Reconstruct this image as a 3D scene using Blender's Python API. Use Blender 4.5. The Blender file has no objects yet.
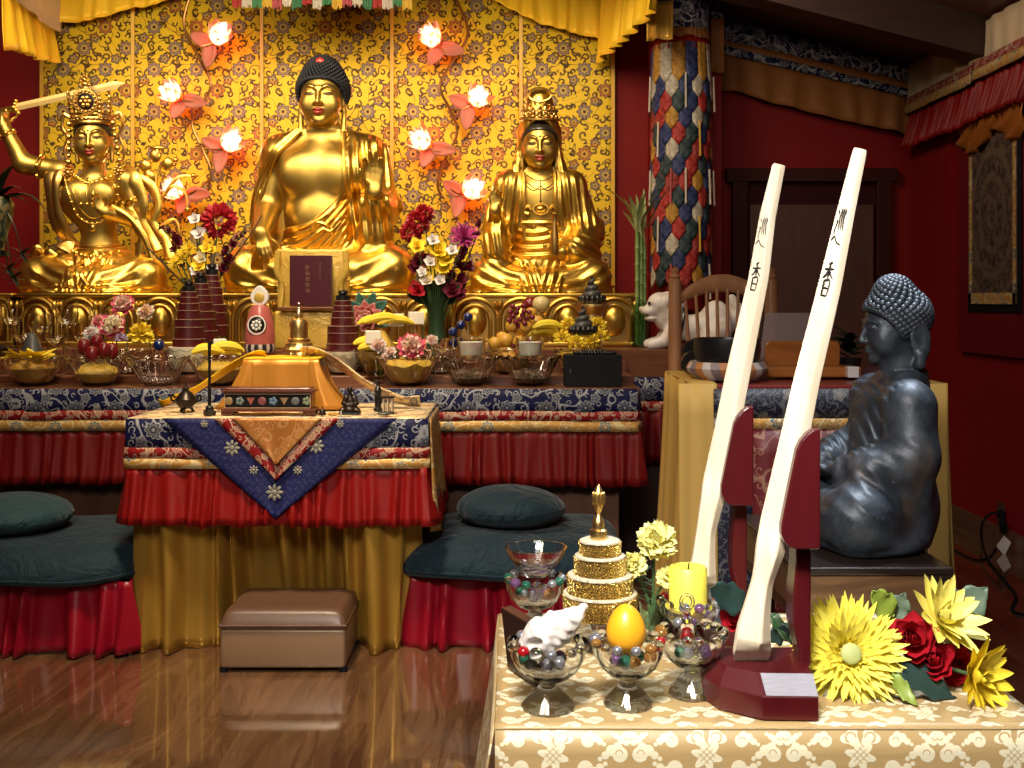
import bpy, bmesh, math, random
import numpy as np
from mathutils import Vector, Matrix, Quaternion, Euler
random.seed(7)
PI = math.pi
F, CZ = 1100.0, 1.2            # focal length in pixels, camera height (horizon at pixel row 300)
SC = bpy.context.scene
COL = SC.collection
def W(px, py, Y):
    return Vector(((px - 512) * Y / F, Y, CZ - (py - 300) * Y / F))
def zpx(y, Y): return CZ - (y - 300) * Y / F
def xpx(x, Y): return (x - 512) * Y / F
# ------------------------------------------------------------------ node expressions
T = None
class E:
    def __init__(s, k): s.k = k
    def __add__(a, b): return mth('ADD', a, b)
    __radd__ = __add__
    def __sub__(a, b): return mth('SUBTRACT', a, b)
    def __rsub__(a, b): return mth('SUBTRACT', b, a)
    def __mul__(a, b): return mth('MULTIPLY', a, b)
    __rmul__ = __mul__
    def __truediv__(a, b): return mth('DIVIDE', a, b)
    def __rtruediv__(a, b): return mth('DIVIDE', b, a)
    def __neg__(a): return mth('MULTIPLY', a, -1)
def put(inp, v):
    if isinstance(v, E): T.links.new(v.k, inp)
    elif isinstance(v, (tuple, list)):
        inp.default_value = tuple(v) + ((1,) if len(v) == 3 and len(inp.default_value) == 4 else ())
    else: inp.default_value = v
def mth(op, *a, clamp=False):
    n = T.nodes.new('ShaderNodeMath'); n.operation = op; n.use_clamp = clamp
    for i, x in enumerate(a): put(n.inputs[i], x)
    return E(n.outputs[0])
def sin(a): return mth('SINE', a)
def cos(a): return mth('COSINE', a)
def sqrt(a): return mth('SQRT', a)
def absf(a): return mth('ABSOLUTE', a)
def floor(a): return mth('FLOOR', a)
def fract(a): return mth('FRACT', a)
def modf_(a, b): return mth('FLOORED_MODULO', a, b)
def mn(a, b): return mth('MINIMUM', a, b)
def mx(a, b): return mth('MAXIMUM', a, b)
def atan2(a, b): return mth('ARCTAN2', a, b)
def ss(x, a, b):                       # smoothstep
    n = T.nodes.new('ShaderNodeMapRange'); n.interpolation_type = 'SMOOTHSTEP'
    put(n.inputs[0], x); put(n.inputs[1], a); put(n.inputs[2], b); n.inputs[3].default_value = 0; n.inputs[4].default_value = 1
    return E(n.outputs[0])
def below(x, a, w): return 1.0 - ss(x, a - w, a + w)
def comb(x, y, z=0.0):
    n = T.nodes.new('ShaderNodeCombineXYZ')
    for i, v in enumerate((x, y, z)): put(n.inputs[i], v)
    return E(n.outputs[0])
def sep(v):
    n = T.nodes.new('ShaderNodeSeparateXYZ'); put(n.inputs[0], v); return [E(o) for o in n.outputs]
def mixc(f, a, b):
    n = T.nodes.new('ShaderNodeMix'); n.data_type = 'RGBA'
    put(n.inputs[0], f); put(n.inputs[6], a); put(n.inputs[7], b)
    return E(n.outputs[2])
def noise(v, scale, detail=2.0, rough=.5, dist=0.0, col=False):
    n = T.nodes.new('ShaderNodeTexNoise'); put(n.inputs['Vector'], v)
    put(n.inputs['Scale'], scale); put(n.inputs['Detail'], detail); put(n.inputs['Roughness'], rough); put(n.inputs['Distortion'], dist)
    return E(n.outputs['Color' if col else 'Fac'])
def voro(v, scale, feature='F1', out='Distance', rnd=1.0):
    n = T.nodes.new('ShaderNodeTexVoronoi'); n.feature = feature; put(n.inputs['Vector'], v); put(n.inputs['Scale'], scale)
    put(n.inputs['Randomness'], rnd)
    return E(n.outputs[out])
def white(v):
    n = T.nodes.new('ShaderNodeTexWhiteNoise'); n.noise_dimensions = '3D'; put(n.inputs['Vector'], v); return E(n.outputs['Value'])
def uvc():
    n = T.nodes.new('ShaderNodeTexCoord'); return E(n.outputs['UV'])
def objc():
    n = T.nodes.new('ShaderNodeTexCoord'); return E(n.outputs['Object'])
def ramp(f, stops):
    n = T.nodes.new('ShaderNodeValToRGB'); put(n.inputs[0], f); el = n.color_ramp.elements
    while len(el) < len(stops): el.new(.5)
    for e, (p, c) in zip(el, stops): e.position = p; e.color = tuple(c) + (1,)
    return E(n.outputs[0])
def bump(h, strength=.3, dist=.01):
    n = T.nodes.new('ShaderNodeBump'); put(n.inputs['Height'], h); n.inputs['Strength'].default_value = strength
    n.inputs['Distance'].default_value = dist
    return E(n.outputs[0])
MATS = {}
def mat(name, col=(.8, .8, .8), rough=.5, metal=0.0, fn=None, **kw):
    """fn(): returns dict of principled inputs to override, evaluated with T set"""
    global T
    if name in MATS: return MATS[name]
    m = bpy.data.materials.new(name); m.use_nodes = True; T = m.node_tree
    b = T.nodes['Principled BSDF']
    d = {'Base Color': col, 'Roughness': rough, 'Metallic': metal}
    d.update({k.replace('_', ' '): v for k, v in kw.items()})
    if fn: d.update(fn())
    for k, v in d.items(): put(b.inputs[k], v)
    MATS[name] = m
    return m
def hx(h):
    h = h.lstrip('#'); c = [int(h[i:i+2], 16) / 255 for i in (0, 2, 4)]
    return tuple(x / 12.92 if x <= .04045 else ((x + .055) / 1.055) ** 2.4 for x in c)
# ------------------------------------------------------------------ mesh builder
def rotm(rx=0, ry=0, rz=0): return np.array(Euler((rx, ry, rz)).to_matrix())
def frame_to(d, up=(0, 0, 1)):
    """matrix whose z column points along d"""
    z = np.array(d, float); z /= np.linalg.norm(z)
    u = np.array(up, float)
    if abs(z @ u) > .98: u = np.array((0, 1, 0.))
    x = np.cross(u, z); x /= np.linalg.norm(x); y = np.cross(z, x)
    return np.stack([x, y, z], 1)
class MB:
    def __init__(s): s.v = []; s.f = []; s.uv = []; s.mi = []; s.sm = []; s.n = 0
    def add(s, v, f, uv=None, m=0, smooth=True, R=None, t=None):
        v = np.asarray(v, float).reshape(-1, 3)
        if R is not None: v = v @ np.asarray(R).T
        if t is not None: v = v + np.asarray(t, float)
        s.v.append(v); s.uv.append(np.zeros((len(v), 2)) if uv is None else np.asarray(uv, float))
        n = s.n; s.f.extend([tuple(i + n for i in q) for q in f])
        s.mi.extend([m] * len(f)); s.sm.extend([smooth] * len(f)); s.n += len(v)
        return s
    def box(s, c, size, bev=0.0, m=0, R=None, seg=2, taper=None):
        bm = bmesh.new(); bmesh.ops.create_cube(bm, size=1)
        for v in bm.verts:
            k = 1.0 if taper is None or v.co.z < 0 else taper
            v.co = Vector((v.co.x * size[0] * k, v.co.y * size[1] * k, v.co.z * size[2]))
        if bev > 0: bmesh.ops.bevel(bm, geom=list(bm.edges), offset=bev, segments=seg, profile=.5, affect='EDGES')
        bm.verts.index_update()
        v = [tuple(x.co) for x in bm.verts]; f = [[x.index for x in p.verts] for p in bm.faces]; bm.free()
        v = np.array(v); uv = np.stack([v[:, 0] + v[:, 1], v[:, 2]], 1)
        return s.add(v, f, uv, m, bev > 0 and seg > 2, R, c)
    def tube(s, pts, r, seg=8, m=0, cap=True, flat=1.0, up=None, smooth=True):
        P = np.asarray(pts, float); n = len(P)
        r = np.full(n, r) if np.isscalar(r) else np.asarray(r, float)
        tan = np.gradient(P, axis=0); tan /= np.linalg.norm(tan, axis=1)[:, None] + 1e-12
        u = np.array((0, 0, 1.)) if up is None else np.array(up, float)
        if abs(tan[0] @ u) > .95: u = np.array((1, 0, 0.)) if up is None else np.array((0, 1, 0.))
        V = []; a = np.arange(seg) * 2 * PI / seg
        L = 0; UV = []
        for i in range(n):
            x = u - tan[i] * (u @ tan[i]); x /= np.linalg.norm(x) + 1e-12; u = x if up is None else u
            y = np.cross(tan[i], x)
            V.append(P[i] + r[i] * (np.outer(np.cos(a), x) * flat + np.outer(np.sin(a), y)))
            if i: L += np.linalg.norm(P[i] - P[i-1])
            UV += [(k / seg, L) for k in range(seg)]
        f = [(i*seg+k, i*seg+(k+1) % seg, (i+1)*seg+(k+1) % seg, (i+1)*seg+k) for i in range(n-1) for k in range(seg)]
        if cap: f += [tuple(range(seg))[::-1], tuple(range((n-1)*seg, n*seg))]
        return s.add(np.concatenate(V), f, UV, m, smooth)
    def lathe(s, prof, seg=24, c=(0, 0, 0), m=0, R=None, rf=None, smooth=True, zf=None):
        V = []; f = []; UV = []; a = np.arange(seg) * 2 * PI / seg
        rows = []
        for r, z in prof:
            if r < 1e-6:
                rows.append((len(V), 1)); V.append((0, 0, z)); UV.append((.5, z))
            else:
                rows.append((len(V), seg))
                for k, t in enumerate(a):
                    q = r * (rf(t, z, r) if rf else 1)
                    V.append((q * math.cos(t), q * math.sin(t), z + (zf(t, z, r) if zf else 0))); UV.append((k / seg * 2 * PI * r, z))
        for (i0, n0), (i1, n1) in zip(rows, rows[1:]):
            for k in range(seg):
                k2 = (k + 1) % seg
                if n0 == 1 and n1 == 1: continue
                if n0 == 1: f.append((i0, i1 + k2, i1 + k)[::-1])
                elif n1 == 1: f.append((i0 + k, i0 + k2, i1))
                else: f.append((i0 + k, i0 + k2, i1 + k2, i1 + k))
        return s.add(V, f, UV, m, smooth, R, c)
    def sph(s, c, r, seg=12, rings=8, m=0, R=None):
        r = np.ones(3) * r if np.isscalar(r) else np.asarray(r, float)
        pr = [(math.sin(PI * i / rings), -math.cos(PI * i / rings)) for i in range(rings + 1)]
        pr[0] = (0, -1); pr[-1] = (0, 1)
        t = MB().lathe(pr, seg)
        return s.add(t.v[0] * r, t.f, None, m, True, R, c)
    def grid(s, fn, nu, nv, m=0, cu=False, smooth=True, uvs=(1, 1), R=None, t=None):
        V = []; UV = []
        for i in range(nu + (0 if cu else 1)):
            for j in range(nv + 1):
                V.append(fn(i / nu, j / nv)); UV.append((i / nu * uvs[0], j / nv * uvs[1]))
        w = nv + 1; N = nu if cu else nu + 1
        f = [(i*w+j, ((i+1) % N)*w+j, ((i+1) % N)*w+j+1, i*w+j+1) for i in range(nu) for j in range(nv)]
        return s.add(V, f, UV, m, smooth, R, t)
    def prism(s, poly, depth, m=0, R=None, t=None, bev=0.0):
        """outline in xz, extruded along y from 0 to depth"""
        bm = bmesh.new()
        vs = [bm.verts.new((x, 0, z)) for x, z in poly]; fc = bm.faces.new(vs)
        e = bmesh.ops.extrude_face_region(bm, geom=[fc])
        for v in [g for g in e['geom'] if isinstance(g, bmesh.types.BMVert)]: v.co.y += depth
        bmesh.ops.recalc_face_normals(bm, faces=list(bm.faces))
        if bev > 0:
            bmesh.ops.bevel(bm, geom=[x for x in bm.edges if len(x.link_faces) == 2 and x.calc_face_angle() > .5], offset=bev, segments=2, profile=.5, affect='EDGES')
        bm.verts.index_update()
        v = np.array([tuple(x.co) for x in bm.verts]); f = [[x.index for x in p.verts] for p in bm.faces]; bm.free()
        return s.add(v, f, v[:, [0, 2]], m, False, R, t)
    def build(s, name, mats, parent=None, world=True, sharp=40, solid=0.0, sub=0):
        V = np.concatenate(s.v)
        q = parent if world else None
        while q is not None: V = V - np.array(q.matrix_basis.translation); q = q.parent
        me = bpy.data.meshes.new(name); me.from_pydata(V.tolist(), [], s.f)
        me.update()
        UV = np.concatenate(s.uv); ul = me.uv_layers.new(name='UVMap')
        li = np.empty(len(me.loops), int); me.loops.foreach_get('vertex_index', li)
        ul.data.foreach_set('uv', UV[li].astype(np.float32).ravel())
        me.polygons.foreach_set('material_index', s.mi); me.polygons.foreach_set('use_smooth', s.sm)
        for m in (mats if isinstance(mats, (list, tuple)) else [mats]): me.materials.append(m)
        if sharp and any(s.sm): me.set_sharp_from_angle(angle=math.radians(sharp))
        o = bpy.data.objects.new(name, me); COL.objects.link(o)
        if parent is not None: o.parent = parent
        if solid:
            md = o.modifiers.new('thickness', 'SOLIDIFY'); md.thickness = solid; md.offset = 0
        if sub:
            md = o.modifiers.new('smooth', 'SUBSURF'); md.levels = sub; md.render_levels = sub
        return o
def tag(o, label=None, cat=None, group=None, kind=None):
    if label: o['label'] = label
    if cat: o['category'] = cat
    if group: o['group'] = group
    if kind: o['kind'] = kind
    return o
def thing(name, label, cat, loc=(0, 0, 0), rz=0.0, group=None):
    o = bpy.data.objects.new(name, None); COL.objects.link(o); o.empty_display_size = .05
    o.location = loc; o.rotation_euler = (0, 0, rz)
    return tag(o, label, cat, group)
def struct(o): o['kind'] = 'structure'; return o
def copy_tree(o, loc=None, rz=None, label=None, parent=None, scale=None):
    c = o.copy(); COL.objects.link(c)
    if parent is not None: c.parent = parent
    if loc is not None: c.location = loc
    if rz is not None: c.rotation_euler = (0, 0, rz)
    if scale is not None: c.scale = scale if not np.isscalar(scale) else (scale,) * 3
    if label: c['label'] = label
    for ch in list(o.children): copy_tree(ch, parent=c)
    return c
# ------------------------------------------------------------------ signed distance sculpting
def A3(*a): return np.array(a, float)
def s_ell(P, c, r, R=None):
    q = P - np.asarray(c, float)
    if R is not None: q = q @ R
    r = np.ones(3) * r if np.isscalar(r) else np.asarray(r, float)
    q = q / r; k0 = np.linalg.norm(q, axis=1); k1 = np.linalg.norm(q / r, axis=1)
    return k0 * (k0 - 1) / np.maximum(k1, 1e-9)
def s_cap(P, a, b, ra, rb=None):
    rb = ra if rb is None else rb
    a = np.asarray(a, float); ba = np.asarray(b, float) - a; pa = P - a
    h = np.clip(pa @ ba / max(ba @ ba, 1e-12), 0, 1)
    return np.linalg.norm(pa - h[:, None] * ba, axis=1) - (ra + (rb - ra) * h)
def smin(a, b, k):
    h = np.maximum(k - np.abs(a - b), 0) / k
    return np.minimum(a, b) - h * h * k * .25
def smax(a, b, k): return -smin(-a, -b, k)
def s_chain(P, pts, rad, k=None):
    d = None
    rad = [rad] * len(pts) if np.isscalar(rad) else rad
    for a, b, ra, rb in zip(pts, pts[1:], rad, rad[1:]):
        c = s_cap(P, a, b, ra, rb)
        d = c if d is None else (np.minimum(d, c) if k is None else smin(d, c, k))
    return d
def s_box(P, c, half, rad=0.0, R=None):
    q = P - np.asarray(c, float)
    if R is not None: q = q @ R
    q = np.abs(q) - (np.asarray(half, float) - rad)
    return np.linalg.norm(np.maximum(q, 0), axis=1) + np.minimum(q.max(1), 0) - rad
def ridge(t):                        # 0..1, sharp crests, period 1
    return (.5 + .5 * np.cos(2 * np.pi * t)) ** 1.2
def fade(x, a, b): 
    t = np.clip((x - a) / (b - a), 0, 1); return t * t * (3 - 2 * t)
def sdf_mesh(f, lo, hi, h, st=4):
    lo = np.asarray(lo, float); hi = np.asarray(hi, float)
    n = (np.ceil((hi - lo) / (h * st)).astype(int)) * st
    nc = n // st
    g = np.stack(np.meshgrid(*[lo[i] + (np.arange(nc[i]) + .5) * h * st for i in range(3)], indexing='ij'), -1)
    dc = f(g.reshape(-1, 3)).reshape(nc)
    near = np.abs(dc) < h * st * 1.9
    # grow by one block for safety
    gr = near.copy()
    for ax in range(3):
        gr |= np.roll(near, 1, ax) | np.roll(near, -1, ax)
    big = np.where(dc < 0, -1e3, 1e3).astype(np.float32)
    D = big.repeat(st, 0).repeat(st, 1).repeat(st, 2)
    M = gr.repeat(st, 0).repeat(st, 1).repeat(st, 2)
    idx = np.argwhere(M)
    out = np.empty(len(idx), np.float32)
    for s in range(0, len(idx), 400000):
        out[s:s+400000] = f(lo + idx[s:s+400000] * h + 0.0)
    D[M] = out
    ins = D < 0
    c = np.zeros(np.array(ins.shape) - 1, np.int8)
    X, Y, Z = ins.shape
    for dx in (0, 1):
        for dy in (0, 1):
            for dz in (0, 1): c += ins[dx:X-1+dx, dy:Y-1+dy, dz:Z-1+dz]
    cells = np.argwhere((c > 0) & (c < 8))
    vid = np.full(c.shape, -1, np.int32); vid[tuple(cells.T)] = np.arange(len(cells))
    acc = np.zeros((len(cells), 3)); cnt = np.zeros(len(cells))
    cor = [(a, b, d) for a in (0, 1) for b in (0, 1) for d in (0, 1)]
    for p in cor:
        for ax in range(3):
            if p[ax] == 0:
                q = list(p); q[ax] = 1
                d0 = D[tuple((cells + p).T)]; d1 = D[tuple((cells + q).T)]
                x = (d0 < 0) != (d1 < 0)
                tt = np.clip(d0 / np.where(x, d0 - d1, 1), 0, 1)
                pos = np.array(p, float)[None] + np.zeros((len(cells), 3)); pos[:, ax] += tt
                acc[x] += pos[x]; cnt[x] += 1
    V = lo + (cells + acc / cnt[:, None]) * h
    faces = []
    for ax in range(3):
        a0 = [slice(None)] * 3; a1 = [slice(None)] * 3
        a0[ax] = slice(0, -1); a1[ax] = slice(1, None)
        e = np.argwhere(ins[tuple(a0)] != ins[tuple(a1)])
        o1, o2 = [(1, 2), (2, 0), (0, 1)][ax]
        e = e[(e[:, o1] > 0) & (e[:, o2] > 0) & (e[:, o1] < c.shape[o1]) & (e[:, o2] < c.shape[o2])]
        u = np.zeros(3, int); u[o1] = 1; w = np.zeros(3, int); w[o2] = 1
        q = np.stack([vid[tuple((e - u - w).T)], vid[tuple((e - w).T)], vid[tuple(e.T)], vid[tuple((e - u).T)]], 1)
        flip = ins[tuple(e.T)]
        q[~flip] = q[~flip][:, ::-1]
        faces.append(q)
    return V, np.concatenate(faces)
def sdf_obj(name, f, lo, hi, h, mats, parent, scale, smooth_it=3, xf=None):
    V, Q = sdf_mesh(f, lo, hi, h)
    for _ in range(smooth_it):                       # light relaxation along mesh edges
        acc = np.zeros_like(V); cnt = np.zeros(len(V))
        for i in range(4):
            a, b = Q[:, i], Q[:, (i + 1) % 4]
            np.add.at(acc, a, V[b]); np.add.at(acc, b, V[a]); np.add.at(cnt, a, 1); np.add.at(cnt, b, 1)
        V = V * .5 + acc / np.maximum(cnt, 1)[:, None] * .5
    V = V * scale
    me = bpy.data.meshes.new(name)
    me.vertices.add(len(V)); me.vertices.foreach_set('co', V.astype(np.float32).ravel())
    me.loops.add(len(Q) * 4); me.loops.foreach_set('vertex_index', Q.astype(np.int32).ravel())
    me.polygons.add(len(Q)); me.polygons.foreach_set('loop_start', np.arange(0, len(Q) * 4, 4, dtype=np.int32))
    me.polygons.foreach_set('loop_total', np.full(len(Q), 4, np.int32))
    me.update(calc_edges=True); me.validate()
    me.polygons.foreach_set('use_smooth', [True] * len(me.polygons))
    for m in (mats if isinstance(mats, (list, tuple)) else [mats]): me.materials.append(m)
    o = bpy.data.objects.new(name, me); COL.objects.link(o); o.parent = parent
    return o
def march(f, p, d, n=60):
    """walk points along direction d until they meet the surface of f"""
    p0 = np.array(p, float).reshape(-1, 3); d = np.asarray(d, float); d = d / np.linalg.norm(d); p = p0.copy()
    best = p.copy(); bd = np.full(len(p), 1e9)
    for _ in range(n):
        v = f(p); b = np.abs(v) < bd; bd[b] = np.abs(v[b]); best[b] = p[b]
        p = p + d * (v * .8)[:, None]
    miss = np.abs(f(p)) > .3
    if miss.any(): p[miss] = snap(f, best[miss])
    return p
def snap(f, p, n=12):
    p = np.array(p, float).reshape(-1, 3); e = .05
    for _ in range(n):
        d = f(p)
        g = np.stack([f(p + np.eye(3)[i] * e) - f(p - np.eye(3)[i] * e) for i in range(3)], 1)
        g /= np.linalg.norm(g, axis=1)[:, None] + 1e-9
        p = p - g * d[:, None] * .7
    return p
def bez(pts, n=16):
    """Catmull-Rom through the points"""
    P = np.asarray(pts, float); P = np.concatenate([[2*P[0]-P[1]], P, [2*P[-1]-P[-2]]]); out = []
    k = len(P) - 3
    for i in range(n + 1):
        t = i / n * k; j = min(int(t), k - 1); t -= j
        a, b, c, d = P[j:j+4]
        out.append(.5 * (2*b + (c-a)*t + (2*a-5*b+4*c-d)*t*t + (3*b-a-3*c+d)*t**3))
    return np.array(out)
# ------------------------------------------------------------------ figure pieces
def f_head(P, c, s, R, lobes=.45, ear=(.355, .06, -.03, .095, .19), jaw=1.0):
    """face looks to -y of its frame; s = chin to crown"""
    q = (P - np.asarray(c, float)) @ R / s
    xa = q.copy(); xa[:, 0] = np.abs(xa[:, 0])
    d = s_ell(q, (0, .04, .13), (.345, .40, .37))
    d = smin(d, s_ell(q, (0, -.09, -.14), (.285 * jaw, .285, .36)), .14)
    d = smin(d, s_ell(xa, (.15 * jaw, -.21, -.14), (.15, .13, .17)), .10)
    d = smin(d, s_ell(q, (0, -.29, -.41), (.10, .08, .075)), .10)
    d = smax(d, -s_ell(xa, (.15, -.43, .065), (.115, .075, .058)), .07)
    d = smin(d, s_cap(q, (0, -.36, .12), (0, -.455, -.13), .022, .040), .045)
    d = smin(d, s_ell(xa, (.045, -.405, -.145), (.038, .045, .032)), .03)
    d = smin(d, s_chain(xa, [(.05, -.375, .115), (.15, -.365, .155), (.27, -.275, .10)], [.02, .022, .014]), .04)
    d = smin(d, s_ell(xa, (.15, -.322, .05), (.088, .055, .046)), .018)
    d = smax(d, -s_chain(xa, [(.07, -.385, .03), (.15, -.385, .012), (.235, -.335, .03)], .010), .015)
    d = smin(d, s_chain(xa, [(0, -.385, -.245), (.05, -.375, -.235), (.10, -.335, -.243)], [.024, .026, .008]), .02)
    d = smin(d, s_chain(xa, [(0, -.38, -.295), (.045, -.37, -.292), (.085, -.335, -.265)], [.032, .028, .008]), .02)
    ex, ey, ez, ew, eh = ear
    e = s_ell(xa, (ex, ey, ez), (.035, ew, eh))
    e = smax(e, -s_ell(xa, (ex + .045, ey - .01, ez + .03), (.035, ew * .55, eh * .58)), .03)
    e = smin(e, s_cap(xa, (ex, ey - .02, ez - eh * .7), (ex - .01, ey - .04, -lobes), ew * .45, ew * .52), .05)
    d = smin(d, e, .03)
    return d * s
def f_hand(P, w, f, n, s, curl=(.2,)*5, side=1, spread=.10, k=.06, thumb=(.9, .5)):
    """w wrist, f finger direction, n palm normal, s palm length; side: +1 thumb along f x n"""
    f = np.asarray(f, float); f /= np.linalg.norm(f); n = np.asarray(n, float); n -= f * (n @ f); n /= np.linalg.norm(n)
    t = np.cross(f, n) * side; w = np.asarray(w, float)
    d = None
    L = [.80, .90, .84, .66]
    for i, o in enumerate((.33, .11, -.11, -.31)):
        b = w + s * (t * o * .55 + f * .08); m = w + s * (t * o * 1.05 + f * (1.0 - .10 * (i == 3)))
        c = s_cap(P, b, m, .17 * s, .145 * s)
        d = c if d is None else smin(d, c, .10 * s)
    fing = []
    for i, o in enumerate((.33, .11, -.11, -.31)):
        p = w + s * (t * o * 1.05 + f * (.98 - .10 * (i == 3))); ang = curl[i] * .8
        dirv = f + t * o * spread * 3
        dirv /= np.linalg.norm(dirv)
        pts = [p]; r = [.135*s, .125*s, .115*s, .085*s]
        for j in range(3):
            dd = dirv * math.cos(ang) + n * math.sin(ang)
            p = p + dd * s * L[i] * (.45, .32, .27)[j]; pts.append(p); ang += curl[i]
        d = smin(d, s_chain(P, pts, r), k * s)
    p = w + s * (t * .22 + f * .22 + n * .05); pts = [p]
    dv = t * thumb[0] + f * .75 + n * thumb[1]; dv /= np.linalg.norm(dv)
    p = p + dv * s * .42; pts.append(p)
    dv = dv + f * curl[4] + n * curl[4] * .6; dv /= np.linalg.norm(dv); p = p + dv * s * .34; pts.append(p)
    dv = dv + f * curl[4] * .6; dv /= np.linalg.norm(dv); p = p + dv * s * .28; pts.append(p)
    return smin(d, s_chain(P, pts, [.19*s, .15*s, .13*s, .09*s]), .08 * s)
def hair_bumps(mb, f, c, R, s, n, r, keep, m=0, seg=6, hc=None):
    """snail-shell curls: n beads laid over the surface of f"""
    g = (1 + 5 ** .5) / 2
    i = np.arange(n); z = 1 - 2 * (i + .5) / n; th = 2 * PI * i / g
    d = np.stack([np.sqrt(1 - z*z) * np.cos(th), np.sqrt(1 - z*z) * np.sin(th), z], 1) @ np.asarray(R).T
    P = march(f, np.asarray(c) + d * s * 1.4, (0, 0, 1), 0)
    for _ in range(60): P = P - d * (f(P) * .8)[:, None]
    q = (P - np.asarray(c if hc is None else hc)) @ R / s
    ok = keep(q) & (np.abs(f(P)) < r)
    for p, dd in zip(P[ok], d[ok]):
        mb.sph(p, r * np.array((1, 1, 1.0)), seg, max(4, seg - 2), m)
    return ok.sum()
# ================================================================== statues
def gold_fn(a, b, scale=60):
    def f():
        p = objc(); n = noise(p, scale, 3, .6)
        return {'Base Color': mixc(n, a, b), 'Roughness': mth('ADD', n * .06, .30)}
    return f
M_GOLD = mat('gilded statue', metal=1.0, fn=gold_fn((.62, .38, .062), (.76, .50, .11)))
M_GOLDSKIN = mat('gilded skin', metal=1.0, fn=lambda: {'Base Color': mixc(noise(objc(), 25, 2), (.45, .29, .058), (.56, .38, .095)), 'Roughness': .42})
M_GOLDDARK = mat('antique gold', (.52, .31, .085), .34, 1.0)
M_HAIR = mat('blue black lacquer', (.003, .004, .009), .55, Specular_IOR_Level=.22)
M_BLACKHAIR = mat('black lacquer hair', (.02, .014, .01), .3)
M_BLADE = mat('gilded blade', (.80, .58, .22), .55, .6)
M_LIP = mat('red lip paint', (.26, .016, .012), .45)
M_LINE = mat('painted brow line', (.05, .025, .01), .5)
M_RUBY = mat('red jewel', (.75, .03, .02), .2, Coat_Weight=.5)
HL_Y = [-.45, -.30, -.17, -.06, .0, .08, .3]
HL_Z = [.33, .30, .20, .05, -.06, -.2, -.32]
def f_hair(P, c, s, R, ush=True, grow=0.0, hl=0.0, us=(.53, .20, .19)):
    q = (P - np.asarray(c, float)) @ R / s
    d = s_ell(q, (0, .06 + grow, .165), (.385 + grow, .435 + grow, .375 + grow))
    if ush: d = smin(d, s_ell(q, (0, .07, us[0]), (us[1], us[1] + .02, us[2])), .16)
    zl = np.interp(q[:, 1], HL_Y, HL_Z) + hl
    return smax(d, (zl - q[:, 2]) * .7, .03) * s
def face_marks(root, fh, c, s, R, k, lips=M_LIP, line=M_LINE, urna=True):
    c = np.asarray(c, float)
    H = lambda pts: np.asarray(pts, float) @ R.T * s + c
    fw = R @ np.array((0, 1., 0))
    mb = MB()
    up = march(fh, H([(-.10, -.6, -.243), (-.05, -.6, -.232), (0, -.6, -.245), (.05, -.6, -.232), (.10, -.6, -.243)]), fw)
    lo = march(fh, H([(-.085, -.6, -.265), (-.04, -.6, -.292), (0, -.6, -.297), (.04, -.6, -.292), (.085, -.6, -.265)]), fw)
    mb.tube(bez(up, 12) * k, np.interp(np.linspace(0, 1, 13), [0, .3, .5, .7, 1], [.006, .026, .022, .026, .006]) * s * k, 8)
    mb.tube(bez(lo, 12) * k, np.interp(np.linspace(0, 1, 13), [0, .35, .65, 1], [.006, .032, .032, .006]) * s * k, 8)
    mb.build('lips', lips, root, world=False)
    for sg in (-1, 1):
        b = march(fh, H([(sg*.05, -.6, .125), (sg*.11, -.6, .165), (sg*.19, -.6, .175), (sg*.28, -.6, .115)]), fw)
        MB().tube(bez(b, 10) * k, np.array([.008] + [.013]*8 + [.009, .004]) * s * k, 6).build('eyebrow', line, root, world=False)
        b = march(fh, H([(sg*.065, -.6, .03), (sg*.12, -.6, .008), (sg*.18, -.6, .008), (sg*.24, -.6, .035)]), fw)
        MB().tube(bez(b, 10) * k, np.array([.006] + [.018]*9 + [.006]) * s * k, 6).build('eye', line, root, world=False)
    if urna:
        p = march(fh, H([(0, -.6, .165)]), fw)[0]
        MB().sph(p * k, .022 * s * k, 8, 6).build('forehead_jewel', M_GOLD if urna is True else urna, root, world=False)
def legs_sdf(P, kx, ky, r, zc, yf):
    """crossed legs under cloth: half span kx, knee depth ky, thigh radius r"""
    d = None
    for sg in (-1, 1):
        a = s_cap(P, (sg*22, 14, zc + 3), (sg*(kx - r), ky, zc - 1), r + 4, r)
        b = s_cap(P, (sg*(kx - r), ky, zc - 2), (-sg*6, yf, zc - 7), r - 1, r - 7)
        e = smin(a, b, 8)
        d = e if d is None else smin(d, e, 6)
    return d
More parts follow.
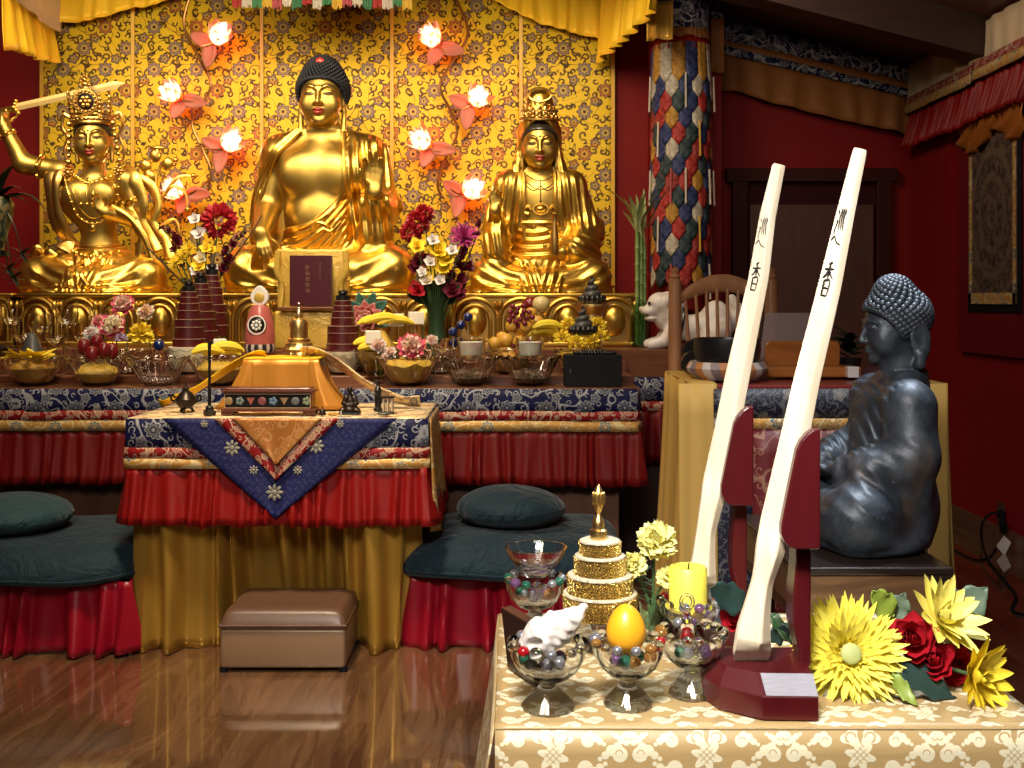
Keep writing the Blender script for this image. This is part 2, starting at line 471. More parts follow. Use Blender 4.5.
# ---------------------------------------------------------------- central Buddha
def build_buddha():
    Y = 5.85; k = 5.79 / F
    root = thing('buddha_statue', 'large golden Buddha statue in the centre with blue-black curled hair and raised palm', 'statue', (xpx(318, 5.70), Y, 1.2412))
    R = np.eye(3); hc = (0, -5, 194.5); hs = 60
    def torso(P):
        d = s_ell(P, (0, 12, 30), (48, 34, 36))
        d = smin(d, s_ell(P, (0, 4, 78), (40, 27, 42)), 14)
        d = smin(d, s_ell(P, (0, 3, 122), (45, 27, 34)), 18)
        for sg in (-1, 1):
            d = smin(d, s_ell(P, (sg*19, -15, 118), (23, 12, 22)), 7)
            d = smin(d, s_ell(P, (sg*43, 5, 139), (16, 17, 16)), 14)
        d = smin(d, s_ell(P, (0, -14, 72), (26, 12, 22)), 10)
        d = smin(d, s_cap(P, (0, 6, 148), (0, 1, 176), 17, 14), 8)
        for sg in (-1, 1): d = smin(d, s_cap(P, (sg*42, 7, 143), (sg*8, 5, 162), 12, 9), 10)
        zz = P[:, 2]
        return d - .6 * np.exp(-((zz - 163) / 1.6) ** 2) * (P[:, 1] < 0)
    def arms(P):
        a = s_chain(P, [(-45, 5, 140), (-56, 4, 86), (-54, -38, 58)], [15, 12.5, 8.5], 6)
        a = smin(a, f_hand(P, (-54, -40, 57), (.26, -.36, -.9), (.05, .92, -.38), 16, (.35, .3, .3, .35, .2), 1, .05), 5)
        b = s_chain(P, [(45, 5, 140), (57, 2, 82), (57, -42, 96)], [15, 12.5, 8.5], 6)
        b = smin(b, f_hand(P, (57, -44, 96), (.0, -.05, 1), (0, -1, -.1), 22, (.55, .28, .2, .22, .9), -1, .05, thumb=(.55, .9)), 5)
        return np.minimum(a, b)
    def head(P): return f_head(P, hc, hs, R, .56, (.365, .06, -.06, .10, .22), 1.14)
    def skin(P): return smin(smin(torso(P), arms(P), 5), head(P), 3)
    ZB = lambda x: np.where(x > -38, 62 + 40 * (np.clip((x + 38) / 62, 0, 1.3)) ** 2.2, 62 - (np.clip(-38 - x, 0, 8)) * 5)
    def shell(P):
        x, y, z = P.T
        d = torso(P)
        arm = s_chain(P, [(44, 6, 139), (59, 4, 86), (56, -30, 88)], [17, 15, 11], 8)
        slv = s_ell(P, (55, -20, 60), (14, 14, 34))
        arm = smin(arm, slv, 9)
        d = smin(d, arm, 7)
        ra = s_chain(P, [(-44, 8, 140), (-57, 10, 95), (-64, 10, 55)], [17, 12, 10], 8)
        d = smin(d, ra, 6)
        d = smin(d, s_ell(P, (0, 18, 78), (56, 26, 68)), 10)
        lg = legs_sdf(P, 91, -20, 22, 22, -46)
        lg = smin(lg, s_ell(P, (0, -4, 3), (92, 54, 8)), 6)
        d = smin(d, lg, 8)
        # drapery
        xs = np.where(x > 0, 27, 27)
        ph = (x - 27 + (150 - z) * -.10) / 9.5
        m1 = fade(x, 26, 31) * fade(z, 44, 56) * (1 - fade(z, 150, 162)) * fade(-y, -14, 0)
        d = d - 2.5 * ridge(ph) * m1
        ph = (ZB(x) - z) / 8.5
        d = d - 2.6 * ridge(ph) * (1 - fade(x, 24, 30)) * fade(x, -46, -36) * fade(z, 42, 48) * fade(-y, 0, 8)
        ph = np.hypot(x * .8, z - 92) / 15.0
        lr = (1 - fade(z, 42, 48)) * fade(np.abs(x), 34, 46)
        d = d - 1.6 * ridge(ph) * lr * (1 - .8 * fade(np.abs(x), 62, 82))
        d = d - 2.2 * ridge(x / 12 + z / 60) * (1 - fade(z, 36, 44)) * (1 - fade(np.abs(x), 28, 38))
        ph = (x + .62 * (z - 120) + 52) / 12
        d = d - .9 * ridge(ph) * fade(-x, 36, 44) * fade(z, 60, 84) * (1 - fade(z, 130, 150))
        return d - 2.6
    def opening(P):
        x, y, z = P.T
        xl = np.interp(z, [50, 72, 110, 140, 164], [-61, -62, -57, -41, -21])
        xr = np.interp(z, [90, 165], [26, 23])
        o = np.maximum.reduce([x - xr, (xl - x) * .8, (ZB(x) - z) * .75, y - (2 + 8 * (z > 150)) ])
        hd = s_ell(P, (0, 0, 188), (30, 34, 27))
        return np.minimum(o, hd)
    def robe(P):
        return smax(shell(P), -opening(P), 2.5)
    sdf_obj('body', skin, (-92, -80, 0), (92, 52, 232), 1.0, M_GOLDSKIN, root, k)
    ro = sdf_obj('robe', robe, (-104, -72, -1), (104, 60, 176), 1.0, M_GOLD, root, k)
    # hem band along the opening and knot at the waist
    bd = [(23, 160), (25, 140), (26, 118), (25, 102), (18, 88), (4, 73), (-14, 65), (-34, 62)]
    pts = march(shell, [(x, -70, z) for x, z in bd], (0, 1, 0))
    bl = [(-22, 162), (-33, 150), (-43, 138), (-53, 118), (-60, 96), (-62, 72)]
    pl = march(shell, [(x, -70, z) for x, z in bl], (0, 1, 0))
    mb = MB(); mb.tube(bez(pts, 40) * k, 2.4 * k, 8); mb.tube(bez(pl, 30) * k, 2.6 * k, 8)
    for off_ in (6.5, 12):
        pl2 = march(shell, [(x - off_ * (.35 + .65 * (162 - z) / 90), -70, z + 1) for x, z in bl], (0, 1, 0)); mb.tube(bez(pl2, 30) * k, 1.7 * k, 8)
    mb.build('robe_hem', M_GOLD, ro, world=False)
    mb = MB()
    for q in ([(-8, 60), (-2, 68), (8, 66), (14, 58)], [(0, 58), (6, 62), (12, 60), (22, 70)], [(14, 64), (20, 72), (26, 74)]):
        mb.tube(bez(march(shell, [(x, -70, z) for x, z in q], (0, 1, 0)), 14) * k, 2.0 * k, 8)
    mb.build('waist_knot', M_GOLD, ro, world=False)
    fh = lambda P: f_hair(P, hc, hs, R, True, .055, -.02, (.48, .27, .24))
    hr = sdf_obj('hair', fh, (-36, -38, 160), (36, 42, 250), 1.2, M_HAIR, root, k)
    mb = MB()
    hair_bumps(mb, fh, np.array(hc) + (0, 3, 12), R, hs, 1000, 1.9, lambda q: q[:, 2] > np.interp(q[:, 1], HL_Y, HL_Z) - .03, hc=np.array(hc))
    mb.v = [v * k for v in mb.v]
    mb.build('hair_curls', M_HAIR, hr, world=False)
    p = march(fh, [(0, -60, 229.5)], (0, 1, 0))[0]
    MB().sph(p * k, (4.4 * k, 2.5 * k, 3.6 * k), 12, 8).build('crown_jewel', M_RUBY, hr, world=False)
    face_marks(root, head, hc, hs, R, k)
    return root
# ---------------------------------------------------------------- right hand figure with hood and vase
def build_guanyin():
    Y = 5.85; k = 5.70 / F
    root = thing('bodhisattva_statue', 'golden bodhisattva statue with tall hooded crown and slender vase, right of the large Buddha', 'statue', (xpx(541, 5.70), Y, 1.2412))
    R = rotm(.10, 0, 0); hc = (-1, -6, 150); hs = 50
    def torso(P):
        d = s_ell(P, (0, 10, 24), (34, 26, 28))
        d = smin(d, s_ell(P, (0, 4, 62), (25, 19, 38)), 12)
        d = smin(d, s_ell(P, (0, 3, 98), (33, 18, 25)), 14)
        for sg in (-1, 1):
            d = smin(d, s_ell(P, (sg*32, 4, 110), (12, 12, 12)), 10)
            d = smin(d, s_cap(P, (sg*30, 5, 113), (sg*6, 4, 126), 9, 7), 8)
        d = smin(d, s_cap(P, (0, 4, 116), (0, -1, 134), 12, 10.5), 7)
        return d
    def arms(P):
        a = s_chain(P, [(-32, 4, 108), (-45, 2, 58), (-46, -36, 80)], [12, 10, 6], 5)
        a = smin(a, f_hand(P, (-46, -38, 81), (.05, -.05, 1), (.1, -1, -.1), 13, (.6, .5, .12, .1, .9), -1 * -1, .05, thumb=(.5, .9)), 4)
        b = s_chain(P, [(34, 4, 110), (48, 2, 60), (22, -30, 40)], [12, 10, 6], 5)
        b = smin(b, f_hand(P, (22, -30, 41), (-1, -.2, .0), (0, -.35, 1), 12, (.3, .4, .5, .5, .4), 1, .04), 4)
        return np.minimum(a, b)
    def head(P): return f_head(P, hc, hs, R, .45, jaw=1.16)
    def skin(P): return smin(smin(torso(P), arms(P), 4), head(P), 3)
    def shell(P):
        x, y, z = P.T; ax = np.abs(x)
        d = torso(P)
        for sg in (-1, 1):
            d = smin(d, s_chain(P, [(sg*31, 5, 107), (sg*44, 6, 66)], [14, 14], 6), 7)
        d = smin(d, s_ell(P, (-44, -18, 44), (12, 16, 33)), 8)       # hanging sleeve
        d = smin(d, s_chain(P, [(48, 4, 62), (34, -22, 42)], [16, 13], 6), 8)
        d = smin(d, s_ell(P, (44, -4, 34), (15, 20, 26)), 8)
        d = smin(d, s_ell(P, (0, 14, 70), (44, 20, 56)), 8)
        lg = legs_sdf(P, 67, -18, 16, 16, -38)
        lg = smin(lg, s_ell(P, (0, -4, 3), (69, 44, 7)), 5)
        d = smin(d, lg, 7)
        # outer robe: long vertical folds fanning from the shoulders
        d = d - 1.7 * ridge((ax - 18 + (z - 118) * .12) / 8.2) * fade(ax, 17, 21) * fade(z, 60, 70) * (1 - fade(z, 112, 124))
        # swag folds: arcs hanging from the belt to the lap
        a1 = np.hypot((x + 8) * .72, z - 84)
        d = d - 2.1 * ridge(a1 / 8.0) * fade(-y, 6, 14) * (1 - fade(z, 60, 68)) * fade(z, 32, 38) * (1 - fade(np.abs(x + 4), 24, 30))
        # sleeves
        d = d - 1.9 * ridge((x * .6 + z) / 9.5) * fade(x, 28, 34) * (1 - fade(z, 54, 62)) * fade(z, 32, 38)
        d = d - 2.0 * ridge((x + z * .15) / 8) * fade(-x, 32, 37) * (1 - fade(z, 58, 66)) * fade(z, 32, 38)
        lr = (1 - fade(z, 28, 34))
        d = d - 1.6 * ridge(np.hypot((ax - 6) * .8, (z - 58) * 1.1) / 11.5) * lr * fade(ax, 18, 26)
        d = d - 2.0 * ridge((ax + (36 - z) * .3) / 9) * lr * (1 - fade(ax, 16, 24))
        return d - 2.2
    def opening(P):
        x, y, z = P.T
        o = np.maximum.reduce([np.abs(x + .5) - np.interp(z, [60, 128], [15.5, 16]), (74 - z), y - 2])
        h = s_ell(P, (0, -4, 138), (20, 24, 18))
        hnd = np.minimum(s_ell(P, (-46, -40, 95), (14, 16, 18)), s_ell(P, (8, -34, 44), (18, 14, 10)))
        return np.minimum(np.minimum(o, h), hnd)
    def robe(P): return smax(shell(P), -opening(P), 2.2)
    sdf_obj('body', skin, (-70, -62, 0), (70, 44, 182), .9, M_GOLDSKIN, root, k)
    ro = sdf_obj('robe', robe, (-82, -60, -1), (82, 46, 134), .9, M_GOLD, root, k)
    mb = MB()
    for sg in (-1, 1):
        p = march(shell, [(sg*16 - .5, -60, z) for z in np.linspace(122, 54, 9)], (0, 1, 0))
        mb.tube(bez(p, 24) * k, 2.1 * k, 8)
    mb.build('robe_hem', M_GOLD, ro, world=False)
    mb = MB()                                                     # belt with oval buckle and scalloped sash
    p = march(shell, [(x, -60, 70 - .0 * x) for x in np.linspace(-17, 17, 9)], (0, 1, 0)); mb.tube(bez(p, 16) * k, 3.2 * k, 8)
    p0 = march(shell, [(0, -60, 84)], (0, 1, 0))[0]; mb.sph(p0 * k, (5 * k, 3 * k, 3.6 * k)); 
    a = np.linspace(0, 2 * PI, 20); mb.tube((np.stack([np.cos(a) * 7.5, 0 * a - .5, np.sin(a) * 5.2], 1) + p0) * k, 1.3 * k, 6, cap=False)
    for sg in (-1, 1):
        q = march(shell, [(sg*9, -60, 83), (sg*13, -60, 87), (sg*16, -60, 81), (sg*12, -60, 79)], (0, 1, 0)); mb.tube(bez(q, 12) * k, 1.8 * k, 6)
        q = march(shell, [(sg*3, -60, 72), (sg*8, -60, 66), (sg*13, -60, 72)], (0, 1, 0)); mb.tube(bez(q, 12) * k, 2.2 * k, 6)
    mb.build('belt_ornament', M_GOLD, ro, world=False)
    mb = MB()
    for z0, dz in ((120, 7), (112, 8)):
        xs = np.linspace(-14, 14, 13)
        p = march(torso, [(x, -50, z0 - dz * (1 - (x / 14) ** 2)) for x in xs], (0, 1, 0)); mb.tube(p * k, .55 * k, 5)
    for sg in (-1, 1):
        p = march(torso, [(sg*x, -50, 108 - 5 * math.sin(PI * x / 14)) for x in np.linspace(0, 14, 9)], (0, 1, 0)); mb.tube(p * k, .55 * k, 5)
    p = march(torso, [(0, -50, z) for z in np.linspace(114, 92, 8)], (0, 1, 0)); mb.tube(p * k, .55 * k, 5); mb.sph(p[-1] * k, 1.3 * k, 8, 6)
    mb.build('necklace', M_LINE, root, world=False)
    fh = lambda P: f_hair(P, hc, hs, R, False, .0, -.02)
    sdf_obj('hair', fh, (-24, -32, 120), (22, 26, 180), 1.0, M_BLACKHAIR, root, k)
    def hood(P):
        q = (P - np.asarray(hc)) @ R
        d = s_ell(q, (0, 5, 16), (20.5, 21, 28))
        d = smin(d, s_ell(q, (0, 4, 44), (13.5, 14, 14)), 10)
        dr = None
        for sg in (-1, 1):
            c = s_chain(q, [(sg*18.5, 4, 14), (sg*19.5, 5, -10), (sg*24, 3, -32)], [3.6, 4.2, 7.0], 3)
            dr = c if dr is None else np.minimum(dr, c)
        d = smin(d, dr, 6)
        d = smin(d, s_ell(q, (0, 17, -4), (20, 10, 38)), 8)
        d = d - .8 * ridge((q[:, 0] + q[:, 2] * .15) / 5) * fade(-q[:, 2], -8, 4)
        cut = s_ell(q, (0, -18, -2), (18.5, 26, 27))
        return smax(d, -cut, 2)
    ho = sdf_obj('hood', hood, (-38, -34, 104), (36, 34, 212), 1.0, M_GOLD, root, k)
    mb = MB(); C = lambda x, y, z: (np.array((x, y, z)) @ R.T + hc)   # ornate diadem in front of the hood
    a = np.linspace(-1.25, 1.25, 17)
    for zz, rr, t in ((25.5, 20.6, 1.6), (34, 19, 1.3)):
        mb.tube(np.array([C(rr * math.sin(x), 4 - rr * 1.02 * math.cos(x), zz) for x in a]) * k, t * k, 6)
    for i, x in enumerate(np.linspace(-1.05, 1.05, 7)):
        h = 9 + 5 * math.cos(x * 1.3)
        for j in range(4):
            z = 28 + h * j / 3; r = 19.4 - j * 1.3
            mb.sph(C(r * math.sin(x), 4 - r * 1.05 * math.cos(x), z) * k, (2.4 - .35 * j) * k, 8, 6)
        for sg in (-1, 1):
            q = [C(r * math.sin(x + sg * da), 4 - r * 1.06 * math.cos(x + sg * da), z) for r, da, z in ((19, .02, 27), (18.6, .15, 31), (17.6, .1, 35), (17, .02, 38))]
            mb.tube(bez(q, 8) * k, .9 * k, 5)
    a = np.linspace(0, 2 * PI, 22); q0 = C(0, -12.5, 49)
    mb.tube(np.array([C(11.5 * math.cos(x), -11.5 + 1.5 * abs(math.cos(x)), 50 + 6.5 * math.sin(x)) for x in a]) * k, 1.2 * k, 6, cap=False)
    mb.build('crown', M_GOLDDARK, ho, world=False)
    mb = MB(); mb.lathe([(0, 32), (3.2, 32), (4.4, 40), (4.0, 52), (2.7, 64), (2.5, 70), (3.4, 73), (2.2, 73.5), (0, 72)], 14)
    mb.v = [v * k for v in mb.v]; mb.add(np.concatenate(mb.v) + np.array((13, -42, 4)) * k, mb.f); mb.v = mb.v[1:]; mb.uv = mb.uv[1:]
    h = len(mb.f) // 2; n0 = len(mb.v[0]); mb.f = [tuple(i - n0 for i in q) for q in mb.f[h:]]; mb.mi = mb.mi[h:]; mb.sm = mb.sm[h:]
    mb.build('vase', M_GOLDDARK, root, world=False)
    face_marks(root, head, hc, hs, R, k, urna=M_LINE)
    mb = MB()                                                     # lotus fringe under the robe
    for i in range(17):
        t = PI + PI * (i + .5) / 17; x, y = 68 * math.cos(t), 42 * math.sin(t) - 4
        mb.sph(np.array((x, y, 2.0)) * k, np.array((5.5, 4.5, 2.6)) * k, 10, 6)
    mb.build('lotus_fringe', M_GOLD, root, world=False)
    return root
# ---------------------------------------------------------------- left hand figure with raised sword
def build_manjushri():
    Y = 5.85; k = 5.84 / F
    root = thing('bodhisattva_statue', 'bare-chested golden bodhisattva statue with lacy crown, swinging a raised sword overhead', 'statue', (xpx(93, 5.78), Y, 1.2412))
    R = rotm(.08, -.05, .12); hc = (-3, -5, 152); hs = 48
    def torso(P):
        d = s_ell(P, (-2, 10, 30), (27, 22, 24))
        d = smin(d, s_ell(P, (-1, 6, 58), (17.5, 14, 26)), 10)
        d = smin(d, s_ell(P, (-8, 2, 92), (30, 17, 26)), 14)
        for sg in (-1, 1): d = smin(d, s_ell(P, (-6 + sg*13, -10, 97), (14, 7, 13)), 5)
        d = smin(d, s_ell(P, (-38, 4, 120), (12, 12, 12)), 9)
        d = smin(d, s_ell(P, (27, 4, 112), (12, 12, 12)), 9)
        d = smin(d, s_cap(P, (-5, 4, 118), (-3, 0, 136), 11.5, 10), 6)
        return smax(d, -s_ell(P, (0, -15, 46), (1.8, 4, 1.8)), 1.5)
    def arms(P):
        a = s_chain(P, [(-38, 4, 121), (-75, 0, 129), (-92, -6, 166)], [11, 9.5, 6], 5)
        a = smin(a, f_hand(P, (-92, -6, 167), (.08, .05, 1), (.95, -.3, -.08), 13, (.9, .95, .95, 1.0, .6), 1, .03), 4)
        b = s_chain(P, [(28, 4, 112), (40, 4, 72), (16, -22, 78)], [11, 9, 6], 5)
        b = smin(b, f_hand(P, (16, -23, 78), (-.6, -.25, .75), (.3, -1, .1), 13, (.5, .4, .7, .8, .5), 1, .05), 4)
        return np.minimum(a, b)
    def head(P): return f_head(P, hc, hs, R, .45, jaw=1.14)
    def legs(P):
        d = legs_sdf(P, 70, -16, 16, 17, -38)
        return smin(d, s_ell(P, (0, -4, 3), (72, 44, 7)), 5)
    def skin(P):
        d = smin(smin(torso(P), arms(P), 4), head(P), 3)
        return d
    def shell(P):
        x, y, z = P.T; ax = np.abs(x)
        d = smin(legs(P), s_ell(P, (-2, 10, 24), (32, 26, 20)), 9)
        lr = 1 - fade(z, 40, 48)
        d = d - 1.5 * ridge(np.hypot((ax - 2) * .85, (z - 58) * 1.1) / 11.5) * lr * fade(ax, 16, 24) * (1 - .85 * fade(ax, 48, 58))
        d = d - 2.1 * ridge((ax + (40 - z) * .3) / 9) * lr * (1 - fade(ax, 14, 22))
        return d - 2
    sdf_obj('body', skin, (-112, -62, 0), (70, 40, 200), .9, M_GOLDSKIN, root, k)
    ro = sdf_obj('skirt', lambda P: smax(shell(P), P[:, 2] - 44 + .02 * P[:, 0], 2), (-82, -60, -1), (82, 46, 52), .9, M_GOLD, root, k)
    mb = MB()
    for z0, rr in ((44, 2.6), (48, 1.6)):
        a = np.linspace(0, 2 * PI, 33); b = []
        for x in a:
            p = np.array((-2 + 60 * math.cos(x), 8 + 60 * math.sin(x), z0 - 3 * max(0, -math.sin(x))))
            b.append(march(lambda P: np.minimum(torso(P), shell(P)), [p], (-math.cos(x), -math.sin(x), 0))[0])
        mb.tube(np.array(b) * k, rr * k, 7, cap=False)
    for i, x in enumerate(np.linspace(-24, 22, 9)):
        p = march(shell, [(x, -60, 39 - 4 * math.cos(x / 12))], (0, 1, 0))[0]; mb.sph(p * k, 2.8 * k, 8, 6)
    for sg in (-1, 1):
        p = march(shell, [(-2 + sg*3, -60, 42), (-2 + sg*8, -60, 30), (-2 + sg*5, -60, 18), (-2 + sg*12, -60, 6)], (0, 1, 0)); mb.tube(bez(p, 16) * k, 2.6 * k, 7)
    mb.build('belt', M_GOLD, root, world=False)
    def both(P): return np.minimum(torso(P), arms(P))
    mb = MB()                                                     # jewelled chains over the chest
    def chain(pts, bead=0, r=.9, n=24):
        p = bez(march(torso, [(x, -60, z) for x, z in pts], (0, 1, 0)), n); mb.tube(p * k, r * k, 6)
        if bead:
            for q in p[::bead]: mb.sph(q * k, r * 1.9 * k, 7, 5)
    chain([(-32, 118), (-22, 96), (-16, 76), (-2, 68), (12, 74), (20, 90), (24, 112)], 2, .9, 36)
    chain([(-28, 121), (-18, 100), (-12, 82), (-1, 73), (10, 80), (18, 100)], 0, .7)
    chain([(-22, 122), (-14, 112), (-5, 108), (6, 112), (14, 120)], 2, 1.0)
    for x in (-11, -5, 2):
        chain([(x, 110), (x - .5, 98), (x, 88 + abs(x + 5) * .6)], 0, .6, 8); q = march(torso, [(x, -60, 87)], (0, 1, 0))[0]; mb.sph(q * k, 1.8 * k, 7, 5)
    q = march(torso, [(-5, -60, 110)], (0, 1, 0))[0]; mb.sph(q * k, (4 * k, 2 * k, 4 * k)); q = march(torso, [(-2, -60, 64)], (0, 1, 0))[0]; mb.sph(q * k, (3.4 * k, 2 * k, 4 * k))
    mb.build('necklace', M_GOLD, root, world=False)
    for c, d, r, nm in (((-58, 2, 126), (-1, -.1, .2), 11.5, 'armlet'), ((-89, -5, 158), (-.4, -.15, .9), 8, 'bracelet'), ((36, 4, 92), (.3, 0, -1), 11.5, 'armlet')):
        Fm = frame_to(d); a = np.linspace(0, 2 * PI, 20); mb = MB()
        for o in (-1.6, 1.6): mb.tube((np.stack([np.cos(a) * r, np.sin(a) * r, 0 * a + o], 1) @ Fm.T + c) * k, 1.1 * k, 6, cap=False)
        for j in range(6):
            t = j * PI / 3; mb.sph(((np.array((math.cos(t) * r, math.sin(t) * r, 0))) @ Fm.T + c) * k, 2.4 * k, 7, 5)
        mb.build(nm, M_GOLD, root, world=False)
    # scarf: drops from the raised shoulder, loops at the hip; a second one blows out behind the far arm
    def strip(nm, m, pts, w, t=2.2, n=40):
        p = bez(pts, n); MB().tube(p * k, w * k * (1 + .15 * np.sin(np.linspace(0, 14, n + 1))), 10, flat=t / w, up=(0, -1, .05)).build(nm, m, root, world=False)
    strip('shoulder_scarf', M_GOLDDARK, [(-40, 2, 130), (-43, -9, 112), (-41, -8, 84), (-36, -4, 66), (-30, 2, 52), (-34, -4, 42)], 7.5)
    strip('shoulder_scarf', M_GOLDDARK, [(-34, -2, 128), (-37, -12, 108), (-37, -8, 80), (-30, -2, 60), (-24, 6, 46)], 4.5)
    for pts, w in (([(24, 4, 124), (38, -6, 112), (46, -6, 92), (42, -4, 74), (52, -4, 56), (60, -8, 40)], 7), ([(30, 8, 118), (50, 6, 108), (58, 6, 88), (52, 6, 70), (66, 4, 52), (72, 0, 34)], 5),
            ([(20, -18, 84), (40, -22, 72), (54, -22, 52), (62, -20, 28)], 3.4), ([(38, -6, 72), (46, -8, 54), (44, -8, 36), (54, -14, 30)], 4), ([(-66, 2, 34), (-60, -4, 44), (-52, 0, 36), (-46, -8, 40), (-38, -6, 32)], 4)):
        strip('flying_scarf', M_GOLD, pts, w, 2.0)
    mb = MB()                                                     # lotus scroll rising beside the far arm
    for pts in ([(44, 12, 74), (60, 12, 96), (72, 12, 108), (84, 12, 100), (86, 12, 84)], [(56, 12, 92), (54, 12, 112), (60, 12, 128), (74, 12, 134)], [(62, 12, 98), (76, 12, 116), (92, 12, 118)], [(50, 12, 60), (72, 12, 74), (78, 12, 60), (70, 12, 52)]):
        p = bez(pts, 18); mb.tube(p * k, np.linspace(2.2, 1.0, 19) * k, 7); mb.sph(p[-1] * k, 3 * k, 8, 6)
    for (x, z) in ((44, 128), (54, 138), (66, 130), (48, 118)):
        mb.sph(np.array((x, 11, z)) * k, np.array((6, 3, 7)) * k, 10, 7, R=rotm(0, random.uniform(-.6, .6), 0))
    mb.sph(np.array((56, 11, 146)) * k, np.array((8, 3, 2.5)) * k); mb.sph(np.array((56, 11, 140)) * k, np.array((2.5, 3, 7)) * k)
    mb.build('lotus_scroll', M_GOLD, root, world=False)
    fh = lambda P: f_hair(P, hc, hs, R, False, .005, -.03)
    sdf_obj('hair', fh, (-28, -32, 122), (24, 28, 182), 1.1, M_BLACKHAIR, root, k)
    mb = MB(); C = lambda x, y, z: (np.array((x, y, z)) @ R.T + hc)
    a = np.linspace(0, 2 * PI, 33)
    for zz, rr, t in ((15, 19.2, 2.0), (19, 20, 1.6), (23, 19.6, 1.2)):
        mb.tube(np.array([C(rr * math.sin(x), 3 - rr * 1.06 * math.cos(x), zz + 1.5 * math.cos(x)) for x in a]) * k, t * k, 7, cap=False)
    for i in range(28):
        x = 2 * PI * i / 28; mb.sph(C(20.4 * math.sin(x), 3 - 21.6 * math.cos(x), 19) * k, 1.6 * k, 6, 5)
    for i, x in enumerate((-1.25, -.62, .62, 1.25)):                # pointed leaf plaques
        h = (24, 21, 21, 24)[i]
        for j in range(6):
            z = 22 + h * j / 5; w = (3, 4.6, 5, 4, 2.6, 1.2)[j]; r = 19.5 + 1.5 * j / 5
            mb.sph(C(r * math.sin(x), 3 - r * 1.05 * math.cos(x), z) * k, (w * .62 * k, 1.6 * k, 3 * k), 8, 6, R=rotm(0, 0, x))
            for sg in (-1, 1): mb.sph(C(r * math.sin(x) + sg * w * .9 * math.cos(x), 3 - r * 1.05 * math.cos(x), z) * k, 1.2 * k, 6, 5)
    a = np.linspace(0, 2 * PI, 25)
    for rr, t in ((11, 1.5), (8.4, .8)):
        mb.tube(np.array([C(rr * math.cos(x), -18.5, 36 + rr * 1.05 * math.sin(x)) for x in a]) * k, t * k, 7, cap=False)
    for i in range(16):
        x = 2 * PI * i / 16; mb.sph(C(9.7 * math.cos(x), -19.5, 36 + 10.2 * math.sin(x)) * k, 1.5 * k, 6, 5)
    for i in range(6):
        x = 2 * PI * i / 6; mb.sph(C(4 * math.cos(x), -19.5, 36 + 4 * math.sin(x)) * k, 2.2 * k, 7, 5)
    mb.sph(C(0, -20, 36) * k, 2.8 * k, 8, 6)
    for z, w in ((49, 4), (53, 3), (57, 2.2), (61, 1.3)):
        mb.sph(C(0, -16, z) * k, (w * k, 2 * k, 2.6 * k), 8, 6)
        for sg in (-1, 1): mb.sph(C(sg * (w + 1.2), -16, z - 1) * k, 1.4 * k, 6, 5)
    for sg in (-1, 1):                                             # hanging side ornaments and ear discs
        for j in range(7): mb.sph(C(sg * (21 + .6 * j), -3 + j * .3, 16 - 6.2 * j) * k, (2.3 if j % 2 else 3.1) * k, 7, 5)
        q = [C(sg * 20, 2, 22), C(sg * 27, 2, 26), C(sg * 29, 2, 14), C(sg * 25, 2, 4), C(sg * 29, 2, -10), C(sg * 26, 2, -24)]
        mb.tube(bez(q, 20) * k, np.linspace(2.2, 1.1, 21) * k, 7)
        for j in range(7):
            t = 2 * PI * j / 7; mb.sph(C(sg * 24 + 3.6 * math.cos(t), -8, -32 + 3.6 * math.sin(t)) * k, 1.9 * k, 6, 5)
        mb.sph(C(sg * 24, -9, -32) * k, 2.6 * k, 8, 6)
    mb.build('crown', M_GOLDDARK, root, world=False)
    mb = MB(); mb.sph(C(0, -17, 36) * k, (9.4 * k, 1.2 * k, 9.8 * k), 20, 8, R=R); mb.build('crown_mirror', M_HAIR, root, world=False)
    # sword, thrust through the raised fist
    g = np.array((-91., -9, 181)); t = np.array((32., -14, 207)); d = (t - g); L = np.linalg.norm(d); d /= L
    Fm = frame_to(d, (0, -1, 0)); sw = MB()
    o = g + d * 13
    ring = lambda z, w: [o + Fm @ np.array(q) for q in ((-w, 0, z), (0, -1.5 * min(1, w / 3), z), (w, 0, z), (0, 1.5 * min(1, w / 3), z))]
    rs = [ring(0, 3.6), ring(L * .5, 3.6), ring(L - 24, 4.2), ring(L - 13, .15)]
    V = np.concatenate(rs) * k
    f = [(i*4+j, i*4+(j+1) % 4, (i+1)*4+(j+1) % 4, (i+1)*4+j) for i in range(3) for j in range(4)] + [(3, 2, 1, 0), (12, 13, 14, 15)]
    bl = MB().add(V, f, None, 0, False)
    s_root = bl.build('sword_blade', M_BLADE, root, world=False)
    sw = MB(); sw.tube(np.array([g - d * 12, g + d * 10]) * k, 2.3 * k, 8); sw.sph((g - d * 13) * k, 3.4 * k, 8, 6)
    for j in (-2, -1, 0, 1, 2): sw.sph((o + Fm @ np.array((j * 3.0, 0, 1.5 * (abs(j) - 1)))) * k, (2.8 - .3 * abs(j)) * k, 8, 6)
    sw.build('sword_hilt', M_GOLD, s_root, world=False)
    face_marks(root, head, hc, hs, R, k, urna=M_LINE)
    mb = MB()
    for i in range(19):
        t = PI + PI * (i + .5) / 19; mb.sph(np.array((71 * math.cos(t), 43 * math.sin(t) - 4, 2.0)) * k, np.array((5.2, 4.5, 2.6)) * k, 10, 6)
    mb.build('lotus_fringe', M_GOLD, root, world=False)
    return root
